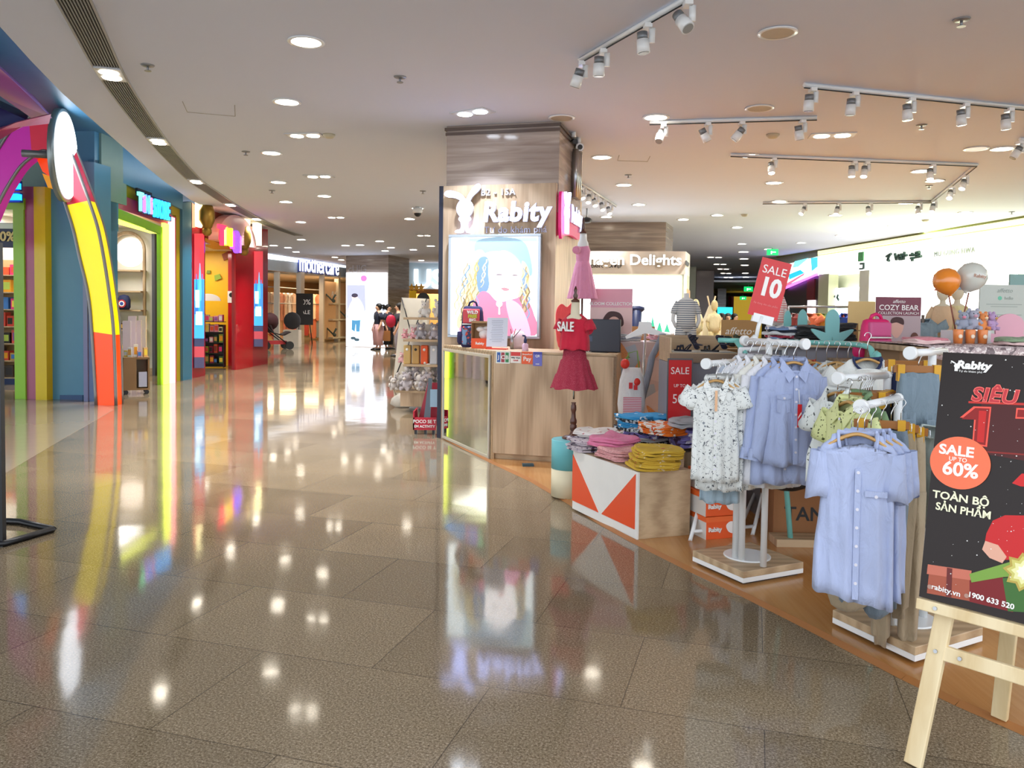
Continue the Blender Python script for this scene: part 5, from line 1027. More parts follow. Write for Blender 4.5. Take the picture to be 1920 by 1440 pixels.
def ellr(cx, cy, z, rx, ry, n=20, wav=0, ph=0): return [(cx+rx*cos(2*pi*i/n)*(1+wav*sin(6*2*pi*i/n+ph)), cy+ry*sin(2*pi*i/n)*(1+wav*sin(6*2*pi*i/n+ph)), z) for i in range(n)]
def wear(t, M, top, bottom, shoes, hair, sleeve=.66, wide=1.0, tail=True, legs=True, face=True):
    put('top', MB(M).rings([ellr(0, 0, .5, .092, .072), ellr(0, 0, .58, .085, .068), ellr(0, 0, .7, .092, .07), ellr(0, .002, .78, .098, .066), ellr(0, .003, .82, .08, .052), ellr(0, 0, .84, .035, .035)])
        .tube([(.085, 0, .8), (.12, .005, .72), (.128, .01, sleeve)], [.038, .037, .036], 12).tube([(-.085, 0, .8), (-.12, .005, .72), (-.128, .01, sleeve)], [.038, .037, .036], 12), top, t)
    b = MB(M)
    for s in (-1, 1): b.rings([ellr(s*.04, 0, .53, .052, .075), ellr(s*.055, -.003, .42, .06*wide, .068*wide), ellr(s*.06, -.008, .28, .052*wide, .054*wide), ellr(s*.062, .002, .1, .05*wide, .052*wide)])
    b.rings([ellr(0, 0, .47, .095, .075), ellr(0, 0, .56, .088, .07)]); put('trousers', b, bottom, t)
    for s in (-1, 1): put('shoe', MB(M).rings([[(s*.064+.026*cos(a), -.04+.075*sin(a)*(1.1 if sin(a) < 0 else .8), z) for a in [2*pi*i/14 for i in range(14)]] for z in (0, .02)]+[[(s*.064+.018*cos(a), -.025+.05*sin(a), .04) for a in [2*pi*i/14 for i in range(14)]]]), shoes, t)
    hb = MB(M).ball((0, .012, .955), .058, 16, sz=1.05).ball((0, .02, .92), .05, 14, sz=1.2)
    if tail: hb.tube([(0, .06, .965), (0, .1, .97), (0, .13, .93), (0, .125, .86)], [.022, .026, .022, .006], 10)
    put('hair', hb, HAIR, t)
    if face:
        f = MB(M).ball((.017, -.05, .93), .006, 8).ball((-.017, -.05, .93), .006, 8); put('eyes', f, BLACK, t); put('nose', MB(M).ball((0, -.058, .912), .008, 8, sz=1.5), SKIN, t); put('mouth', MB(M).ball((0, -.052, .893), .012, 8, sz=.3, sy=.5), mat('lip', '#a85a50', .5), t)
navy = cloth('navy_tshirt', '#1c2238')
P1 = fl(709, 656); t, M = figure(P1, radians(-55), 1.6, 'woman in a navy top and wide pink trousers standing before the tall white light box', stand_J()); wear(t, M, navy, cloth('pink_trousers', '#d0a0a0'), BLACK, HAIR, wide=1.25)
P2 = fl(724, 655.5); P2 = P2+V((.02, .35, 0)); t, M = figure(P2, radians(60), 1.58, 'dark-haired woman with a ponytail in a dark shirt carrying a brown paper bag', stand_J()); wear(t, M, cloth('charcoal_shirt', '#3a3a4a'), cloth('black_trousers', '#26262e'), BLACK, HAIR)
pb = P2+V((.16, -.5, .42)); pb = at(725, 633, P2.y-.25); t = thing('paper_bag', 'brown paper carrier bag held at knee height by the second woman', 'bag', V((pb.x, pb.y, .3))); put('body', MB(frame((pb.x, pb.y, .3))).box((-.13, -.06, 0), (.13, .06, .36)), mat('brown_paper', '#a8703e', .7), t); put('handle', MB(frame((pb.x, pb.y, .3))).tube([(-.06, 0, .36), (-.03, 0, .48), (.03, 0, .48), (.06, 0, .36)], .008, 6), mat('brown_paper', '#a8703e', .7), t)
P3 = fl(747, 668); t, M = figure(P3, radians(-80), 1.6, 'person in black half hidden behind the white upright stand', stand_J()); wear(t, M, cloth('black_shirt', '#22222c'), cloth('grey_trousers', '#9a9098'), BLACK, HAIR)
pb = at(733, 602, P3.y-.2); tag(put('shoulder_bag', MB(frame(pb)).ball((0, 0, .0), .17, 16, sx=.9, sy=.4, sz=1.15), mat('bag_crimson', '#c01c40', .5)), 'round crimson bag carried beside the white upright stand', 'bag')
for i, (px, py, c) in enumerate([(1352, 598, '#d8c0c0'), (1365, 599, '#e8e0dc'), (1378, 597, '#6a6a40')]):
    q = at(px, 600, 22+i*1.2); q.z = 0; hh = 1.4+22/1500*(590-585); t, M = figure(q, radians(-60+50*i), 1.42, ['dark-haired customer in pale pink, leftmost before the turquoise screen', 'customer in white, middle far head before the turquoise screen', 'customer in olive, right far head near the yellow wall'][i], stand_J()); wear(t, M, cloth('far_top%d' % i, c), cloth('black_trousers', '#26262e'), BLACK, HAIR, tail=False)
# ================= plush corner left of the board =================
p = fl(752, 722); a = V((p.x-.2, p.y, 0))
t = thing('banner_stand', 'white X-type banner stand seen from behind beside the plush toys', 'banner', a); M = frame(at(737, 722, 14.6)*1.0, .0)
bl = fl(737, 722); br = V((bl.x+.62, bl.y+.25, 0)); tl = at(753, 558, bl.y+.5); tr = at(800, 560, bl.y+.8)
put('banner_sheet', MB().slab([bl+V((0, 0, .05)), br+V((0, 0, .05)), tr, tl], (0, .01, 0)), mat('banner_white', '#e4dfd2', .5), t)
put('pole', MB().cyl(bl+V((0, -.03, .03)), (tl+tr)/2*.5+(bl+br)/2*.5+V((0, -.1, .1)), .012, n=6), BLACK, t); put('pole', MB().cyl(tl, (tl+tr+bl+br)/4+V((0, -.1, .1)), .012, n=6), BLACK, t); put('pole', MB().cyl(tr, (tl+tr+bl+br)/4+V((0, -.1, .1)), .012, n=6), BLACK, t); put('hub', MB().ball((tl+tr+bl+br)/4+V((0, -.1, .1)), .05, 10), BLACK, t)
q0 = fl(783, 770); SH = thing('display_shelf', 'pale wood display shelf crowded with plush toys beside the black-edged board', 'shelf', q0); Msh = frame(q0, -.1)
WS = [.32, .52, .93, 1.18, 1.45]
put('upright', MB(Msh).box((.42, -.2, 0), (.45, .25, 1.75)), OAK, SH); put('back_panel', MB(Msh).box((-.18, .25, 0), (.45, .27, 1.2)), OFFW, SH)
for z in (.30, .66, 1.0, 1.3): put('shelf_board', MB(Msh).box((-.26 if z < .5 else -.16, -.22, z-.03), (.45, .25, z)), OAKH, SH)
put('base', MB(Msh).box((-.2, -.2, .08), (.45, .2, .27)), OAK, SH)
def plush(P, s, c1, c2, lab, grp, rz=0, ears='round'):
    t = thing('plush_toy', lab, 'plush toy', P, rz, grp); M = frame(P, rz) @ Matrix.Scale(s, 4)
    m1, m2 = mat('plush_'+c1, c1, .95, bump=.6, bs=60, sheen=.3), mat('plush_'+c2, c2, .95, sheen=.3)
    put('body', MB(M).ball((0, 0, .35), .34, 14, sy=.85, sz=1.02), m1, t); put('head', MB(M).ball((0, -.1, .82), .28, 14, sz=.9), m1, t); put('muzzle', MB(M).ball((0, -.34, .76), .11, 10, sz=.8), m2, t)
    e = MB(M)
    for k in (-1, 1): e.ball((k*.2, -.05, 1.08), .1, 10) if ears == 'round' else e.tube([(k*.1, -.05, 1.0), (k*.16, 0, 1.2), (k*.28, .02, 1.1), (k*.34, 0, .85)], [.06, .08, .08, .04], 8)
    put('ears', e, m1, t)
    for k in (-1, 1): put('arm', MB(M).tube([(k*.28, -.05, .55), (k*.38, -.22, .35)], [.11, .09], 8), m1, t); put('leg', MB(M).tube([(k*.18, -.1, .15), (k*.26, -.42, .12)], [.13, .11], 8), m1, t)
    put('eyes', MB(M).ball((.1, -.35, .88), .03, 6).ball((-.1, -.35, .88), .03, 6), BLACK, t)
PL = ['#cfc8c4', '#b8b0b4', '#e4dcd4', '#a8a0a4', '#d8ccc8']
for i, (x, y, z, s) in enumerate([(-.22, -.1, .3, .2), (-.1, -.2, .3, .22), (.05, -.15, .3, .21), (.2, -.2, .3, .22), (.35, -.12, .3, .2), (-.15, .0, .42, .2), (.0, -.1, .44, .2), (.16, -.12, .45, .21), (.3, -.05, .44, .2), (-.02, .05, .3, .2), (-.3, -.2, .3, .16), (.12, -.25, .33, .17)]):
    P = Msh @ V((x, y, z)); plush(P, s, PL[i % 5], '#f0e8e0', ['pale grey plush bear', 'mauve-grey plush elephant', 'cream plush bear', 'slate plush elephant', 'sand plush bear'][i % 5]+' in the heap on the lowest display shelf', 'plush toys heaped on the lowest shelf', rz=random.uniform(-.9, .9), ears='round' if i % 2 else 'long')
for i, (x, c) in enumerate([(-.12, '#c8a868'), (.0, '#c09858'), (.12, '#e85a20'), (.25, '#c8ccd4'), (.37, '#d8dce0')]):
    P = Msh @ V((x, -.12, .66)); t = thing('bear_bottle', ['tan bear-shaped box at the left end of the middle shelf', 'brown bear-shaped box, second on the middle shelf', 'orange box with a white ribbon on the middle shelf', 'silver-grey face box on the middle shelf', 'pale silver box at the right end of the middle shelf'][i], 'box', P, 0, 'boxes on the middle shelf')
    put('box', MB(frame(P, -.1)).box((-.05, -.04, 0), (.05, .04, .26)), mat('bb'+c, c, .5), t, bevel=.012); put('face', MB(frame(P, -.1)).ball((0, -.04, .2), .02, 8, sy=.3), PRINTW if i != 1 else BLACK, t)
for i, (x, z, c, s) in enumerate([(-.2, .93, '#e8a8b0', .12), (-.08, .95, '#f0b8c0', .14), (.06, 1.0, '#b4b0b8', .2), (.25, 1.0, '#c0b8c0', .2), (.37, 1.0, '#d8c8c4', .17), (.12, 1.3, '#f0ece8', .2), (.3, 1.3, '#f4f0ea', .22), (-.24, .8, '#e0b0b4', .13)]):
    P = Msh @ V((x, -.1, z if i not in (0, 1, 7) else .66)); 
    if i in (0, 1, 7): P = Msh @ V((x, .08, 1.0 if i < 2 else .66))
    plush(P, s, c, '#f8f0e8', ['small pink plush at the left end of the upper shelf', 'pink plush next to the left end of the upper shelf', 'grey plush elephant on the upper shelf', 'mauve plush elephant right of the grey one', 'beige plush hard against the black-edged board', 'white plush goose on the top shelf', 'cream plush goose against the board on the top shelf', 'small rose plush on the left edge of the middle shelf'][i], 'plush toys on the upper shelves', rz=random.uniform(-.5, .5))
P = fl(757, 764); t = thing('net_bag', 'clear crumpled net bag of balls on the floor before the plush shelf', 'bag', P); put('bag', MB(frame(P)).lathe([(.12, 0), (.2, .05), (.18, .13), (.08, .2), (.02, .22)], n=14, sy=.7), mat('clear_plastic', '#d8d4cc', .15, alpha=.55), t)
P = fl(796, 812); M = frame(P, .0); t = thing('toy_cart', 'red toy cart with white lettering on its front beside the black-edged board', 'cart', P)
put('front_panel', MB(M).box((-.12, -.1, .05), (.14, -.08, .19)), mat('cart_red', '#c01c34', .4), t); put('side_panel', MB(M).box((-.12, -.1, .05), (-.105, .25, .26)), mat('cart_red', '#c01c34', .4), t); put('back_frame', MB(M).slab([(-.12, .25, .05), (.14, .25, .05), (.14, .3, .55), (.0, .3, .55)], (0, .02, 0)), mat('cart_crimson', '#a81830', .4), t)
put('post', MB(M).slab([(-.02, -.03, .05), (.06, -.03, .05), (.07, .1, .62), (.03, .1, .62)], (0, .04, 0)), mat('cart_grey', '#5a6470', .4), t)
put('blue_panel', MB(M).box((.06, .0, .3), (.14, .02, .5)), mat('cart_pale_blue', '#a8c8e0', .4), t)
for x in (-.09, .02, .11): put('foot', MB(M).box((x-.015, -.09, 0), (x+.015, -.05, .05)), BLACK, t)
text('POCO SE T', .052, M @ wallM((.01, -.101, .145), (1, 0, 0), (0, -1, 0)), PRINTW, t, bold=.001); text('EM ACTIVITY', .04, M @ wallM((.01, -.101, .09), (1, 0, 0), (0, -1, 0)), PRINTW, t, bold=.001)
# ================= black stand at the left edge =================
b0, b1 = fl(10, 1025), fl(101, 998)
dv = (b1-b0); t = thing('poster_stand', 'black steel poster stand cut off by the left edge', 'stand', b0)
lx = V((-1, -.0, 0)); c0 = b0+lx*.8; 
bk = fl(38, 984)
put('base_rail', MB().tube([b0+V((-.9, -.25, .02)), b0+V((0, 0, .02)), b1+V((0, 0, .02))], .02, 4), BLACK, t); put('base_rail', MB().tube([b1+V((0, 0, .02)), V((bk.x, bk.y, .02)), V((bk.x-1.0, bk.y+.1, .02))], .02, 4), BLACK, t)
zt = at(4, 455, b0.y).z; pp_ = at(2, 1010, b0.y)
put('upright', MB().box((pp_.x-.03, b0.y-.01, .0), (pp_.x+.015, b0.y+.025, zt)), BLACK, t); put('knob', MB().ball((pp_.x, b0.y-.02, at(4, 610, b0.y).z), .015, 10), CHROME, t)
put('panel', MB().box((pp_.x-.8, b0.y, .25), (pp_.x-.03, b0.y+.02, zt)), mat('stand_panel_grey', '#2a2a2e', .5), t)
# ================= garments =================
def se(a, p): c = cos(a); s = sin(a); return math.copysign(abs(c)**p, c), math.copysign(abs(s)**p, s)
def shirt(P, rz, w, L, m, lab, grp=None, sl=.13, sd=(.62, -.78), sw=.085, th=.05, collar='shirt', name='shirt', seed=1, extras=True, cm=None, flare=1.06, folds=1.0, placket=True, pocket=None, hem=None, cuff=False, taper=.8, nk=.2, ndp=1.0, hems=0):
    """garment hanging from the point P (its neck); x across, y front(-)/back(+)"""
    rnd = random.Random(seed); t = thing(name, lab, 'shirt' if name == 'shirt' else name.replace('_', ' '), P, rz, grp); M = frame(P, rz); n = 64; cm = cm or m; R = []; ph = [rnd.uniform(0, 6.3) for _ in range(6)]
    nw = w*nk; nd_ = nw*ndp; drop = w*.15
    def ring(hw, hy, z, f=0, jn=1.0, slope=0, xo=0):
        r = []
        for i in range(n):
            a = 2*pi*i/n; c, s = se(a, .75 if jn > 0 else 1); x = hw*c; y = hy*s
            fo = f*(.55*sin(x/w*19+ph[0]+z*1.5)+.4*sin(x/w*33+ph[1]+z*3)+.45*sin(x/w*10+ph[2])+.25*sin(z*26+x/w*7+ph[5])*min(1, abs(x)/w*3))
            y += fo*(1 if s <= 0 else .7); zz = z-slope*abs(c)**1.3
            zz -= (nd_ if s < 0 else nw*.12)*abs(s)**.9*(1-jn)
            if f and z < -L*.9: zz += .006*sin(x/w*14+ph[3])+hems*x
            r.append((x+xo+f*.3*sin(z*9+ph[4])*(abs(c) > .8), y, zz))
        return r
    R.append(ring(nw, th*.6, 0, jn=0)); R.append(ring(nw*1.35, th*.72, -drop*.12, jn=.12, slope=drop*.08)); R.append(ring(w*.33, th*.85, -drop*.35, jn=.45, slope=drop*.25)); R.append(ring(w*.43, th*.9, -drop*.6, jn=.75, slope=drop*.5, f=folds*th*.1)); R.append(ring(w*.49, th*.85, -drop*.95, jn=1, slope=drop*.7, f=folds*th*.2))
    N = 12
    for k in range(N+1):
        u = k/N; z = -drop*1.9-(L-drop*1.9)*u; hw = w*(.475-.03*sin(pi*min(u*1.6, 1))+.03*u*flare); R.append(ring(hw, th*(.9+.5*u), z, folds*th*.36*min(1, u*1.5+.2)))
    b = MB(M).rings(R, False); 
    for s in (-1, 1):
        if sl <= 0: break
        a0 = V((s*w*.40, 0, -drop*1.75)); d = V((s*sd[0], 0, sd[1])).normalized(); q = V((-d.z*s, 0, d.x*s)); K = max(3, int(sl/.05)); RR = []
        for k in range(K+1):
            u = k/K; c = a0+d*(sl*u+.02*0); hh = sw*(1-(1-taper)*u) if not cuff else sw*(1-.35*u); tt = th*(.62+.35*u)
            if cuff and u > .9: hh *= 1.08
            rr = []
            for i in range(18):
                a = 2*pi*i/18; rr.append(c+q*(hh*cos(a))+V((0, tt*sin(a)+th*.12*sin(u*9+ph[5]+a*2)*min(1, u*2), 0))+d*(.012*sin(a*2+ph[2]) if k == K else 0))
            RR.append(rr)
        b.rings(RR, False)
    o = put('cloth_body', b, m, t); sm_ = o.modifiers.new('solid', 'SOLIDIFY'); sm_.thickness = .0018; sm_.offset = -1
    fy = -th*.7
    if collar == 'shirt':
        c = MB(M); R2 = []
        for u, rr_, dz in ((0, nw*1.0, .004), (1, nw*1.06, .03), (2, nw*1.28, .012)):
            R2.append([(rr_*cos(a), th*.8*sin(a)*(1.1 if u else 1), dz-(nd_*abs(sin(a)) if sin(a) < 0 else nw*.1)) for a in [radians(-68)+2*pi*i/22*(316/360.) for i in range(23)]])
        c.rings(R2, False, False); 
        for s in (-1, 1): c.slab([(s*nw*.12, fy-.012, -nd_-.004), (s*nw*1.02, -th*.25, .012), (s*nw*1.3, -th*.45, -.03), (s*nw*.72, fy-.022, -nd_-nw*.75)], (0, -.004, 0))
        o = put('collar', c, cm, t); sm_ = o.modifiers.new('solid', 'SOLIDIFY'); sm_.thickness = .003
    else:
        c = MB(M); q = [(nw*1.02*cos(a), th*.62*sin(a), .002-(nd_ if sin(a) < 0 else nw*.12)*abs(sin(a))**.9) for a in [2*pi*i/28 for i in range(29)]]
        c.tube(q, .006 if collar == 'band' else .0045, 6, flat=1.8 if collar == 'band' else 1); put('collar', c, cm, t)
    if placket:
        pl_ = L*.5 if collar == 'band' and placket != 'full' else L-.01
        pts = []; K = 14; mb = MB(M)
        def fyz(z): 
            u = max(0, min(1, (-z-drop*1.9)/(L-drop*1.9))); hy = th*(.9+.5*u); f = folds*th*.36*min(1, u*1.5+.2)
            return -hy+f*(.5*sin(ph[0]+z*1.5)+.35*sin(ph[1])+.4*sin(ph[2]))
        ww = w*.038; zz = [-nd_*1.02-(pl_-nd_*1.02)*k/K for k in range(K+1)]
        mb.rings([[(-ww, fyz(z)-.003, z), (ww, fyz(z)-.003, z), (ww, fyz(z)-.006, z), (-ww, fyz(z)-.006, z)] for z in zz], True, True, False)
        plk = put('placket', mb, cm, t)
        nb = 7 if placket == 'full' or collar == 'shirt' else 5
        for k in range(nb):
            z = zz[0]-.012-(pl_-nd_-.04)*k/(nb-.5); put('button', MB(M).tube([(0, fyz(z)-.006, z), (0, fyz(z)-.009, z)], .0058, 10), mat('button_pearl', '#e4e2ec', .3), plk)
    if pocket:
        for x, z, pw, flap in pocket:
            y = -th*1.05-.004
            mb = MB(M).slab([(x-pw/2, y-.003, z), (x+pw/2, y-.003, z), (x+pw/2, y-.003, z-pw*.28), (x, y-.003, z-pw*(.42 if flap else .28)), (x-pw/2, y-.003, z-pw*.28)], (0, -.004, 0)); pfl = put('pocket_flap', mb, cm, t)
            put('button', MB(M).tube([(x, y-.007, z-pw*.25), (x, y-.011, z-pw*.25)], .006, 10), mat('button_pearl', '#e4e2ec', .3), pfl)
            if flap: put('pocket', MB(M).slab([(x-pw*.46, y, z-pw*.2), (x+pw*.46, y, z-pw*.2), (x+pw*.46, y, z-pw*1.2), (x, y, z-pw*1.35), (x-pw*.46, y, z-pw*1.2)], (0, -.003, 0)), m, t)
    if cuff:
        for s in (-1, 1):
            d = V((s*sd[0], 0, sd[1])).normalized(); c0 = V((s*w*.42, 0, -drop*1.75))+d*(sl-.05); q = V((-d.z*s, 0, d.x*s)); hh = sw*.74
            put('cuff', MB(M).rings([[c0+d*(.055*u)+q*(hh*cos(a))+V((0, th*.68*sin(a), 0)) for a in [2*pi*i/18 for i in range(18)]] for u in (0, 1)], False), cm, t)
    return t
def hanger(P, rz, w, hook, lab, grp, clips=False, col=None):
    """P = neck point of the garment; hook = height of the rail above it"""
    t = thing('hanger', lab, 'hanger', P, rz, grp); M = frame(P, rz)
    if clips: put('bar', MB(M).box((-w/2, -.008, -.012), (w/2, .008, .018)), mat('hanger_amber_wood', '#a0662c', .4), t)
    else:
        pts = [(-w*.4, 0, -w*.2), (-w*.22, 0, -w*.085), (0, 0, -.004), (w*.22, 0, -w*.085), (w*.4, 0, -w*.2)]
        put('shoulder_bar', MB(M).tube(spline(pts, 5), .011, 10, flat=.65), HWOOD, t)
    r = .016; z1 = hook-.0
    put('hook', MB(M).tube([(0, 0, .01), (0, 0, z1-.045)]+[(r*cos(a)*1.0+0, 0, z1-.008+r*sin(a)) for a in [radians(-60+24*k) for k in range(12)]][::1], .0022, 6), CHROME, t)
    if clips:
        for s in (-1, 1): put('clip', MB(M).box((s*w*.36-.014, -.016, -.05), (s*w*.36+.014, .016, .022)), mat('clip_yellow', '#d8a020', .4), t); put('clip_wire', MB(M).tube([(s*w*.46, 0, .0), (s*w*.54, 0, .012), (s*w*.54, 0, -.02), (s*w*.46, 0, -.012)], .002, 5), CHROME, t)
    return t
def trousers(P, rz, w, L, m, lab, grp=None, th=.035, cuffs=True, seed=1, cargo=False, shorts=False, name='trousers', spread=0.0):
    rnd = random.Random(seed); t = thing(name, lab, 'trousers', P, rz, grp); M = frame(P, rz); ph = rnd.uniform(0, 6); n = 24
    def rg(cx, hw, hy, z, f=.15):
        r = []
        for i in range(n):
            c, s = se(2*pi*i/n, .7); x = cx+hw*c; r.append((x, hy*s*(1+f*sin(x/w*22+ph+z*2)), z+.004*sin(x*90+ph)))
        return r
    b = MB(M); b.rings([rg(0, w*.46, th*.7, 0, .3), rg(0, w*.48, th*.95, -.02, .35), rg(0, w*.49, th, -.03, .3), rg(0, w*.53, th*1.15, -L*.25, .2), rg(0, w*.54, th*1.1, -L*.33, .1)], True)
    for s in (-1, 1):
        e = L-.05 if cuffs else L
        R = [rg(s*w*.27, w*.27, th*1.1, -L*.25, .15), rg(s*w*.275, w*.26, th*1.1, -L*.42, .25), rg(s*w*(.27+spread*.5), w*.22, th, -L*.66, .3), rg(s*w*(.26+spread), w*(.19 if not shorts else .26), th*.95, -e, .35)]
        if cuffs: R += [rg(s*w*(.26+spread), w*.13, th*.7, -e-.012, .4), rg(s*w*(.26+spread), w*.12, th*.65, -L, .4)]
        b.rings(R, True)
    put('cloth_body', b, m, t)
    put('waistband', MB(M).rings([rg(0, w*.47, th*.85, .003, .35), rg(0, w*.48, th*.95, -.03, .35)], False), m, t)
    if cargo:
        for s in (-1, 1):
            cp_ = put('cargo_pocket', MB(M).box((s*w*.3-w*.16, -th*1.35, -L*.5), (s*w*.3+w*.16, -th*.9, -L*.3)), m, t, bevel=.006); put('pocket_flap', MB(M).box((s*w*.3-w*.17, -th*1.5, -L*.36), (s*w*.3+w*.17, -th*1.2, -L*.29)), m, cp_, bevel=.006)
    return t
PERI = cloth('periwinkle_cotton', '#a9b5d8'); PERI2 = cloth('periwinkle_light', '#b0bbdc'); WHT = cloth('white_cotton', '#e8e8ec'); CRM = cloth('cream_cotton', '#e8e6dc')
DOOD = pattern('doodle_print', '#e6e8e4', '#3c424c', 40, kind='lines', c3='#8a9298', th3=.73); LEAFW = pattern('leaf_print_white', '#e4e8e4', '#303434', 62, .65); LEAFY = pattern('leaf_print_yellow', '#dde2a2', '#4c5228', 62, .65)
SAGE = cloth('sage_cotton', '#7c9a70'); NAVY = cloth('navy_denim', '#243056'); SLATE = cloth('slate_cotton', '#6c7a86'); KHAKI = cloth('khaki_cotton', '#96866c'); KHAKI2 = cloth('light_khaki', '#a8977c'); BLK = cloth('black_cotton', '#1a1b20')
# ---------------- four-arm racks ----------------
def rack_base(cn, lab, cpl):
    """cn = left, front, right ground corners"""
    l, f, r = cn; bk = l+(r-f); c = (l+r)/2; t = thing('clothes_rack', lab, 'clothes rack', c)
    def inset(k): return [(p.x+(c.x-p.x)*k, p.y+(c.y-p.y)*k) for p in (l, f, r, bk)]
    put('underside', MB().prism(inset(.1), .013, .025), BLACK, t)
    put('white_plinth', MB().prism(inset(0), .025, .05), WHITE, t, bevel=.002); put('wood_top', MB().prism(inset(0), .05, .085), OAKH, t, bevel=.003)
    put('base_plate', MB(frame((c.x, c.y, .085))).lathe([(.125, 0), (.125, .006), (.12, .008)], n=48), WMET, t); return t, c
def arm(t, a, b, z, post=None, r=.016, capb=False):
    """horizontal rail from tip a to b at height z; optional post under pos"""
    a = V((a.x, a.y, z)); b = V((b.x, b.y, z)); put('rail', MB().cyl(a, b, r, n=16), WMET, t)
    d = (a-b).normalized(); put('end_cap', MB().cyl(a-d*.005, a+d*.02, r*1.75, n=24), WMET, t, bevel=.003)
    if capb: put('end_cap', MB().cyl(b+d*.005, b-d*.02, r*1.75, n=24), WMET, t, bevel=.003)
    if post is not None: put('post', MB().cyl((post.x, post.y, .09), (post.x, post.y, z), r*1.05, n=16), WMET, t); put('joint', MB().ball((post.x, post.y, z), r*1.3, 12), WMET, t)
K1, c1_ = rack_base((fl(1298, 1060), fl(1393, 1103), fl(1506, 1083)), 'white clothes rack on a square wood base carrying the doodle-print and blue collared shirts', None)
a1 = at(1326, 682, 3.98); b1 = at(1386, 684, 4.22); arm(K1, a1, b1, a1.z, at(1378, 1056, 4.27))
a2 = at(1507, 645, 3.9); b2 = at(1398, 640, 4.28); m2 = at(1462, 645, 4.06); arm(K1, a2, b2, a2.z, V((fl(1431, 1062, .09).x, fl(1431, 1062, .09).y, 0)), capb=True)
put('brace', MB().cyl(V((fl(1431, 1062, .09).x, fl(1431, 1062, .09).y, a2.z)), V((m2.x, m2.y, a2.z)), .012), WMET, K1)
q = fl(1390, 1050, .09); put('post', MB().cyl((q.x, q.y, .09), (q.x, q.y, 1.0), .017), WMET, K1)
def row(n, P0, step, rz, hookz, fn, hl, hg, clips=False, w=.3, jit=.05):
    for i in range(n):
        P = P0+step*i; r = rz+random.uniform(-jit, jit)*(i > 0); fn(i, P, r); hanger(P+V((0, 0, .0)), r, w, hookz-P.z, hl, hg, clips)
# doodle shirts (front one first)
n0 = at(1343, 712, 3.93); dirA = V((b1.x-a1.x, b1.y-a1.y, 0)).normalized()
ld = ['white short-sleeved shirt with black doodle print at the front of its row, peach placket', 'second doodle-print shirt, just behind the front one', 'third doodle-print shirt from the front', 'hindmost doodle-print shirt of the row']
def fA(i, P, r):
    shirt(P, r, .235, .50 if i == 0 else .55, DOOD, ld[i], 'doodle-print shirts', sl=.085, sd=(.62, -.78), sw=.058, th=.034, nk=.2, ndp=1.5, flare=.7, seed=10+i, cm=DOOD, pocket=None, placket=True)
row(4, n0, dirA*.045+V((.006, 0, 0)), radians(-12), a1.z, fA, 'wooden hanger holding a doodle-print shirt', 'hangers of the doodle-print shirts', w=.22)
pk = n0; tag(put('placket_tape', MB(frame(n0, radians(-12))).box((-.006, -.052, -.15), (.006, -.046, -.05)), mat('peach_tape', '#e8b890', .7)), 'peach tape along the placket of the front doodle shirt', 'tape')
# shorts and blue clothes behind the doodle shirts
for i in range(3):
    P = n0+dirA*(.25+.05*i)+V((.03+.02*i, 0, -.03)); trousers(P, radians(-12), .2, .5, NAVY, ['navy trousers hung right behind the doodle shirts', 'second navy trousers behind the doodle shirts', 'third navy trousers behind the doodle shirts'][i], 'navy trousers behind the doodle shirts', cuffs=False, seed=i); hanger(P+V((0, 0, .015)), radians(-12), .22, a1.z-P.z-.015, 'clip hanger holding navy trousers behind the doodle shirts', 'clip hangers of the navy trousers', True)
P = n0+dirA*.2+V((-.07, .02, -.28)); shirt(P, radians(-12), .2, .36, cloth('pale_denim', '#a8bcc8'), 'pale denim garment hem showing below the doodle shirts', sl=0, placket=False, collar='round', seed=33)
# blue collared shirts
n1 = at(1488, 678, 3.86); dirB = V((b2.x-a2.x, b2.y-a2.y, 0)).normalized()
lb = ['blue-lilac long-sleeved collared shirt with two flap pockets and a red tag, front of its row', 'second blue-lilac long-sleeved shirt just behind the tagged one', 'white long-sleeved shirt directly behind the blue pair', 'cream long-sleeved shirt, fourth in the row of collared shirts', 'white long-sleeved shirt, fifth in the row of collared shirts', 'hindmost white shirt at the left end of the collared row']
mb_ = [PERI, PERI, WHT, CRM, WHT, WHT]
def fB(i, P, r):
    shirt(P, r, .30, .50 if i == 0 else [.6, .62, .64, .6, .56][i-1], mb_[i], lb[i], 'long-sleeved collared shirts', sl=.40 if i < 5 else .12, sd=(.13, -.99), sw=.048, th=.036, nk=.19, ndp=1.0, seed=40+i, cuff=True, pocket=[(-.062, -.155, .07, True), (.062, -.155, .07, True)] if i < 2 else None)
row(6, n1, dirB*.05+V((-.008, 0, 0)), radians(4), a2.z, fB, 'wooden hanger holding a long-sleeved collared shirt', 'hangers of the collared shirts', w=.27, jit=.04)
tg = thing('price_tag', 'red and white hang tag on the front of the tagged blue-lilac shirt', 'tag', n1+V((.01, -.06, -.37))); Mt = frame(n1+V((.012, -.058, 0)), radians(4))
put('string', MB(Mt).cyl((-.005, -.002, -.13), (0, -.006, -.2), .0015, n=5), PRINTW, tg); put('card', MB(Mt).box((-.01, -.009, -.31), (.01, -.006, -.2)), RED, tg); put('print', MB(Mt).slab([(-.008, -.0095, -.27), (.008, -.0095, -.245), (.008, -.0095, -.235), (-.008, -.0095, -.26)], (0, -.001, 0)), PRINTW, tg)
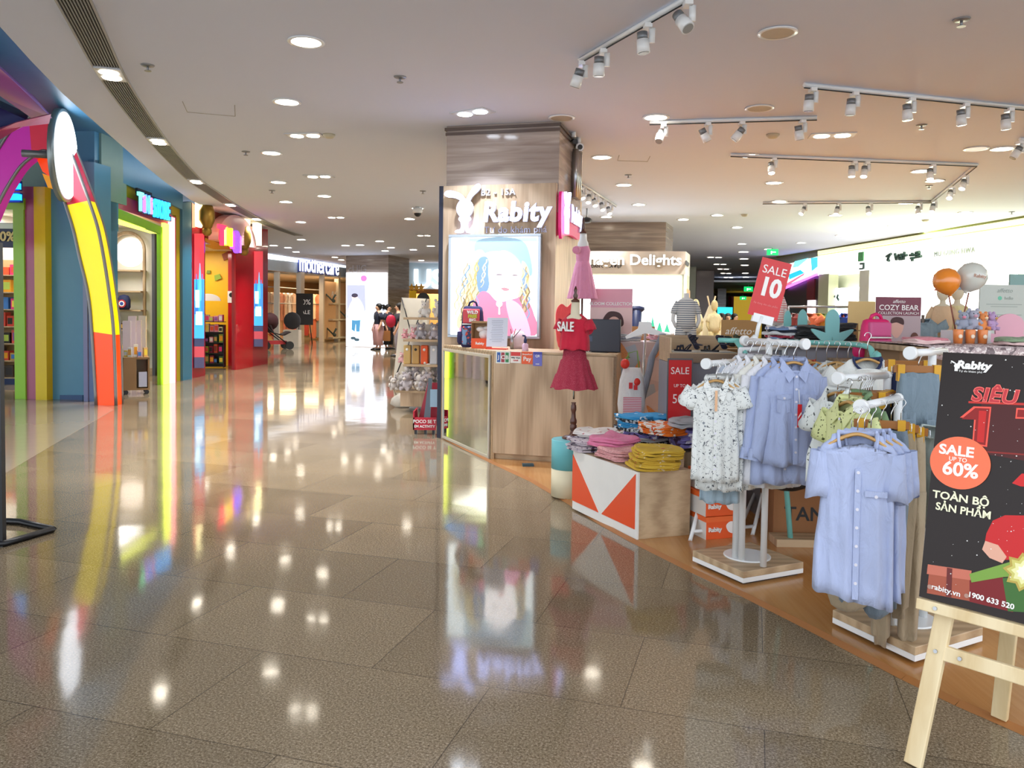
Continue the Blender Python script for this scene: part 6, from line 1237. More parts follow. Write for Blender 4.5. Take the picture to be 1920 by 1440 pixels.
# rack 2
K2, c2_ = rack_base((fl(1560, 1178), fl(1715, 1253), fl(1842, 1213)), 'white clothes rack on a wood base nearest the easel, carrying the large blue henley', None)
a3 = at(1616, 762, 3.02); b3 = at(1684, 760, 3.36); arm(K2, a3, b3, a3.z, b3)
a4 = at(1574, 709, 3.42); b4 = at(1664, 711, 3.62); arm(K2, a4, b4, a4.z, b4)
a5 = at(1709, 662, 3.3); b5 = at(1772, 660, 3.52); arm(K2, a5, b5, a5.z, at(1748, 672, 3.45))
n2 = at(1608, 812, 2.93); dirC = V((b3.x-a3.x, b3.y-a3.y, 0)).normalized()
lc = ['large periwinkle short-sleeved henley shirt hanging nearest the viewer', 'second periwinkle henley peeping out behind the nearest one', 'third periwinkle henley, hindmost of its row']
def fC(i, P, r): shirt(P, r, .275, .61-.015*i, PERI if i else PERI2, lc[i], 'periwinkle henleys', sl=.175, sd=(.1, -.995), sw=.052, nk=.235, ndp=1.9, hems=-.2, flare=1.05, th=.05, collar='band', seed=60+i, placket='full', pocket=[(.06, -.2, .075, False)] if i == 0 else None, taper=.95)
row(3, n2, dirC*.05+V((.008, 0, 0)), radians(-16), a3.z, fC, 'wooden hanger holding a periwinkle henley', 'hangers of the henleys', w=.27, jit=.02)
# trousers behind the henleys
for i, (m, L, dx, lb_, wv) in enumerate([(SLATE, .70, .0, 'slate-blue trousers hanging behind the henleys', .2), (KHAKI, .74, .035, 'khaki jogger trousers just right of the henleys', .19), (KHAKI2, .87, .06, 'long beige jogger trousers reaching down to the rack base', .19)]):
    P = at(1652+18*i, 806+6*i, 3.14+.05*i); trousers(P, radians(-22), wv, L, m, lb_, 'trousers on the near arm of the second rack', seed=70+i, th=.04); hanger(P+V((0, 0, .02)), radians(-22), .2, a3.z-P.z-.02, 'clip hanger with yellow clips holding trousers on the near arm', 'clip hangers of the second rack', True)
for i, (px, py, m, r_, lb_) in enumerate([(1585, 1108, KHAKI2, .085, 'gathered beige trouser leg bottom hanging below the nearest henley'), (1572, 1095, SLATE, .05, 'slate trouser cuff below the left of the nearest henley hem'), (1636, 1122, SLATE, .055, 'slate trouser cuff below the right of the nearest henley hem')]):
    P = at(px, py, 3.12); o = put('trouser_leg', MB(frame(P)).rings([ellr(0, 0, .32, r_*.8, .03), ellr(0, 0, .1, r_*.95, .04, wav=.06), ellr(.01, 0, 0, r_, .045, wav=.08), ellr(.015, 0, -.05, r_*.85, .04, wav=.1), ellr(.01, 0, -.075, r_*.4, .025, wav=.1)]), m); tag(o, lb_, 'trousers')
# leaf-print shirts
n3 = at(1592, 727, 3.36); 
ll = ['white shirt with black leaf print at the left end of the second rack', 'pale yellow shirt with dark leaf print beside the white leaf-print one', 'sage green shirt behind the leaf-print pair']
for i, (m, dx) in enumerate([(LEAFW, 0), (LEAFY, .04), (SAGE, .09)]):
    P = [at(1570, 735, 3.5), at(1592, 752, 3.3), at(1612, 742, 3.42)][i]; rr = radians(-72-4*i); shirt(P, rr, .3, .42, m, ll[i], 'leaf-print shirts', sl=.12, sd=(.55, -.83), sw=.062, th=.04, seed=80+i, nk=.2); hanger(P, rr, .24, a4.z-P.z, 'wooden hanger holding a leaf-print shirt', 'hangers of the leaf-print shirts')
for i in range(5):
    P = V((at(1610+10*i, 742, 3.5).x, 3.46+.03*i, at(1610, 742, 3.5).z)); hanger(P, radians(-8), .21, a4.z-P.z, 'amber clip hanger in the tight row on the middle arm', 'amber clip hangers on the middle arm', True)
    if i in (1, 4): trousers(P-V((0, 0, .02)), radians(-8), .22, .5, BLK, ['black trousers under the amber clip hangers', 'hindmost black trousers with a small white word'][i == 4], 'black trousers on the middle arm', seed=90+i)
# grey cargo trousers on the right arm
P = at(1722, 700, 3.42); trousers(P, radians(-10), .17, .66, cloth('blue_grey_cargo', '#7b8c98'), 'blue-grey cargo trousers hanging left of the easel poster', cargo=True, seed=95, cuffs=False); hanger(P+V((0, 0, .015)), radians(-10), .2, a5.z-P.z-.015, 'clip hanger of the blue-grey cargo trousers', 'clip hangers on the right arm', True)
P = at(1768, 730, 3.5); trousers(P, radians(-10), .16, .6, cloth('dark_slate_cargo', '#5a6874'), 'darker slate cargo trousers behind the poster edge', seed=97); hanger(P+V((0, 0, .015)), radians(-10), .2, a5.z-P.z-.015, 'clip hanger of the darker slate trousers', 'clip hangers on the right arm', True)
P = at(1752, 800, 3.3); shirt(P, radians(-60), .26, .4, cloth('pale_sage_jersey', '#b8c4c0'), 'pale grey-green shirt partly hidden behind the poster edge', sl=.1, seed=98, placket=False, collar='round'); 
P = at(1704, 690, 3.62); trousers(P, radians(-20), .16, .5, NAVY, 'navy trousers hanging behind the right arm of the second rack', seed=99); hanger(P+V((0, 0, .015)), radians(-20), .2, a5.z-P.z-.015, 'clip hanger of the navy trousers on the right arm', 'clip hangers on the right arm', True)
# white jersey with navy neck on the turquoise rack
# ---------------- turquoise rack behind ----------------
TQ = mat('turquoise_metal', '#7cc4bc', .35)
pz = at(1515, 642, 4.9); pe = at(1618, 650, 4.5)
t = thing('clothes_rack', 'turquoise arched clothes rack behind the white racks', 'clothes rack', V((pz.x, pz.y, 0)))
hz = pz.z
pts = [V((pz.x-.5, pz.y+.2, hz)), V((pz.x, pz.y, hz)), V((pe.x, pe.y, hz)), at(1637, 668, 4.4), at(1648, 700, 4.35)]; e_ = pts[-1]
put('rail', MB().tube(spline(pts+[V((e_.x, e_.y, .02))], 6), .016, 10), TQ, t)
lg = fl(1483, 1022, .012); put('leg', MB().cyl((lg.x, lg.y, .012), (lg.x-.06, lg.y+.1, hz-.35), .016), TQ, t); put('leg', MB().cyl((lg.x-.06, lg.y+.1, hz-.36), (pz.x-.4, pz.y+.15, hz), .016), TQ, t)
HC_ = [('#5a7ac0', 'blue'), ('#2a3458', 'navy'), ('#a02030', 'dark red'), ('#c04a30', 'rust'), ('#b8d0e0', 'pale blue'), ('#9ab8d0', 'sky blue'), ('#d8dcd8', 'off-white'), ('#c8a878', 'tan'), ('#e0e4e2', 'white')]
for i, (c, nm) in enumerate(HC_):
    u = i/8; P = V((pz.x-.15, pz.y+.1, 0)).lerp(V((pe.x-.02, pe.y, 0)), u); P.z = hz-.1-.01*(i % 3)
    shirt(P, radians(-68+4*i), .3, .45, cloth('row_'+nm, c), nm+' garment hanging from the turquoise rail', 'garments on the turquoise rail', sl=.1, seed=110+i, placket=False, collar='round', th=.03); hanger(P, radians(-68+4*i), .26, hz-P.z+.01, 'plain hanger on the turquoise rail', 'hangers on the turquoise rail')
P = at(1626, 672, 3.95); shirt(P, radians(-4), .33, .36, cloth('white_print_jersey', '#e6e8e2'), 'white T-shirt with a thick navy neckline in front of the turquoise rack', sl=.1, sd=(.75, -.66), sw=.07, th=.045, collar='band', cm=NAVY, seed=130, placket=False); hanger(P, radians(-4), .26, .12, 'pale hanger of the navy-necked T-shirt', 'single hangers')
# second set left of rack 1 arm: mixed clothes behind
for i, (px, c, nm) in enumerate([(1402, '#c8d8ec', 'pale blue'), (1412, '#8ab0d8', 'sky blue'), (1422, '#9a8a6a', 'khaki'), (1432, '#c8a040', 'mustard'), (1442, '#704840', 'brown'), (1452, '#d0a878', 'sand'), (1392, '#e4e6ea', 'white')]):
    P = at(px, 668+i % 2*4, 4.9+.1*i); shirt(P, radians(-60), .3, .45, cloth('mid_'+nm, c), nm+' garment in the mixed row behind the doodle shirts', 'mixed garments behind the white rack', sl=.1, seed=140+i, placket=False, collar='round')
a_ = at(1388, 655, 5.0); b_ = at(1470, 655, 5.3); t = thing('clothes_rack', 'plain rail carrying the mixed garments behind the first white rack', 'clothes rack', V((a_.x, a_.y, 0))); put('rail', MB().cyl(a_, V((b_.x, b_.y, a_.z)), .014), WMET, t)
for p in (a_, b_): put('post', MB().cyl((p.x, p.y, .012), (p.x, p.y, a_.z), .014), WMET, t)
# ================= easel with the big poster =================
fa = fl(1706, 1436); pl0 = at(1723, 1118, 2.50); tl0 = at(1762, 660, 2.68)
pd = V((.66, -.75, 0)).normalized(); up_ = (tl0-pl0).normalized(); up_ = V((0, .16, 1)).normalized()
lean = math.asin(.16)
# poster frame: u along pd, v up (leaning back away from the viewer)
nv = V((-.75, -.66, 0)).normalized(); upv = (V((0, 0, 1))-nv*.16).normalized(); nrm = upv.cross(pd)*-1
nrm = pd.cross(upv)
if nrm.dot(CAM-pl0) < 0: nrm = -nrm
PO = Matrix(((pd.x, upv.x, nrm.x, pl0.x), (pd.y, upv.y, nrm.y, pl0.y), (pd.z, upv.z, nrm.z, pl0.z), (0, 0, 0, 1)))
PHt = .86; PWd = .60
def ppt(px, py):        # pixel -> poster uv
    r = ray(px, py); k = (pl0-CAM).dot(nrm)/r.dot(nrm); q = CAM+r*k-pl0; return q.dot(pd), q.dot(upv)
PHt = ppt(1762, 660)[1]
t = thing('promotional_poster', 'dark sale poster with a red 11 and an orange SALE circle on the easel', 'poster', PO @ V((PWd/2, 0, 0)))
put('board', MB(PO).box((0, 0, -.008), (PWd, PHt, 0)), mat('poster_dark_brown', '#231916', .35, spec=.3), t)
def pz_(z, x, y, k=1): return PO @ Matrix.Translation((x, y, z))
def pbl(nm, pts, col, z, rough=.3, es=0, px=True):
    P = [ppt(*p) for p in pts] if px else pts
    P = [(min(max(x, .0), PWd), min(max(y, 0), PHt)) for x, y in P]
    return put(nm, MB(PO).prism(P, z-.0004, z), mat('po_'+col[1:], col, rough, var=0, spec=.3) if not es else glow('pog_'+col[1:], col, es), t)
def ptx(s, px, py, hpx, col, z=.002, bold=0, sx=1, **k):
    x, y = ppt(px, py); x2, y2 = ppt(px, py+hpx); text(s, abs(y-y2), PO @ Matrix.Translation((x, y, z)) @ Matrix.Rotation(radians(k.pop('rot', 0)), 4, 'Z'), mat('po_'+col[1:], col, .3, var=0), t, ext=.0003, bold=bold, sx=sx, **k)
def pel(px, py, rx, n=36, a0=0, a1=2*pi):
    x, y = ppt(px, py); x2, _ = ppt(px+rx, py); r = abs(x2-x); return ell(x, y, r, r, n, a0, a1)
# red glow shapes and floor of the printed stage
pbl('red_wall', [(1840, 752), (2130, 760), (2130, 900), (1840, 850)], '#4a1210', .0006)
pbl('red_beam', [(1816, 752), (2130, 764), (2130, 768), (1816, 756)], '#c83028', .001)
pbl('red_beam', [(1800, 842), (2130, 866), (2130, 869), (1800, 845)], '#8a2018', .001)
for c, d in (('#ff5a4a', 0), ('#8e1512', 3)):
    pbl('digit_one', [(1800+d, 783+d), (1826+d, 762+d), (1859-d, 763+d), (1851-d, 838-d), (1823+d, 834-d), (1827+d, 784+d)], c, .0014+d*.0002)
pbl('digit_shade', [(1836, 770), (1850, 771), (1845, 830), (1832, 828)], '#c8201c', .0024)
pbl('digit_one', [(1906, 765), (2130, 770), (2130, 788), (1904, 785)], '#ff5a4a', .0014); pbl('digit_one', [(1909, 768), (1987, 773), (1987, 785), (1907, 782)], '#8e1512', .002)
ptx('SIÊU', 1864, 743, 36, '#ff7060', .0022, .003, 1.08, shear=.15, sp=1.05); ptx('SIÊU', 1864, 743, 36, '#c01c28', .0026, .001, 1.08, shear=.15, sp=1.05)
x, y = ppt(1800, 868); r = abs(ppt(1800, 868)[0]-ppt(1744, 868)[0])
o = put('orange_disc', MB(PO).prism([(max(a, -.012), b) for a, b in ell(x, y, r, r*.93, 48)], .0026, .004), mat('poster_orange', '#f0652c', .3, coat=.3), t)
ptx('SALE', 1794, 846, 26, '#fff4ec', .0046, .0013, 1.12); ptx('UP TO', 1797, 862, 11, '#fff4ec', .0046, .0002); ptx('60%', 1801, 882, 36, '#fff4ec', .0046, .0016, 1.05)
ptx('TOÀN BỘ', 1801, 935, 20, '#f2f0cc', .002, .0008, 1.12); ptx('SẢN PHẨM', 1806, 958, 20, '#f2f0cc', .0034, .0008, 1.0)
# gift boxes, sparkles, red-sleeved figure (no mascot)
pbl('gift_box', [(1742, 1076), (1818, 1080), (1818, 1127), (1738, 1112)], '#a8543c', .001); pbl('gift_lid', [(1740, 1058), (1822, 1070), (1820, 1088), (1738, 1076)], '#c8705a', .0014); pbl('ribbon', [(1776, 1064), (1786, 1066), (1784, 1120), (1774, 1118)], '#6a2420', .0018)
pbl('red_box', [(1818, 1085), (1880, 1080), (1900, 1148), (1818, 1128)], '#7a1418', .001)
pbl('green_lid', [(1818, 1076), (1920, 1046), (2130, 1040), (2130, 1062), (1880, 1082), (1822, 1092)], '#7aa040', .002); pbl('green_box', [(1880, 1084), (2130, 1064), (2130, 1160), (1890, 1146)], '#3c6a2c', .0012)
pbl('red_sleeve', [(1850, 1000), (1862, 976), (1885, 966), (2130, 970), (2130, 1040), (1880, 1050), (1846, 1022)], '#c81e20', .0022)
pbl('forearm', [(1848, 1014), (1872, 1022), (1888, 1044), (1880, 1056), (1856, 1046), (1842, 1030)], '#e0a890', .0028)
pbl('hair_bow', [(1898, 906), (1916, 888), (2130, 892), (2130, 925), (1914, 912)], '#d02020', .002)
for r, c, z in [(44, '#b8a040', .0026), (36, '#d0c868', .003), (27, '#ece8a8', .0034), (17, '#fcfae0', .0038)]: put('burst_glow', MB(PO).prism([(min(a, PWd), b) for a, b in smoothpoly([(x2, y2) for x2, y2 in [(lambda q, rr: q)(pel(1922, 1074, r*(1.0 if j % 2 else .72), 18)[j], 0) for j in range(18)]], 2)], z-.0004, z), mat('po_'+c[1:], c, .35), t)
rs = random.Random(5)
st = MB(PO)
for k in range(110):
    px, py = rs.uniform(1750, 1985), rs.uniform(670, 1110); x, y = ppt(px, py)
    if .01 < x < PWd-.01 and 0 < y < PHt-.01 and not (740 < px < 1860 and 810 < py < 980 and px > 1744): s = rs.choice([.0008, .0012, .002]); st.prism([(x-s, y), (x, y-s), (x+s, y), (x, y+s)], .001, .003)
put('sparkles', st, PRINTW, t)['kind'] = 'stuff'
# logo, small print
x, y = ppt(1794, 686); lg = MB(PO @ Matrix.Translation((x, y, 0))); s = .012
lg.prism(ell(0, 0, s*.62, s*.62, 16), .001, .0025).prism(smoothpoly([(-s*.1, s*.6), (-s*1.2, s*1.3), (-s*1.5, s*1.1), (-s*.6, s*.6)], 3), .001, .0025).prism(smoothpoly([(s*.1, s*.6), (s*.8, s*1.5), (s*1.2, s*1.5), (s*.5, s*.5)], 3), .001, .0025).box((-s*.4, -s*1.4, .001), (s*.4, -s*.5, .0025)); put('logo', lg, PRINTW, t)
ptx('Rabity', 1826, 686, 20, '#f4f2ee', .0025, .0016, 1.15, shear=.1); ptx('Tự do khám phá', 1820, 697, 5.5, '#f4f2ee', .0025, 0, 1.1)
ptx('rabity.vn', 1774, 1107, 14, '#f4f2ee', .0032, .0004, 1.1, rot=-2); ptx('1900 633 520', 1858, 1126, 14, '#f4f2ee', .0032, .0006, 1.05, rot=-2)
for px, py in ((1744, 1100), (1813, 1117)): put('contact_icon', MB(PO).prism(pel(px, py, 4.5, 14), .0034, .004), mat('po_icon', '#b08878', .4), t)
# easel
E = thing('easel', 'pale pine A-frame easel holding the dark sale poster', 'easel', fl(1760, 1400)); 
def beam(a, b, w, th, nm='leg', m=PINE):
    d = (b-a).normalized(); s = d.cross(nrm).normalized()*w/2; f = nrm.copy(); f = (f-d*f.dot(d)).normalized()*th/2
    return put(nm, MB().rings([[p+s+f, p-s+f, p-s-f, p+s-f] for p in (a, b)], True, True, False), m, E, bevel=.003)
bk = -nrm*.028
def pw(x, y, z=0): return PO @ V((x, y, z))
topL = pw(.16, PHt+.05, -.028); ff = V((fa.x+.01, fa.y, 0))
dL = ff-pw(.055, -.03, -.03)
beam(pw(.075, .01, -.03)-(ff-pw(.075, .01, -.03))*.9, ff+V((0, 0, .004)), .052, .024)
fr_ = ff+pd*.56; q_ = pw(.52, .01, -.03); beam(q_-(fr_-q_)*.9, V((fr_.x, fr_.y, .004)), .052, .024)
lg_ = beam(pw(0.0, -.02, -.005), pw(PWd+.06, -.02, -.005), .034, .05, 'ledge')
c_a = pw(.075, .01, -.03).lerp(ff, .31); beam(c_a, c_a+pd*.55, .045, .022, 'crossbar')
rl = at(1905, 1170, 2.62); beam(V((rl.x, rl.y, rl.z+.3)), V((rl.x+.02, rl.y+.1, .016)), .05, .022, 'rear_leg')
for p in (pw(.058, -.02, .02), c_a+nrm*.014, c_a+pd*.07+nrm*.014): put('screw', MB().cyl(p, p+nrm*.004, .006, n=12), STEEL, E)
# ================= two-tone drum, dress form =================
p = fl(1068, 936, .012); t = thing('round_plinth', 'low round plinth painted turquoise above and cream below', 'plinth', (p.x+.0, p.y+.13, .012)); M = frame((p.x, p.y+.13, .012))
put('lower_drum', MB(M).lathe([(.133, 0), (.133, .21)], n=40), mat('plinth_cream', '#e2d8b8', .5), t); put('upper_drum', MB(M).lathe([(.134, .21), (.134, .425), (.13, .43)], n=40), mat('plinth_turquoise', '#72c4cc', .45), t)
DP = V((p.x+.03, p.y+.15, .442)); dz = DP.z
t = thing('dress_form', 'cream child dress form on a turned dark wood pedestal', 'mannequin', DP); M = frame(DP, radians(-25))
put('pedestal', MB(M).lathe([(.085, 0), (.085, .01), (.07, .02), (.03, .03), (.022, .05), (.02, .06), (.026, .07), (.026, .1), (.02, .11), (.026, .12), (.026, .14), (.018, .16), (.016, .2), (.022, .22), (.02, .25), (.014, .265), (.02, .275)], n=24), DWOOD, t)
zs = at(1080, 728, DP.y).z-dz; zsh = at(1076, 592, DP.y).z-dz; zw = at(1072, 651, DP.y).z-dz; zn = at(1076, 574, DP.y).z-dz
put('pole', MB(M).cyl((0, 0, .3), (0, 0, zn), .008), CHROME, t)
put('torso', MB(M).rings([ellr(0, 0, zs+.05, .05, .04), ellr(0, 0, zw-.1, .085, .065), ellr(0, 0, zw, .075, .058), ellr(0, 0, zsh-.06, .088, .06), ellr(0, 0, zsh-.015, .07, .045), ellr(0, 0, zsh+.01, .035, .033), ellr(0, 0, zn+.03, .03, .03)]), CREAM, t)
put('neck_cap', MB(M).lathe([(.032, zn+.03), (.032, zn+.045), (.012, zn+.055), (.02, zn+.075), (.01, zn+.1), (.014, zn+.12), (.004, zn+.15)]), DWOOD, t)
rm = cloth('sale_tee_red', '#c8203c'); tt = shirt(DP+V((0, 0, zsh+.012)), radians(-25), .23, zsh-zw+.03, rm, 'red T-shirt with white letters on the child dress form', sl=.075, sd=(.55, -.83), sw=.05, th=.066, collar='round', placket=False, seed=3, name='t_shirt', flare=.4, folds=.3)
text('SALE', .1, frame(DP+V((-.045, .006, zsh-.085)), radians(-25)) @ wallM((0, -.07, 0), (1, 0, 0), (0, -1, 0)), PRINTW, tt, bold=.002, ext=.008, sx=.62)
sk = thing('skirt', 'crimson tiered dotted skirt on the child dress form', 'skirt', DP+V((0, 0, zs))); skm = pattern('skirt_dots', '#a02840', '#d87888', 220, .22, 'dots'); mb = MB(M)
h = zw-zs; R = []
for u, r in [(0, .066), (.02, .08), (.33, .095), (.35, .105), (.36, .108), (.66, .135), (.68, .142), (.69, .146), (.98, .178), (1.0, .182)]:
    R.append([(r*(1+.05*u*sin(14*2*pi*i/72))*cos(2*pi*i/72), r*.82*(1+.05*u*sin(14*2*pi*i/72))*sin(2*pi*i/72), zw+.02-(h+.02)*u+.006*u*sin(7*2*pi*i/72)) for i in range(72)])
mb.rings(R, False); o = put('tiers', mb, skm, sk)
# pink dress on a second form behind
P = at(1090, 650, 7.6); P.z = 1.03 if False else .012; zt = at(1092, 450, 7.6).z; zb_ = at(1085, 560, 7.6).z
t = thing('dress_form', 'tall white dress form wearing a pink tulle dress beside the pillar', 'mannequin', P); M = frame(P, radians(-20))
put('base', MB(M).lathe([(.12, 0), (.12, .015), (.02, .03)]), DWOOD, t); put('pole', MB(M).cyl((0, 0, .02), (0, 0, zt-P.z), .01), DWOOD, t)
z0 = zt-P.z; put('torso', MB(M).rings([ellr(0, 0, z0-.42, .04, .03), ellr(0, 0, z0-.3, .055, .045), ellr(0, 0, z0-.12, .06, .04), ellr(0, 0, z0-.03, .05, .045), ellr(0, 0, z0, .035, .035), ellr(0, 0, z0+.06, .032, .032)]), MGREY, t)
put('finial', MB(M).lathe([(.034, z0+.06), (.034, z0+.075), (.012, z0+.09), (.018, z0+.11), (.01, z0+.15), (.014, z0+.17), (.003, z0+.22)]), DWOOD, t)
dr = thing('dress', 'pink tulle child dress with a rosette shoulder on the tall dress form', 'dress', P+V((0, 0, zb_-P.z))); pk_ = cloth('pink_tulle', '#d88aa8', sheen=.4); zB = zb_-P.z
put('bodice', MB(M).rings([ellr(0, 0, z0-.05, .05, .04), ellr(0, 0, z0-.1, .072, .05), ellr(0, 0, z0-.22, .062, .048)], False), pk_, dr)
put('skirt', MB(M).rings([[(r*(1+.07*u*sin(16*a))*cos(a), r*.85*(1+.07*u*sin(16*a))*sin(a), z0-.2-(z0-.2-zB)*u) for a in [2*pi*i/64 for i in range(64)]] for u, r in ((0, .062), (.15, .08), (.5, .105), (.8, .125), (1, .14))], False), pk_, dr)
put('rosette', MB(M).ball((-.04, -.075, z0-.1), .04, 12).tube([(-.04+.03*cos(a), -.1, z0-.1+.03*sin(a)) for a in [k*.8 for k in range(9)]], .008, 6), pk_, dr)
tag(put('heart_cushion', MB(wallM(at(1063, 585, 7.9)-V((0, 0, at(1063, 585, 7.9).z-1.03-.25)), (1, 0, 0), (0, -1, 0))).prism(smoothpoly([(0, .17), (.06, .22), (.11, .12), (.1, -.2), (.05, -.25), (-.08, -.22), (-.11, .1), (-.06, .2)], 4), -.04, .04), cloth('coral_felt', '#f0585a')), 'tall coral-red cushion shape between the pillar and the red T-shirt', 'cushion')
# ================= display boxes with folded clothes =================
q1, q2, q3 = fl(1073, 953, .012), fl(1194, 1012, .012), fl(1293, 1003, .012)
sd = (q3-q2); bd = V((-(q2-q1).y, (q2-q1).x, 0)).normalized(); bd = bd if bd.y > 0 else -bd; q4 = q1+sd
hb = at(1195, 886, q2.y).z
t = thing('display_box', 'low wooden display box with an orange and white triangle front', 'display box', (q1+q3)/2); 
put('carcass', MB().prism([tuple(p[:2]) for p in (q1+bd*.012, q2+bd*.012, q3, q4)], .012, hb), OAKH, t, bevel=.002)
FB = Plane(q1, q2); tf = (q2-q1).normalized(); Lf = (q2-q1).length; Mf = wallM(V((q1.x, q1.y, .012)), tf, FB.n); Hf = hb-.012
put('front_board', MB(Mf).box((0, 0, -.012), (Lf, Hf, 0)), mat('board_white', '#eceae4', .4), t)
OR = mat('board_orange', '#ea4f1c', .35, var=.02); y0 = Hf*.14
put('orange_triangle', MB(Mf).prism([(0, y0), (0, Hf-.03), (Lf*.44, y0)], 0, .004), OR, t); put('orange_triangle', MB(Mf).prism([(Lf*.49, y0), (Lf*.97, Hf-.015), (Lf*.97, y0), (Lf*.97, y0)][:3], 0, .004), OR, t)
# second box behind
g1, g2 = fl(1130, 905, .012), V((q3.x+.12, q3.y+.55, .012))
e0 = q4+bd*.02; t2 = thing('display_box', 'second low display table behind, hidden under folded clothes', 'display box', e0+bd*.3)
put('carcass', MB().prism([tuple(p[:2]) for p in (q1+sd*.5+bd*.5, q3+V((-.03, .08, 0)), q3+V((.12, .75, 0)), q1+sd*.5+bd*1.15)], .012, hb-.03), OAKH, t2)
def folded(P, rz, w, d, h, m, lab, grp, seed=0, m2=None, nm='folded_garment', droop=0):
    rnd = random.Random(seed); M = frame(P, rz); mb = MB(M); n = 28; R = []; ph = [rnd.uniform(0, 6) for _ in range(4)]
    def rg(k, z):
        r = []
        for i in range(n):
            c, s = se(2*pi*i/n, .45); x = w/2*k*c; y = d/2*k*s; nz = noise.noise(V((x*14+ph[0], y*14+ph[1], z*20+seed))); nz2 = noise.noise(V((x*30+ph[2], y*30, z*60+seed))); r.append((x*(1+.2*nz), y*(1+.2*nz2), z+(h*.75*nz+h*.4*nz2)*(z > 0)-droop*(x/w)**2))
        return r
    for k, z in [(.94, 0), (1.0, h*.15), (.99, h*.35), (.94, h*.5), (1.0, h*.65), (.98, h*.9), (.9, h), (.7, h*1.03), (.45, h*1.04), (.2, h*1.04), (.02, h*1.05)]: R.append(rg(k, z))
    mb.rings(R, True); o = put(nm, mb, m); o.modifiers.new('sub', 'SUBSURF').render_levels = 1; tag(o, lab, 'folded clothes', grp); return o
YEL = pattern('yellow_print', '#d6b13c', '#e8d8b0', 22, .69, c3='#c84a50', th3=.74); PNK = cloth('rose_pink_cotton', '#d8789c'); PPK = pattern('pale_pink_print', '#e0a8a8', '#b06068', 40, kind='lines'); WPR = pattern('white_logo_print', '#e6e0dc', '#b05050', 24, .68); LPR = pattern('lilac_line_print', '#cdc2c8', '#54405c', 30, .6, c3='#dfa028', th3=.7)
BPR = pattern('blue_print', '#2f8fc4', '#e8eef0', 18, .68, c3='#e07a28', th3=.72); BWP = pattern('black_white_print', '#c8ccd0', '#20242c', 40, .5); PUR = pattern('purple_print', '#7a70b0', '#e8e4f0', 20, .6, c3='#4a2c4c', th3=.6); ORP = pattern('orange_print', '#e8e0d8', '#e8761c', 20, .5, c3='#d84820', th3=.66); GRP_ = pattern('grey_print', '#a8a8ac', '#d07038', 20, .7)
def on(px, py, z, d=None): P = fl(px, py, z); return P
def stack(px, py, z, n, w, d, h, rz, mats_, lab, grp, jit=.02, seed=0):
    rnd = random.Random(seed); P = fl(px, py, z)
    for i in range(n):
        folded(V((P.x+rnd.uniform(-jit, jit), P.y+rnd.uniform(-jit, jit), z+i*h*.93)), rz+rnd.uniform(-.12, .12), w, d, h, mats_[i % len(mats_)], lab if n > 1 else lab, grp, seed*20+i)
ra = math.atan2(tf.y, tf.x)
stack(1228, 878, hb+.002, 7, .29, .28, .021, radians(8), [YEL], 'mustard printed garment in the neat yellow pile', 'garments of the yellow pile', seed=1)
stack(1165, 860, hb+.002, 4, .3, .28, .02, ra+.1, [PPK, PPK, PPK, PPK], 'pale pink printed garment under the rose one', 'pale pink garments on the box', seed=2)
stack(1150, 836, hb+.06, 2, .32, .27, .034, ra+.4, [PNK], 'rumpled rose-pink garment on the display box', 'rose-pink garments', seed=3)
stack(1108, 843, hb+.002, 4, .24, .3, .022, ra, [LPR], 'lilac garment with dark line print at the left end of the box', 'lilac garments', seed=4)
stack(1120, 822, hb+.07, 3, .26, .34, .022, ra+.5, [LPR, WPR, WPR], 'white garment with small red lettering at the left end of the box', 'white printed garments', seed=5)
PZ = hb+.0
stack(1215, 828, hb+.002, 4, .36, .3, .026, ra+.3, [BWP, GRP_, PUR], 'dark-and-white printed garment under the orange prints', 'dark printed garments', seed=6)
stack(1245, 812, hb+.10, 3, .34, .26, .022, ra+.1, [ORP], 'orange and white printed garment in the middle pile', 'orange printed garments', seed=7)
stack(1195, 806, hb+.06, 5, .3, .26, .024, ra+.3, [BWP, BPR, BPR], 'bright blue printed garment in the back pile', 'blue printed garments', seed=8)
stack(1235, 792, hb+.12, 3, .26, .22, .022, ra+.2, [BPR], 'plain bright blue garment on top of the back pile', 'blue garments on top', seed=9)
stack(1285, 835, hb+.002, 5, .22, .3, .03, radians(8), [PUR], 'purple printed garment at the right end of the table', 'purple printed garments', seed=10)
stack(1283, 800, hb+.16, 2, .22, .22, .03, .1, [GRP_], 'grey printed garment behind the doodle shirt', 'grey printed garments', seed=11)
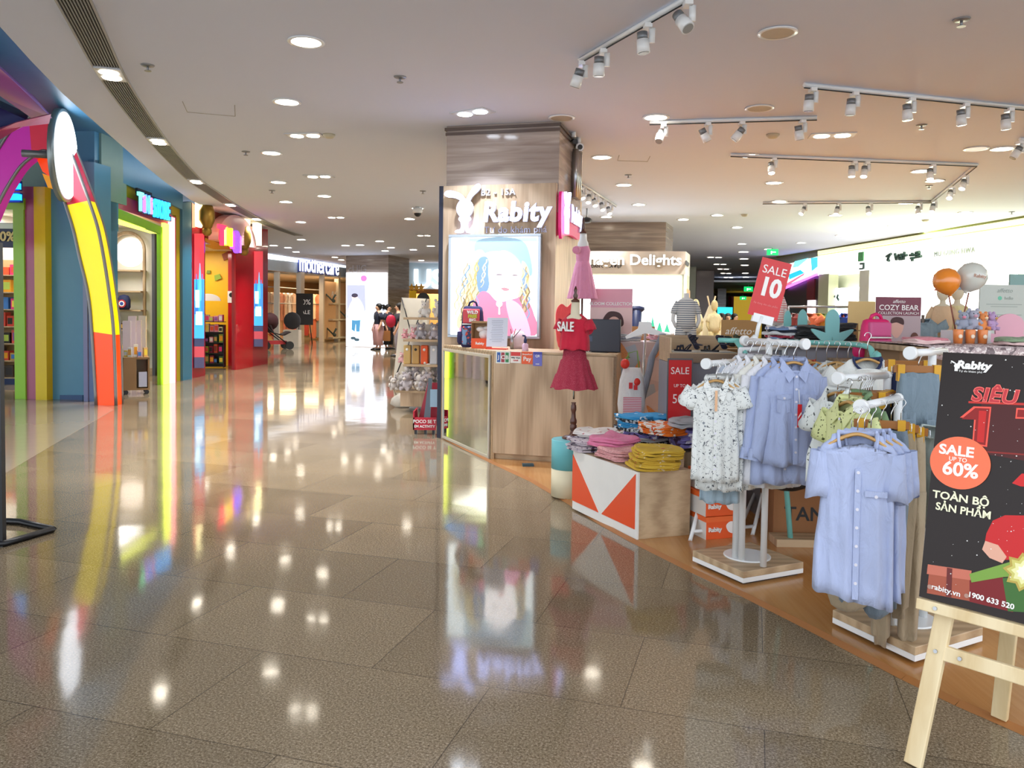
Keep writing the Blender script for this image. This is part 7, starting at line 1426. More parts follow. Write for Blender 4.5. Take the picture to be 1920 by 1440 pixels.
# ================= things under the racks =================
for i, (z, dx) in enumerate([(.012, 0), (.155, -.005), (.30, .02)]):
    P = fl(1335, 1010, .012); P = V((P.x+dx, P.y+.12, z)); t = thing('shoe_box', ['bottom orange and white shoe box under the doodle shirts', 'middle orange and white shoe box under the doodle shirts', 'top orange and white shoe box under the doodle shirts'][i], 'box', P, .1, 'orange shoe boxes'); M = frame(P, radians(18))
    h = .138 if i < 2 else .12
    put('box', MB(M).box((-.09, -.13, 0), (.12, .13, h)), mat('box_orange', '#ea5a1c', .5), t, bevel=.002); put('side_label', MB(M).box((-.0915, -.13, .0), (-.09, .13, h)), mat('box_white_side', '#e0dcd6', .5), t); put('lid', MB(M).box((-.093, -.133, h-.03), (.123, .133, h+.002)), mat('box_lid_orange', '#f06a2c', .5), t)
    text('Rabity', .036, M @ wallM((-.03, -.134, .06), (1, 0, 0), (0, -1, 0)), PRINTW, t, bold=.001); put('swoosh', MB(M @ wallM((.08, -.131, .06), (1, 0, 0), (0, -1, 0))).prism(smoothpoly([(-.03, .02), (.0, .045), (.035, .035), (.02, .01), (.03, -.03), (-.01, -.02)], 3), 0, .0015), PRINTW, t)
tb = thing('table_frame', 'white tubular stand with splayed legs under the doodle-print shirts', 'stand', fl(1350, 1010, .012))
f1, f2, f3, f4 = fl(1294, 1014, .012), fl(1330, 1003, .012), fl(1377, 1003, .012), fl(1417, 1003, .012)
def leg(a, b): put('leg', MB().tube([V((a.x, a.y, .012)), b], .0125, 10), WMET, tb)
zt = .62
for f_, px, py, D in ((f1, 1322, 905, 5.15), (fl(1328, 998, .012), 1345, 905, 5.25), (fl(1385, 995, .012), 1418, 920, 5.6), (fl(1411, 1003, .012), 1436, 900, 5.4)):
    leg(f_, at(px, py, D)+V((0, 0, 0))); put('upright', MB().cyl(at(px, py, D), at(px, py, D)+V((0, 0, .35)), .0125), WMET, tb)
a, b, c = f1.lerp(at(1322, 905, 5.15), .15), fl(1385, 995, .012).lerp(at(1418, 920, 5.6), .15), fl(1411, 1003, .012).lerp(at(1436, 900, 5.4), .15)
put('rung', MB().cyl(a, c, .011), WMET, tb); put('rung', MB().cyl(fl(1328, 998, .012).lerp(at(1345, 905, 5.25), .15), b, .011), WMET, tb)
P = fl(1500, 1012, .012); M = frame((P.x+.12, P.y+.2, .012), radians(-5)); t = thing('cardboard_box', 'brown carton with large black letters behind the racks', 'box', (P.x+.12, P.y+.2, .012)); car = mat('carton_brown', '#9a6840', .8)
put('carton', MB(M).box((-.26, -.18, 0), (.34, .2, .34)), car, t, bevel=.004); put('flap', MB(M).slab([(-.26, -.18, .34), (.34, -.18, .34), (.34, -.27, .36), (-.26, -.27, .36)], (0, 0, .005)), car, t); text('TAN PH', .12, M @ wallM((.02, -.181, .15), (1, 0, 0), (0, -1, 0)), PRINTK, t, ext=.001, bold=.002)
P = fl(1490, 1028, .012); tag(put('base_board', MB(frame((P.x+.12, P.y+.1, .012))).box((-.22, -.08, 0), (.3, .08, .045)), OAKH), 'pale wooden base board in front of the lettered carton', 'board')
tag(put('black_bag', MB(frame(at(1478, 905, 4.7))).ball((0, 0, 0), .11, 14, sx=1.1, sy=.7, sz=.45), mat('black_plastic', '#15161a', .4)), 'black bundle under the blue collared shirts', 'bag')
# dark back wall of the counter block under the shelf, to the right of the display box
# ================= middle ground of the open shop =================
def topbox(px0, px1, D, z0, z1, dep, m, nm, lab, cat, rz=0, bevel=.003, ang=0):
    A = at(px0, 640, D); B = at(px1, 640, D); w = B.x-A.x; c = V(((A.x+B.x)/2, D, z0)); t = thing(nm, lab, cat, c); M = frame(c, rz)
    put('body', MB(M).box((-w/2, 0, 0), (w/2, dep, z1-z0)), m, t, bevel=bevel); return t, M, w
def zat(px, py, D): return at(px, py, D).z
# printed counter with ice-cream pattern
zc = zat(1210, 641, 7.5)
t, M, w = topbox(1160, 1260, 7.5, .012, zc, .5, mat('print_rose_grey', '#b8a4a4', .5), 'printed_counter', 'counter with a rose-grey printed front of orange waffle cones', 'counter')
Mx = M @ wallM((0, -.001, 0), (1, 0, 0), (0, -1, 0)); rs = random.Random(3)
for k, (x, y, w_, h_, c, r) in enumerate([(-.15, .95, .22, .25, '#a0a8b4', .3), (.1, .85, .3, .2, '#c4b0b0', -.3), (-.05, .6, .35, .22, '#98a2b0', .1), (.12, .5, .24, .28, '#c8b4b2', .5), (-.12, .3, .26, .3, '#b8a8ac', -.2), (.15, .2, .2, .3, '#a2a6b0', .2), (.18, 1.0, .14, .18, '#c0acac', .8)]):
    put('printed_patch', MB(Mx @ Matrix.Translation((x, y, 0)) @ Matrix.Rotation(r, 4, 'Z')).prism([(-w_/2, -h_/2), (w_/2, -h_/2.4), (w_/2.3, h_/2), (-w_/2, h_/2.2)], 0, .001+.0004*k), mat('patch'+c[1:], c, .5), t)
wf = pattern('waffle_orange', '#c8895a', '#a8663c', 120, .3, 'dots')
for k, (x, y, s, r) in enumerate([(-.2, 1.02, .09, -2.8), (.14, 1.05, .1, -.6), (-.08, .85, .09, 2.8), (.1, .42, .12, -2.5), (.0, .2, .09, .5), (-.2, .6, .08, .2)]):
    if abs(x) > w/2-.05: x = math.copysign(w/2-.07, x)
    put('waffle_cone', MB(Mx @ Matrix.Translation((x, y, 0)) @ Matrix.Rotation(r, 4, 'Z')).prism(smoothpoly([(-s*.4, s*.6), (s*.4, s*.6), (s*.3, -s*.1), (0, -s*1.1), (-s*.3, -s*.1)], 3), .004, .006), wf, t)
PC2 = [cloth('stack_grey', '#9aa0ac'), cloth('stack_rose', '#d8a0a8'), cloth('stack_white', '#dcdad8'), pattern('stack_pink_stripe', '#e8c8c8', '#c87880', 30, .6, 'stripe')]
def wstack(px, D, z, n, w, d, h, mats_, lab, grp, seed=0):
    P = at(px, 640, D); P.z = z+.001; rnd = random.Random(seed)
    for i in range(n): folded(P+V((rnd.uniform(-.015, .015), rnd.uniform(-.01, .01), i*h*.93)), rnd.uniform(-.3, .3), w, d, h, mats_[(i+seed) % len(mats_)], lab, grp, seed*31+i)
wstack(1180, 7.65, zc, 3, .22, .2, .022, [PC2[0], PC2[2]], 'grey or white folded garment on the printed counter beside the monitor', 'pale garments at the left of the printed counter', 1)
wstack(1240, 7.65, zc, 4, .24, .22, .022, [PC2[1], PC2[3], PC2[2]], 'pink folded garment at the right end of the printed counter', 'pink garments on the printed counter', 2)
tag(put('kraft_board', MB(frame(at(1190, 640, 7.95))).box((-.2, 0, zc-at(1190, 640, 7.95).z), (.2, .02, zat(1190, 612, 7.95)-at(1190, 640, 7.95).z)), mat('kraft', '#b48c58', .7)), 'kraft board standing at the back of the printed counter', 'board')
# garment stand
P = at(1202, 780, 6.9); P.z = .012; zt = zat(1207, 606, 6.9); t = thing('garment_stand', 'white hanger-topped metal stand in front of the printed counter', 'stand', P); M = frame(P)
put('base', MB(M).lathe([(.14, 0), (.14, .012), (.02, .02)]), WMET, t); put('pole', MB(M).cyl((0, 0, .02), (0.02, 0, zt-.1), .012), CHROME, t)
put('hanger_top', MB(M).slab([(-.03, 0, zt), (.07, 0, zt), (.08, 0, zt-.05), (.2, 0, zt-.1), (.2, 0, zt-.125), (.02, 0, zt-.1), (-.14, 0, zt-.15), (-.15, 0, zt-.13), (-.04, 0, zt-.06)], (0, .02, 0)), WHITE, t)
o = put('scarf', MB(M).rings([[(x+.03*cos(a), -.02+.02*sin(a), z) for a in [2*pi*i/12 for i in range(12)]] for x, z in ((.17, zt-.1), (.13, zt-.2), (.08, zt-.3), (.06, zt-.42), (.03, zt-.55), (-.02, zt-.75))]), cloth('grey_scarf', '#8a8e9a')); tag(o, 'grey cloth draped from the right arm of the hanger-topped stand', 'scarf')
# white bag with tomatoes
P = at(1183, 790, 6.6); P.z = .012; zt = zat(1183, 692, 6.6)
t = thing('tote_bag', 'white fabric sack with red print hanging before the cash counter end', 'bag', P); wb = cloth('tote_white', '#dcd8d4'); rpnt = pattern('tote_red_stripe', '#d8c8ca', '#d06070', 22, .6, 'stripe')
put('body', MB(frame(P)).rings([ellr(0, 0, zt-.42, .1, .05), ellr(0, 0, zt-.3, .115, .05, wav=.03), ellr(0, 0, zt-.1, .1, .045, wav=.04), ellr(0, 0, zt, .07, .03, wav=.08)]), wb, t)
put('striped_panel', MB(frame(P)).box((-.075, -.056, zt-.38), (.075, -.05, zt-.24)), rpnt, t); put('red_motif', MB(frame(P)).box((-.03, -.055, zt-.17), (.0, -.05, zt-.12)).box((.01, -.055, zt-.18), (.04, -.05, zt-.14)), RED, t)
put('strap', MB(frame(P)).tube([(-.05, 0, zt-.02), (-.03, 0, zt+.12), (.04, 0, zt+.14), (.06, 0, zt-.02)], .006, 6), mat('strap_green', '#7a9a50', .6), t); put('stand_rod', MB(frame(P)).cyl((0, .0, 0), (0, 0, zt-.4), .01), CHROME, t)
for i, (px, py) in enumerate([(1172, 682), (1193, 716)]):
    Q = at(px, py, 6.585); tm2 = thing('plush_tomato', ['upper red felt tomato with green stalk on the white sack', 'lower red felt tomato on the white sack'][i], 'toy', Q, 0, 'felt tomatoes'); put('fruit', MB(frame(Q)).ball((0, 0, 0), .038, 16, sz=1.1), mat('tomato_red', '#d83020', .5), tm2); put('stalk', MB(frame(Q)).tube([(0, 0, .035), (.02, 0, .06), (.04, 0, .05)], .005, 6), mat('stalk_green', '#5a8a30', .6), tm2)
# shoe shelf
zs_ = zat(1320, 662, 6.2)
t, M, w = topbox(1256, 1392, 6.2, zs_-.075, zs_, .45, OAKH, 'shoe_shelf', 'wooden shoe shelf with sandals on it above the red SALE UP TO 50% card', 'shelf')
put('lip', MB(M).box((-w/2, -.012, .0), (w/2, 0, .07)), mat('shelf_front_brown', '#8c7660', .5), t); put('side_board', MB(M).box((-w/2, 0, .075), (-w/2+.015, .45, .19)), OAKH, t); put('back_board', MB(M).box((-w/2, .43, .075), (w/2, .45, .2)), OAKH, t); put('sheet', MB(M).box((-w/2+.03, .05, .0755), (w/2-.02, .4, .08)), mat('grey_felt', '#b4b4ae', .8), t)
put('cabinet', MB(M).box((-w/2+.0, .02, -(zs_-.075)+.012), (w/2+.25, .44, -.002)), mat('counter_grey_blue', '#8b8c94', .5), t)
shz = zs_+.006
def sandal(P, rz, c, lab, s=1.0, tilt=0):
    t = thing('sandal', lab, 'shoe', P, rz, 'sandals on the shoe shelf'); M = frame(P, rz) @ Matrix.Rotation(tilt, 4, 'Y') @ Matrix.Scale(s, 4); m = mat('sandal'+c, c, .55)
    put('sole', MB(M).prism(smoothpoly([(-.08, -.028), (-.02, -.03), (.05, -.036), (.09, -.02), (.09, .02), (.05, .034), (-.02, .026), (-.08, .028)], 3), 0, .016), m, t)
    for x, h in ((.05, .045), (.015, .055)): put('strap', MB(M).tube([(x, -.033, .012), (x, -.025, h), (x, .025, h), (x, .033, .012)], .011, 8, flat=.5), m, t)
    put('heel_strap', MB(M).tube([(-.03, -.028, .014), (-.075, -.024, .06), (-.085, 0, .07), (-.075, .024, .06), (-.03, .028, .014)], .01, 8, flat=.6), m, t)
    put('buckle', MB(M).box((.03, -.036, .03), (.045, -.03, .045)), CHROME, t)
for i, (px, rz, c, tl, lb) in enumerate([(1281, 2.4, '#1c2238', 0, 'navy sandal at the left end of the shoe shelf'), (1300, 2.2, '#1c2238', -.9, 'navy sandal leaning on its heel beside the left one'), (1332, 2.6, '#14161c', 0, 'black sandal in the middle of the shoe shelf'), (1352, 2.0, '#1c2238', -.8, 'navy sandal leaning up right of the middle'), (1366, 1.9, '#202824', -.4, 'black strappy sandal near the kraft name card'), (1384, 2.1, '#3c4430', -1.0, 'olive sandal standing upright at the right end of the shoe shelf')]):
    P = at(px, 640, 6.35); P.z = shz+(.07 if tl < -.3 else 0); sandal(P, rz, c, lb, .8, tl)
# SALE up to 50 sign
P = at(1273, 790, 6.05); zb_, zt_2 = zat(1273, 790, 6.05), zat(1273, 675, 6.05); t = thing('sale_sign', 'red upright card reading SALE UP TO 50% in a grey frame behind the folded clothes', 'sign', V((P.x, P.y, zb_))); ww = 44/1500*6.05
M = wallM((P.x, P.y, (zb_+zt_2)/2), V((1, .05, 0)).normalized(), V((.05, -1, 0)).normalized()); hh = zt_2-zb_
put('card', MB(M).box((-ww/2, -hh/2, -.004), (ww/2, hh/2, 0)), RED, t); put('frame', MB(M).box((-ww/2-.008, hh/2, -.008), (ww/2+.008, hh/2+.012, .004)).box((ww/2, -hh/2, -.008), (ww/2+.008, hh/2, .004)).box((-ww/2-.008, -hh/2, -.008), (-ww/2, hh/2, .004)), mat('frame_dark_grey', '#5a5c60', .4), t)
text('SALE', .075, M @ Matrix.Translation((0, hh*.32, .001)), PRINTW, t, ext=.0008, sx=.9); text('UP TO', .035, M @ Matrix.Translation((0, hh*.08, .001)), PRINTW, t, ext=.0008, sx=.9); text('50%', .1, M @ Matrix.Translation((.015, -hh*.14, .001)), PRINTW, t, ext=.0008, sx=.85)
put('stand', MB().cyl((P.x, P.y+.02, .35), (P.x, P.y+.02, zb_), .01), STEEL, t)
# striped toddler mannequin from behind
def torso_man(P, rz, h, lab, top, bottom=None, head=False, skin=MGREY, hat=None, arms=True):
    t = thing('mannequin', lab, 'mannequin', P, rz); M = frame(P, rz) @ Matrix.Diagonal((h*.72, h*.72, h, 1))
    b = MB(M)
    for s in (-1, 1): b.rings([ellr(s*.13, 0, 0, .09, .09), ellr(s*.14, 0, .2, .11, .11), ellr(s*.12, 0, .36, .13, .13)])
    b.rings([ellr(0, 0, .3, .24, .16), ellr(0, 0, .5, .22, .15), ellr(0, 0, .75, .24, .15), ellr(0, 0, .88, .18, .12), ellr(0, 0, .92, .07, .07), ellr(0, 0, 1.0, .06, .06)])
    for s in (-1, 1):
        if arms: b.tube([(s*.2, 0, .82), (s*.31, .02, .68), (s*.33, 0, .5), (s*.26, -.04, .38)], [.07, .06, .05, .04], 10)
    if head: b.ball((0, 0, 1.14), .15, 16, sz=1.2)
    put('form', b, skin, t)
    g = MB(M).rings([ellr(0, 0, .34, .26, .18), ellr(0, 0, .5, .24, .17), ellr(0, 0, .75, .26, .17), ellr(0, 0, .86, .21, .14), ellr(0, 0, .905, .09, .08)])
    for s in (-1, 1): g.tube([(s*.19, 0, .82), (s*.3, .02, .68), (s*.315, .015, .62)], [.085, .08, .08], 12)
    put('top', g, top, t)
    if bottom:
        g = MB(M)
        for s in (-1, 1): g.rings([ellr(s*.13, 0, .02, .12, .12, wav=.04), ellr(s*.14, 0, .2, .14, .14), ellr(s*.12, 0, .38, .14, .15)])
        put('bottoms', g, bottom, t)
    if hat: put('hat', MB(M).lathe([(.22, 1.16), (.17, 1.2), (.16, 1.3), (.1, 1.36), (.01, 1.37)], n=20), hat, t)
    return t
STR = pattern('stripe_navy_cream', '#dcd8d0', '#6c7480', 17, .62, 'stripe'); STP = pattern('stripe_pink_cream', '#ecdcd8', '#d89090', 17, .6, 'stripe')
P = at(1285, 650, 6.9); P.z = zat(1285, 652, 6.9); s_ = .47
torso_man(P, 0, s_, 'child torso mannequin in a grey and white striped suit seen from behind the shoe shelf', STR, STR)
tag(put('plinth_table', MB(frame((P.x, P.y, .012))).box((-.16, -.12, 0), (.95, .3, P.z-.012)), mat('plinth_table_oak', '#b8976c', .5)), 'plain wood table behind the shoe shelf', 'table')
# kraft name card
P = at(1386, 632, 6.75); P.z = zat(1386, 652, 6.9); t = thing('name_card', 'kraft card with white handwriting behind the sandals', 'sign', P); hz2 = zat(1386, 600, 6.75)-P.z
put('card', MB(frame(P)).box((-.15, 0, 0), (.15, .015, hz2)), mat('kraft', '#b48c58', .7), t); text('affetto·', .085, frame(P) @ wallM((0, -.001, hz2*.6), (1, 0, 0), (0, -1, 0)), PRINTW, t, ext=.001, shear=.3)
for i, (px, c, nm) in enumerate([(1314, '#a86a3c', 'tan'), (1326, '#8a5030', 'brown'), (1338, '#c88a78', 'rose'), (1350, '#6a6a70', 'grey')]):
    P = at(px, 640, 7.05); P.z = zat(1285, 652, 6.9); t = put('folded_shoe_pair', MB(frame(P, .5*i)).ball((0, 0, .02), .045, 12, sx=1.6, sy=.7, sz=.5), mat('shoe_'+nm, c, .6)); tag(t, nm+' little shoe in the row behind the sandals', 'shoe', 'shoes behind the sandals')
# distant toddler display: tent, pale mannequins, hat
P = at(1332, 640, 12); P.z = 0.012; t = thing('play_tent', 'cream teepee tent among pale mannequins behind the shoe shelf', 'tent', P); zt = zat(1333, 570, 12)
put('canvas', MB().rings([[(P.x+r*cos(a), P.y+r*sin(a), z) for a in (pi/4, 3*pi/4, 5*pi/4, 7*pi/4)] for r, z in ((.5, .5), (.04, zt-.02))], True, True, False), mat('tent_cream', '#ece4c0', .8), t)
for s in (-1, 1): put('tent_pole', MB().cyl((P.x+s*.35, P.y, .012), (P.x-s*.06, P.y, zt+.12), .012, n=6), PINE, t)
for i, (px, D, hd) in enumerate([(1303, 11, True), (1338, 11.5, True)]):
    P = at(px, 640, D); P.z = 1.0; torso_man(P, .3, .46, ['pale yellow headed child mannequin left of the tent', 'pale yellow headed child mannequin right of the tent'][i], cloth('pale_yellow_suit', '#f0e6b8'), None, True, mat('mannequin_yellow', '#efe2a8', .5))
tag(put('low_table', MB(frame(at(1330, 640, 10.6).xy.to_3d())).box((-.35, -.1, .012), (.45, .9, 1.0)), mat('kraft_table', '#8a7050', .6)), 'brown display block under the pale mannequins and the tent', 'display block')
P = at(1325, 605, 10.7); P.z = 1.0; tag(put('sun_hat', MB(frame(P)).lathe([(.14, 0), (.14, .012), (.085, .02), (.08, .08), (.03, .11), (.005, .11)], n=20), mat('hat_brown', '#4a3028', .8)), 'dark brown hat on the display block before the tent', 'hat')
# SALE 10 sign on a clamp
S10 = 4.25; q = [at(1432, 482, S10), at(1486, 500, S10), at(1456, 598, S10), at(1400, 588, S10)]
t = thing('sale_sign', 'tilted red card reading SALE 10 on a white clamp above the racks', 'sign', (q[2]+q[3])/2)
ux = ((q[1]-q[0])+(q[2]-q[3])).normalized(); cc = (q[0]+q[1]+q[2]+q[3])/4; nn = V((0, -1, 0)); uy = nn.cross(ux); M = Matrix(((ux.x, uy.x, 0, cc.x), (ux.y, uy.y, -1, cc.y), (ux.z, uy.z, 0, cc.z), (0, 0, 0, 1)))
if uy.z < 0: uy = -uy; M = Matrix(((ux.x, uy.x, 0, cc.x), (ux.y, uy.y, -1, cc.y), (ux.z, uy.z, 0, cc.z), (0, 0, 0, 1)))
w2 = (q[1]-q[0]).length/2; h2 = (q[0]-q[3]).length/2
put('card', MB(M).box((-w2, -h2, -.004), (w2, h2, 0)), RED, t); text('SALE', .062, M @ Matrix.Translation((0, h2*.62, .001)), PRINTW, t, ext=.0008); text('10', .135, M @ Matrix.Translation((0, h2*.02, .001)), PRINTW, t, ext=.0012, bold=.005, sx=.9, sp=.95); text('Áp dụng cho sản phẩm', .014, M @ Matrix.Translation((0, -h2*.55, .001)), mat('faint_pink_ink', '#f08a88', .5), t, ext=.0005)
cb = at(1418, 632, S10); put('clamp_top', MB(M).box((-.05, -h2-.03, -.02), (.06, -h2+.015, .006)), WMET, t); put('clamp_stem', MB().tube([(q[2]+q[3])/2, at(1422, 612, S10), cb], .011, 8), WMET, t); put('clamp_foot', MB().cyl(cb+V((0, 0, 0)), cb+V((-.03, 0, -.03)), .02), WMET, t)
# folded table right of it with turquoise plant cut-outs
TZ = zat(1500, 640, 5.5); A = at(1432, 640, 5.3); B = at(1625, 640, 5.3)
t = thing('display_table', 'wooden display table of folded dark clothes with turquoise leaf cut-outs', 'table', (A.x/2+B.x/2, 5.3, .012)); put('top', MB().box((A.x, 5.25, TZ-.03), (B.x+.1, 6.1, TZ)), OAKH, t); put('body', MB().box((A.x+.04, 5.32, .012), (B.x+.06, 6.05, TZ-.03)), mat('counter_grey_blue', '#8b8c94', .5), t)
MIX = [cloth('fold_navy', '#222838'), pattern('fold_blue_print', '#7890b8', '#e0e4ea', 26, .55), pattern('fold_red_print', '#a8344a', '#e8d0d4', 24, .6), cloth('fold_white', '#d8dce0')]
wstack(1466, 5.55, TZ, 5, .2, .22, .02, MIX, 'folded garment in the mixed pile left of the black', 'mixed folded pile', 5); wstack(1515, 5.5, TZ, 5, .22, .24, .022, [cloth('fold_black', '#1c1c1e'), cloth('fold_charcoal', '#2c2c2e')], 'black or charcoal garment in the pile before the turquoise cut-outs', 'black folded pile', 6)
wstack(1575, 5.62, TZ, 5, .2, .2, .025, [cloth('fold_black', '#1c1c1e'), cloth('fold_charcoal', '#2c2c2e')], 'black garment in the pile behind the largest turquoise cut-out', 'second black folded pile', 7)
def cactus(px, D, zb_, W_, H_, c, lab, leaves=2):
    P = at(px, 640, D); P.z = zb_; t = thing('leaf_cutout', lab, 'decoration', P, 0); M = frame(P) @ wallM((0, 0, 0), (1, 0, 0), (0, -1, 0)); m = mat('cut'+c, c, .5)
    put('main_leaf', MB(M).prism([p for p in smoothpoly([(-W_*.12, 0), (W_*.12, 0), (W_*.17, H_*.5), (W_*.14, H_*.85), (0, H_), (-W_*.14, H_*.85), (-W_*.17, H_*.5)], 4)], 0, .012), m, t)
    for s in ((-1, 1) if leaves == 2 else ((-1,) if leaves == 1 else ())): put('side_leaf', MB(M).prism(smoothpoly([(s*W_*.02, -.0), (s*W_*.2, H_*.02), (s*W_*.46, H_*.3), (s*W_*.5, H_*.42), (s*W_*.3, H_*.36), (s*W_*.02, H_*.22)], 4), .0005, .0125), m, t)
    return t
TQP = '#7fc0be'
cactus(1559, 5.22, TZ, .27, zat(1559, 580, 5.22)-TZ+0, TQP, 'largest turquoise leaf cut-out at the front of the display table')
cactus(1503, 5.8, TZ, .2, zat(1503, 580, 5.8)-TZ, TQP, 'turquoise leaf cut-out standing behind the black folded pile', 1); cactus(1475, 5.9, TZ, .16, zat(1475, 582, 5.9)-TZ, TQP, 'leftmost turquoise leaf cut-out next to the striped pink dress', 0)
P = at(1452, 640, 6.4); P.z = TZ-.02; torso_man(P, .3, .4, 'child torso mannequin in a pink-striped dress behind the red 10 card', STP, None); tag(put('block', MB(frame((P.x, P.y, .012))).box((-.2, -.1, 0), (.2, .3, P.z-.012)), OAKH), 'wooden block under the pink-striped mannequin', 'display block')
# clothes hanging far behind the cut-outs
for i, (px, c, nm) in enumerate([(1486, '#8a3a34', 'wine'), (1492, '#e8e0d8', 'white'), (1520, '#e87a50', 'coral'), (1532, '#e0a840', 'amber'), (1542, '#7aa060', 'green'), (1584, '#3a5ac0', 'blue'), (1590, '#d05a40', 'brick')]):
    P = at(px, 590, 8.5); P.z = zat(px, 588, 8.5); shirt(P, -1.2, .25, .36, cloth('far_'+nm, c), nm+' garment on the far rail behind the turquoise cut-outs', 'garments on the far rail', sl=.06, seed=200+i, placket=False, collar='round')
a_, b_ = at(1478, 584, 8.5), at(1598, 584, 8.5); t = thing('clothes_rack', 'far clothes rail behind the turquoise cut-outs', 'clothes rack', V((a_.x, a_.y, 0))); put('rail', MB().cyl(a_+V((0, 0, .05)), b_+V((0, 0, .05)), .012), STEEL, t)
for p in (a_, b_): put('post', MB().cyl((p.x, p.y, .012), (p.x, p.y, p.z+.05), .012), STEEL, t)
P = at(1612, 640, 6.6); t = thing('picture_board', 'tan poster board with line drawings left of the maroon sign', 'board', V((P.x, P.y, TZ-.1))); put('board', MB().box((P.x-.1, P.y, TZ-.1), (P.x+.12, P.y+.015, zat(1612, 565, 6.6))), mat('board_tan', '#e8c888', .6), t)
put('drawing', MB().tube([(P.x-.07, P.y-.004, TZ+.02), (P.x-.03, P.y-.004, TZ+.06), (P.x+.03, P.y-.004, TZ+.06), (P.x+.06, P.y-.004, TZ+.01)], .004, 5), mat('pencil_brown', '#8a6a50', .6), t)
P = at(1594, 640, 5.7); tag(put('kraft_box', MB(frame((P.x, P.y, TZ))).box((-.055, 0, 0), (.055, .1, zat(1594, 606, 5.7)-TZ)), mat('kraft', '#b48c58', .7)), 'small kraft box on the table right of the black pile', 'box')
# wooden gondola with backpack and maroon sign
GZ = zat(1645, 682, 4.95); A = at(1606, 640, 4.9); B = at(1712, 640, 4.9)
t = thing('display_block', 'wooden display block carrying the pink backpack', 'display block', ((A.x+B.x)/2, 4.85, .012)); put('body', MB().box((A.x, 4.85, .012), (B.x, 5.5, GZ)), OAKH, t, bevel=.003); put('top_board', MB().box((A.x-.01, 4.84, GZ), (B.x+.01, 5.5, GZ+.015)), OAKH, t)
bpP = at(1641, 640, 5.0); bpP.z = GZ+.016
t, M = backpack(bpP, .15, zat(1641, 597, 5.0)-GZ-.02, .2, mat('backpack_magenta', '#e0206e', .5), mat('backpack_rose', '#d85a90', .4), 'bright pink school backpack with reflective pocket beside the maroon sign', d=.5)
put('cloud_motif', MB(M @ wallM((0, -.088, .08), (1, 0, 0), (0, -1, 0))).prism(smoothpoly([(-.03, -.02), (.03, -.02), (.035, .01), (.01, .03), (-.01, .015), (-.035, .02)], 4), 0, .003), mat('motif_silver', '#d8d0dc', .4), t); put('wave_motif', MB(M @ wallM((0, -.088, .04), (1, 0, 0), (0, -1, 0))).box((-.05, -.008, 0), (.055, .008, .002)), mat('motif_blue', '#8a90c8', .4), t)
P = at(1683, 640, 5.35); t = thing('picture_sign', 'maroon card with white capitals and a child photo behind the pink backpack', 'sign', V((P.x, P.y, GZ))); M = wallM((P.x, P.y, GZ), (1, 0, 0), (0, -1, 0)); W2 = 42/1500*5.35; Ht = zat(1683, 557, 5.35)-GZ; Hm = zat(1683, 592, 5.35)-GZ
put('board', MB(M).box((-W2, 0, -.012), (W2, Ht, 0)), mat('sign_maroon', '#7c3a4c', .5), t); put('photo', MB(M).box((-W2, 0, 0), (W2, Hm, .001)), mat('photo_mauve_grey', '#b8a4a8', .5), t); put('photo_skin', MB(M).prism(smoothpoly([(-.01, Hm-.15), (.03, Hm-.1), (.03, Hm-.04), (-.03, Hm-.03), (-.05, Hm-.1)], 4), .001, .002), mat('photo_skin', '#e0b0a0', .6), t); put('photo_hair', MB(M).prism(smoothpoly([(-.05, Hm-.05), (-.045, Hm-.02), (-.01, Hm-.008), (.03, Hm-.02), (.035, Hm-.06), (-.01, Hm-.045)], 4), .002, .003), mat('photo_brown', '#4a2c2c', .6), t); put('photo_arm', MB(M).prism(smoothpoly([(0, Hm-.17), (.05, Hm-.18), (.11, Hm-.15), (.13, Hm-.17), (.06, Hm-.21), (0, Hm-.21)], 4), .001, .0025), mat('photo_skin', '#e0b0a0', .6), t); put('photo_bear', MB(M).prism(ell(.11, Hm-.14, .025, .03, 14), .003, .004), mat('photo_bear_brown', '#6a4438', .7), t)
text('COZY BEAR', .05, M @ Matrix.Translation((0, Ht-.072, .001)), PRINTW, t, ext=.0008, bold=.0006, sx=.98); text('COLLECTION LAUNCH', .026, M @ Matrix.Translation((0, Ht-.108, .001)), PRINTW, t, ext=.0006, sx=1.0); text('affetto', .032, M @ Matrix.Translation((0, Ht-.03, .001)), PRINTW, t, ext=.0006, shear=.3)
# right-hand tables: glitter top, cactus cut-out, plush, balloons
RZ = zat(1800, 650, 4.3); A = at(1700, 640, 4.3); B = at(2010, 640, 4.1)
t = thing('display_table', 'long display table with a pink glitter cloth at the right edge behind the poster', 'table', ((A.x+B.x)/2, 4.3, .012)); put('top', MB().box((A.x, 4.1, RZ-.03), (B.x, 5.0, RZ)), OAKH, t)
put('body', MB().box((A.x+.06, 4.5, .012), (B.x, 4.95, RZ-.03)), mat('body_wood_brown', '#9a7854', .5), t)
gl_ = pattern('glitter_pink_grey', '#b8a4a4', '#e8dcd8', 60, .55, c3='#7a6a6c', th3=.6, rough=.4); mb = MB()
n = 40; mb.rings([[(A.x+.01+(B.x-A.x-.02)*i/n, 4.09, RZ-.055+.008*sin(i*1.3)) for i in range(n+1)], [(A.x+.01+(B.x-A.x-.02)*i/n, 4.09+.004*sin(i), RZ+.006) for i in range(n+1)], [(A.x+.01+(B.x-A.x-.02)*i/n, 4.35, RZ+.012+.006*sin(i*2)) for i in range(n+1)], [(A.x+.01+(B.x-A.x-.02)*i/n, 4.9, RZ+.005) for i in range(n+1)]], False, False)
o = put('cloth_runner', mb, gl_); o.modifiers.new('s', 'SOLIDIFY').thickness = .003; tag(o, 'pink and grey glitter runner spread over the right-hand table', 'cloth')
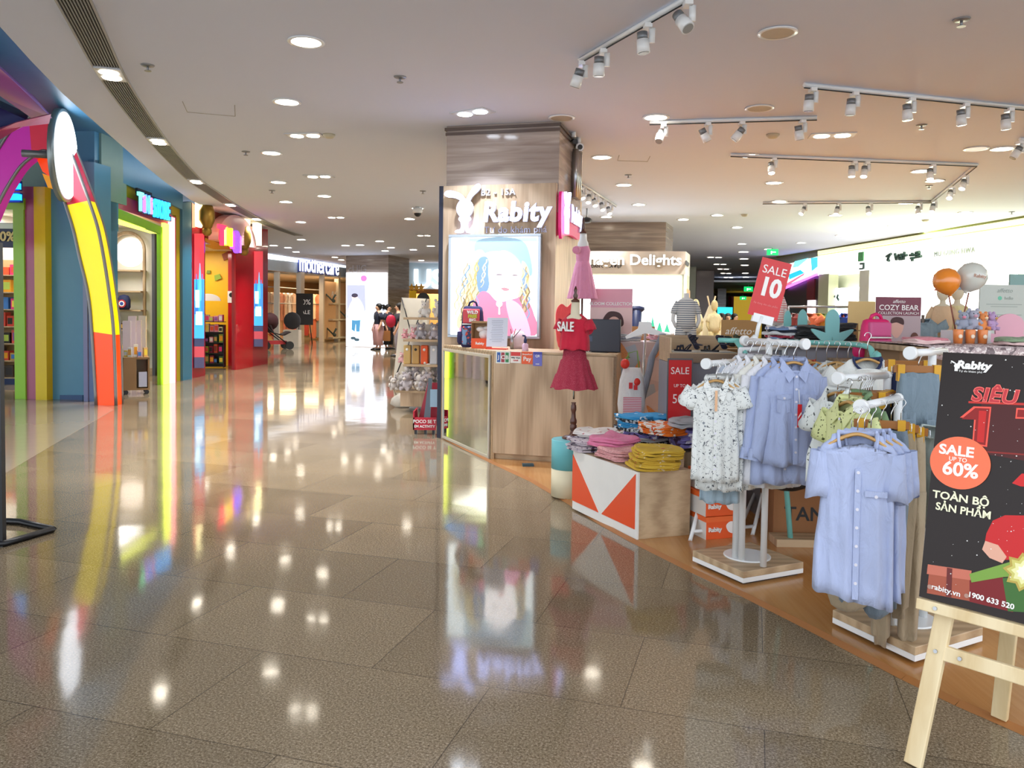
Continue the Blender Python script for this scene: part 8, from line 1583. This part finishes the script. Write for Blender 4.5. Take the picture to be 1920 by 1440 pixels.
TB = [cloth('table_rose', '#c88088'), cloth('table_mauve', '#a88088'), cloth('table_pale', '#e0c0bc')]
wstack(1735, 4.3, RZ+.012, 2, .22, .16, .02, TB, 'rose garment at the left end of the glitter cloth', 'rose garments on the glitter cloth', 11)
wstack(1905, 4.25, RZ+.012, 2, .18, .16, .02, [TB[2], cloth('table_green', '#8aa080')], 'pale pink garment at the right edge on the glitter cloth', 'pale garments at the right edge', 12)
cactus(1890, 4.6, RZ+.012, .48, zat(1890, 592, 4.6)-RZ, '#e0a8b8', 'pink leaf cut-out on the right-hand table behind the plush toys', 2)
t, M, w = topbox(1788, 1858, 4.42, RZ+.014, zat(1820, 620, 4.42), .14, mat('tray_clear_white', '#d8d4d4', .2), 'cup_tray', 'clear tray stand under the plush toys on the glitter cloth', 'tray')
for i in range(3):
    P = at(1796+23*i, 640, 4.38); P.z = RZ+.014; tp_ = thing('toy_cup', ['orange bear cup at the left of three', 'middle orange bear cup', 'orange bear cup at the right of three'][i], 'cup', P, 0, 'orange bear cups'); M = frame(P); put('cup', MB(M).lathe([(.022, 0), (.026, .075), (.024, .078)], n=16), mat('cup_orange', '#e88a4a', .3), tp_); put('face', MB(M).ball((0, -.025, .04), .012, 10, sy=.4), mat('face_cream', '#f4e0c8', .5), tp_)
tz = zat(1820, 620, 4.42)+.002
for i, (px, s, c1, c2, lb) in enumerate([(1805, .095, '#9aa0b0', '#e08aa0', 'grey plush with a pink pocket on the tray'), (1822, .105, '#a8a8b8', '#d0a0b0', 'taller grey plush with round ears on the tray'), (1840, .09, '#e89050', '#f0d8b0', 'orange plush in the middle of the tray'), (1856, .09, '#b898c0', '#c89858', 'lilac plush with a straw hat on the tray')]):
    P = at(px, 640, 4.46); P.z = tz; plush(P, s, c1, c2, lb, 'plush toys on the tray', rz=.3*i-.4)
for i, (px, py, r, c, lb) in enumerate([(1775, 527, 24.5, '#ee8a22', 'orange balloon on a stick above the right-hand table'), (1822, 519, 27, '#d4d6cc', 'white balloon with small lettering above the right-hand table')]):
    D = 4.55+.03*i; P = at(px, py, D); R_ = r/1500*D; t = thing('balloon', lb, 'balloon', at(1797, 620, D)); mb = MB(frame(P, 0) @ Matrix.Rotation(radians(20 if i else -16), 4, 'Y'))
    put('balloon_skin', mb.lathe([(.0001, R_*1.0), (R_*.4, R_*.92), (R_*.75, R_*.68), (R_*.98, R_*.2), (R_*.96, -.2*R_), (R_*.72, -R_*.68), (R_*.3, -R_*1.02), (R_*.08, -R_*1.12), (R_*.12, -R_*1.2)], n=32), mat('latex'+c, c, .25, coat=.5, spec=.7), t)
    e = at(1797, 600, D); put('stick', MB().cyl(P+V((0, 0, -R_*1.1))+V(((e.x-P.x)*.2, 0, 0)), V((e.x, e.y, RZ+.02)), .004, n=6), mat('stick_brown', '#8a4a3a', .5), t)
    if i: text('Rabity', .028, wallM(P+V((0, -R_*1.0, 0)), (1, 0, -.1), (0, -1, 0)), mat('balloon_ink', '#c08a70', .5), t, ext=.001)
P = at(1880, 640, 5.4); M = wallM((P.x, P.y, RZ-.2), (1, 0, 0), (0, -1, 0)); t = thing('notice_board', 'pale sage notice board with faint print at the right edge', 'board', V((P.x, P.y, RZ-.2))); H3 = zat(1880, 534, 5.4)-RZ+.2
put('board', MB(M).box((-.165, 0, -.012), (.32, H3, 0)), mat('board_sage', '#c4ccc4', .5), t); text('affetto', .04, M @ Matrix.Translation((0, H3-.04, .001)), mat('ink_sage', '#98a49c', .5), t, ext=.0006, shear=.3); put('leaf_logo', MB(M).prism(ell(-.03, H3-.09, .014, .014, 12), 0, .001), mat('leaf_green', '#70c8a8', .5), t); text('hello', .03, M @ Matrix.Translation((.03, H3-.09, .001)), mat('ink_sage', '#98a49c', .5), t, ext=.0006)
mb = MB(M)
for j, (y, w_) in enumerate([(.13, .12), (.145, .09), (.2, .12), (.22, .11), (.235, .08)]): mb.box((-w_, H3-y-.004, 0), (w_, H3-y, .001))
put('print_lines', mb, mat('ink_sage', '#98a49c', .5), t)
for p in (-.14, .29): put('leg', MB().box((P.x+p-.01, P.y, .012), (P.x+p+.01, P.y+.012, RZ-.2)), STEEL, t)
tag(put('teal_board', MB(frame(at(1906, 640, 6.4).xy.to_3d())).box((-.07, 0, .012), (.5, .02, zat(1906, 514, 6.4))), mat('board_blue_green', '#8cb4b0', .5)), 'blue-green board rising behind the sage notice board', 'board')
# mannequins with hats
P = at(1765, 640, 6.2); P.z = 1.12; torso_man(P, -.5, .42, 'child mannequin in a peach shirt and jeans with a coral cap below the orange balloon', cloth('peach_shirt', '#ecc8a0'), cloth('jean_blue', '#8aa4bc'), True, CREAM, mat('cap_coral', '#f08060', .7))
P = at(1792, 640, 6.35); P.z = 1.1; torso_man(P, .1, .45, 'child mannequin in a pale yellow dress with a blue bucket hat', cloth('butter_dress', '#eadfa8'), cloth('butter_dress', '#eadfa8'), True, CREAM, mat('hat_sky', '#90b8d8', .7))
P = at(1733, 598, 6.0); shirt(P+V((0, 0, .0)), -.3, .2, .3, cloth('grey_denim_dot', '#9ab0bc'), 'blue-grey dungaree top with a white tag left of the mannequins', sl=.05, seed=301, placket=False, collar='round'); put('x', MB(frame(P)).box((0, 0, 0), (.001, .001, .001)), WHITE) if 0 else None
A = at(1700, 640, 5.9); B = at(1840, 640, 5.9); t = thing('display_block', 'wooden block carrying the hatted child mannequins', 'display block', ((A.x+B.x)/2, 5.9, .012)); put('body', MB().box((A.x, 5.85, .012), (B.x, 6.7, 1.1)), OAKH, t); put('hanging_post', MB().cyl((P.x, P.y+.02, 1.1), (P.x, P.y+.02, P.z+.03), .012), STEEL, t)
# ================= small corrections and unique labels =================
ORDS = ['first', 'second', 'third', 'fourth', 'fifth', 'sixth', 'seventh', 'eighth', 'ninth', 'tenth', 'eleventh', 'twelfth', 'thirteenth', 'fourteenth', 'fifteenth', 'sixteenth', 'seventeenth', 'eighteenth', 'nineteenth', 'twentieth']
def pxof(P):
    d = P-CAM; return CXP+FPX*d.dot(rt)/max(d.dot(fw), .01), CYP-FPX*d.dot(up)/max(d.dot(fw), .01)
tops = {}
for o in COL.objects:
    if o.parent is None and o.get('label') and o.get('category'): tops.setdefault(o['label'], []).append(o)
for lb, L in tops.items():
    if len(L) < 2: continue
    xs = [o.location.x for o in L]; ys = [o.location.y for o in L]; zs = [o.location.z for o in L]
    if max(xs)-min(xs) < .12 and max(ys)-min(ys) < .12 and max(zs)-min(zs) > .01:
        L.sort(key=lambda o: -o.location.z)
        for i, o in enumerate(L): o['label'] = lb+(', topmost' if i == 0 else ', lowest' if i == len(L)-1 else ', %s from top' % ORDS[i])
    else:
        # split into shelf levels first, then left to right
        lev = {}
        for o in L: lev.setdefault(round(o.location.z/.12) if max(zs)-min(zs) > .25 and 'toy' in lb else 0, []).append(o)
        keys = sorted(lev, reverse=True)
        for r, kz in enumerate(keys):
            G = sorted(lev[kz], key=lambda o: pxof(o.location)[0])
            for i, o in enumerate(G):
                a = 'leftmost' if i == 0 else 'rightmost' if i == len(G)-1 else ORDS[min(i, 19)]+' from left'
                if len(G) == 1: a = 'alone'
                o['label'] = lb+', '+a+((' on '+('top' if r == 0 else ORDS[min(r, 19)])+' board') if len(keys) > 1 else '')
for o in COL.objects:
    if o.get('label') and o.parent is None and len(o['label'].split()) > 16: print('LONG', len(o['label'].split()), o.name, '|', o['label'])
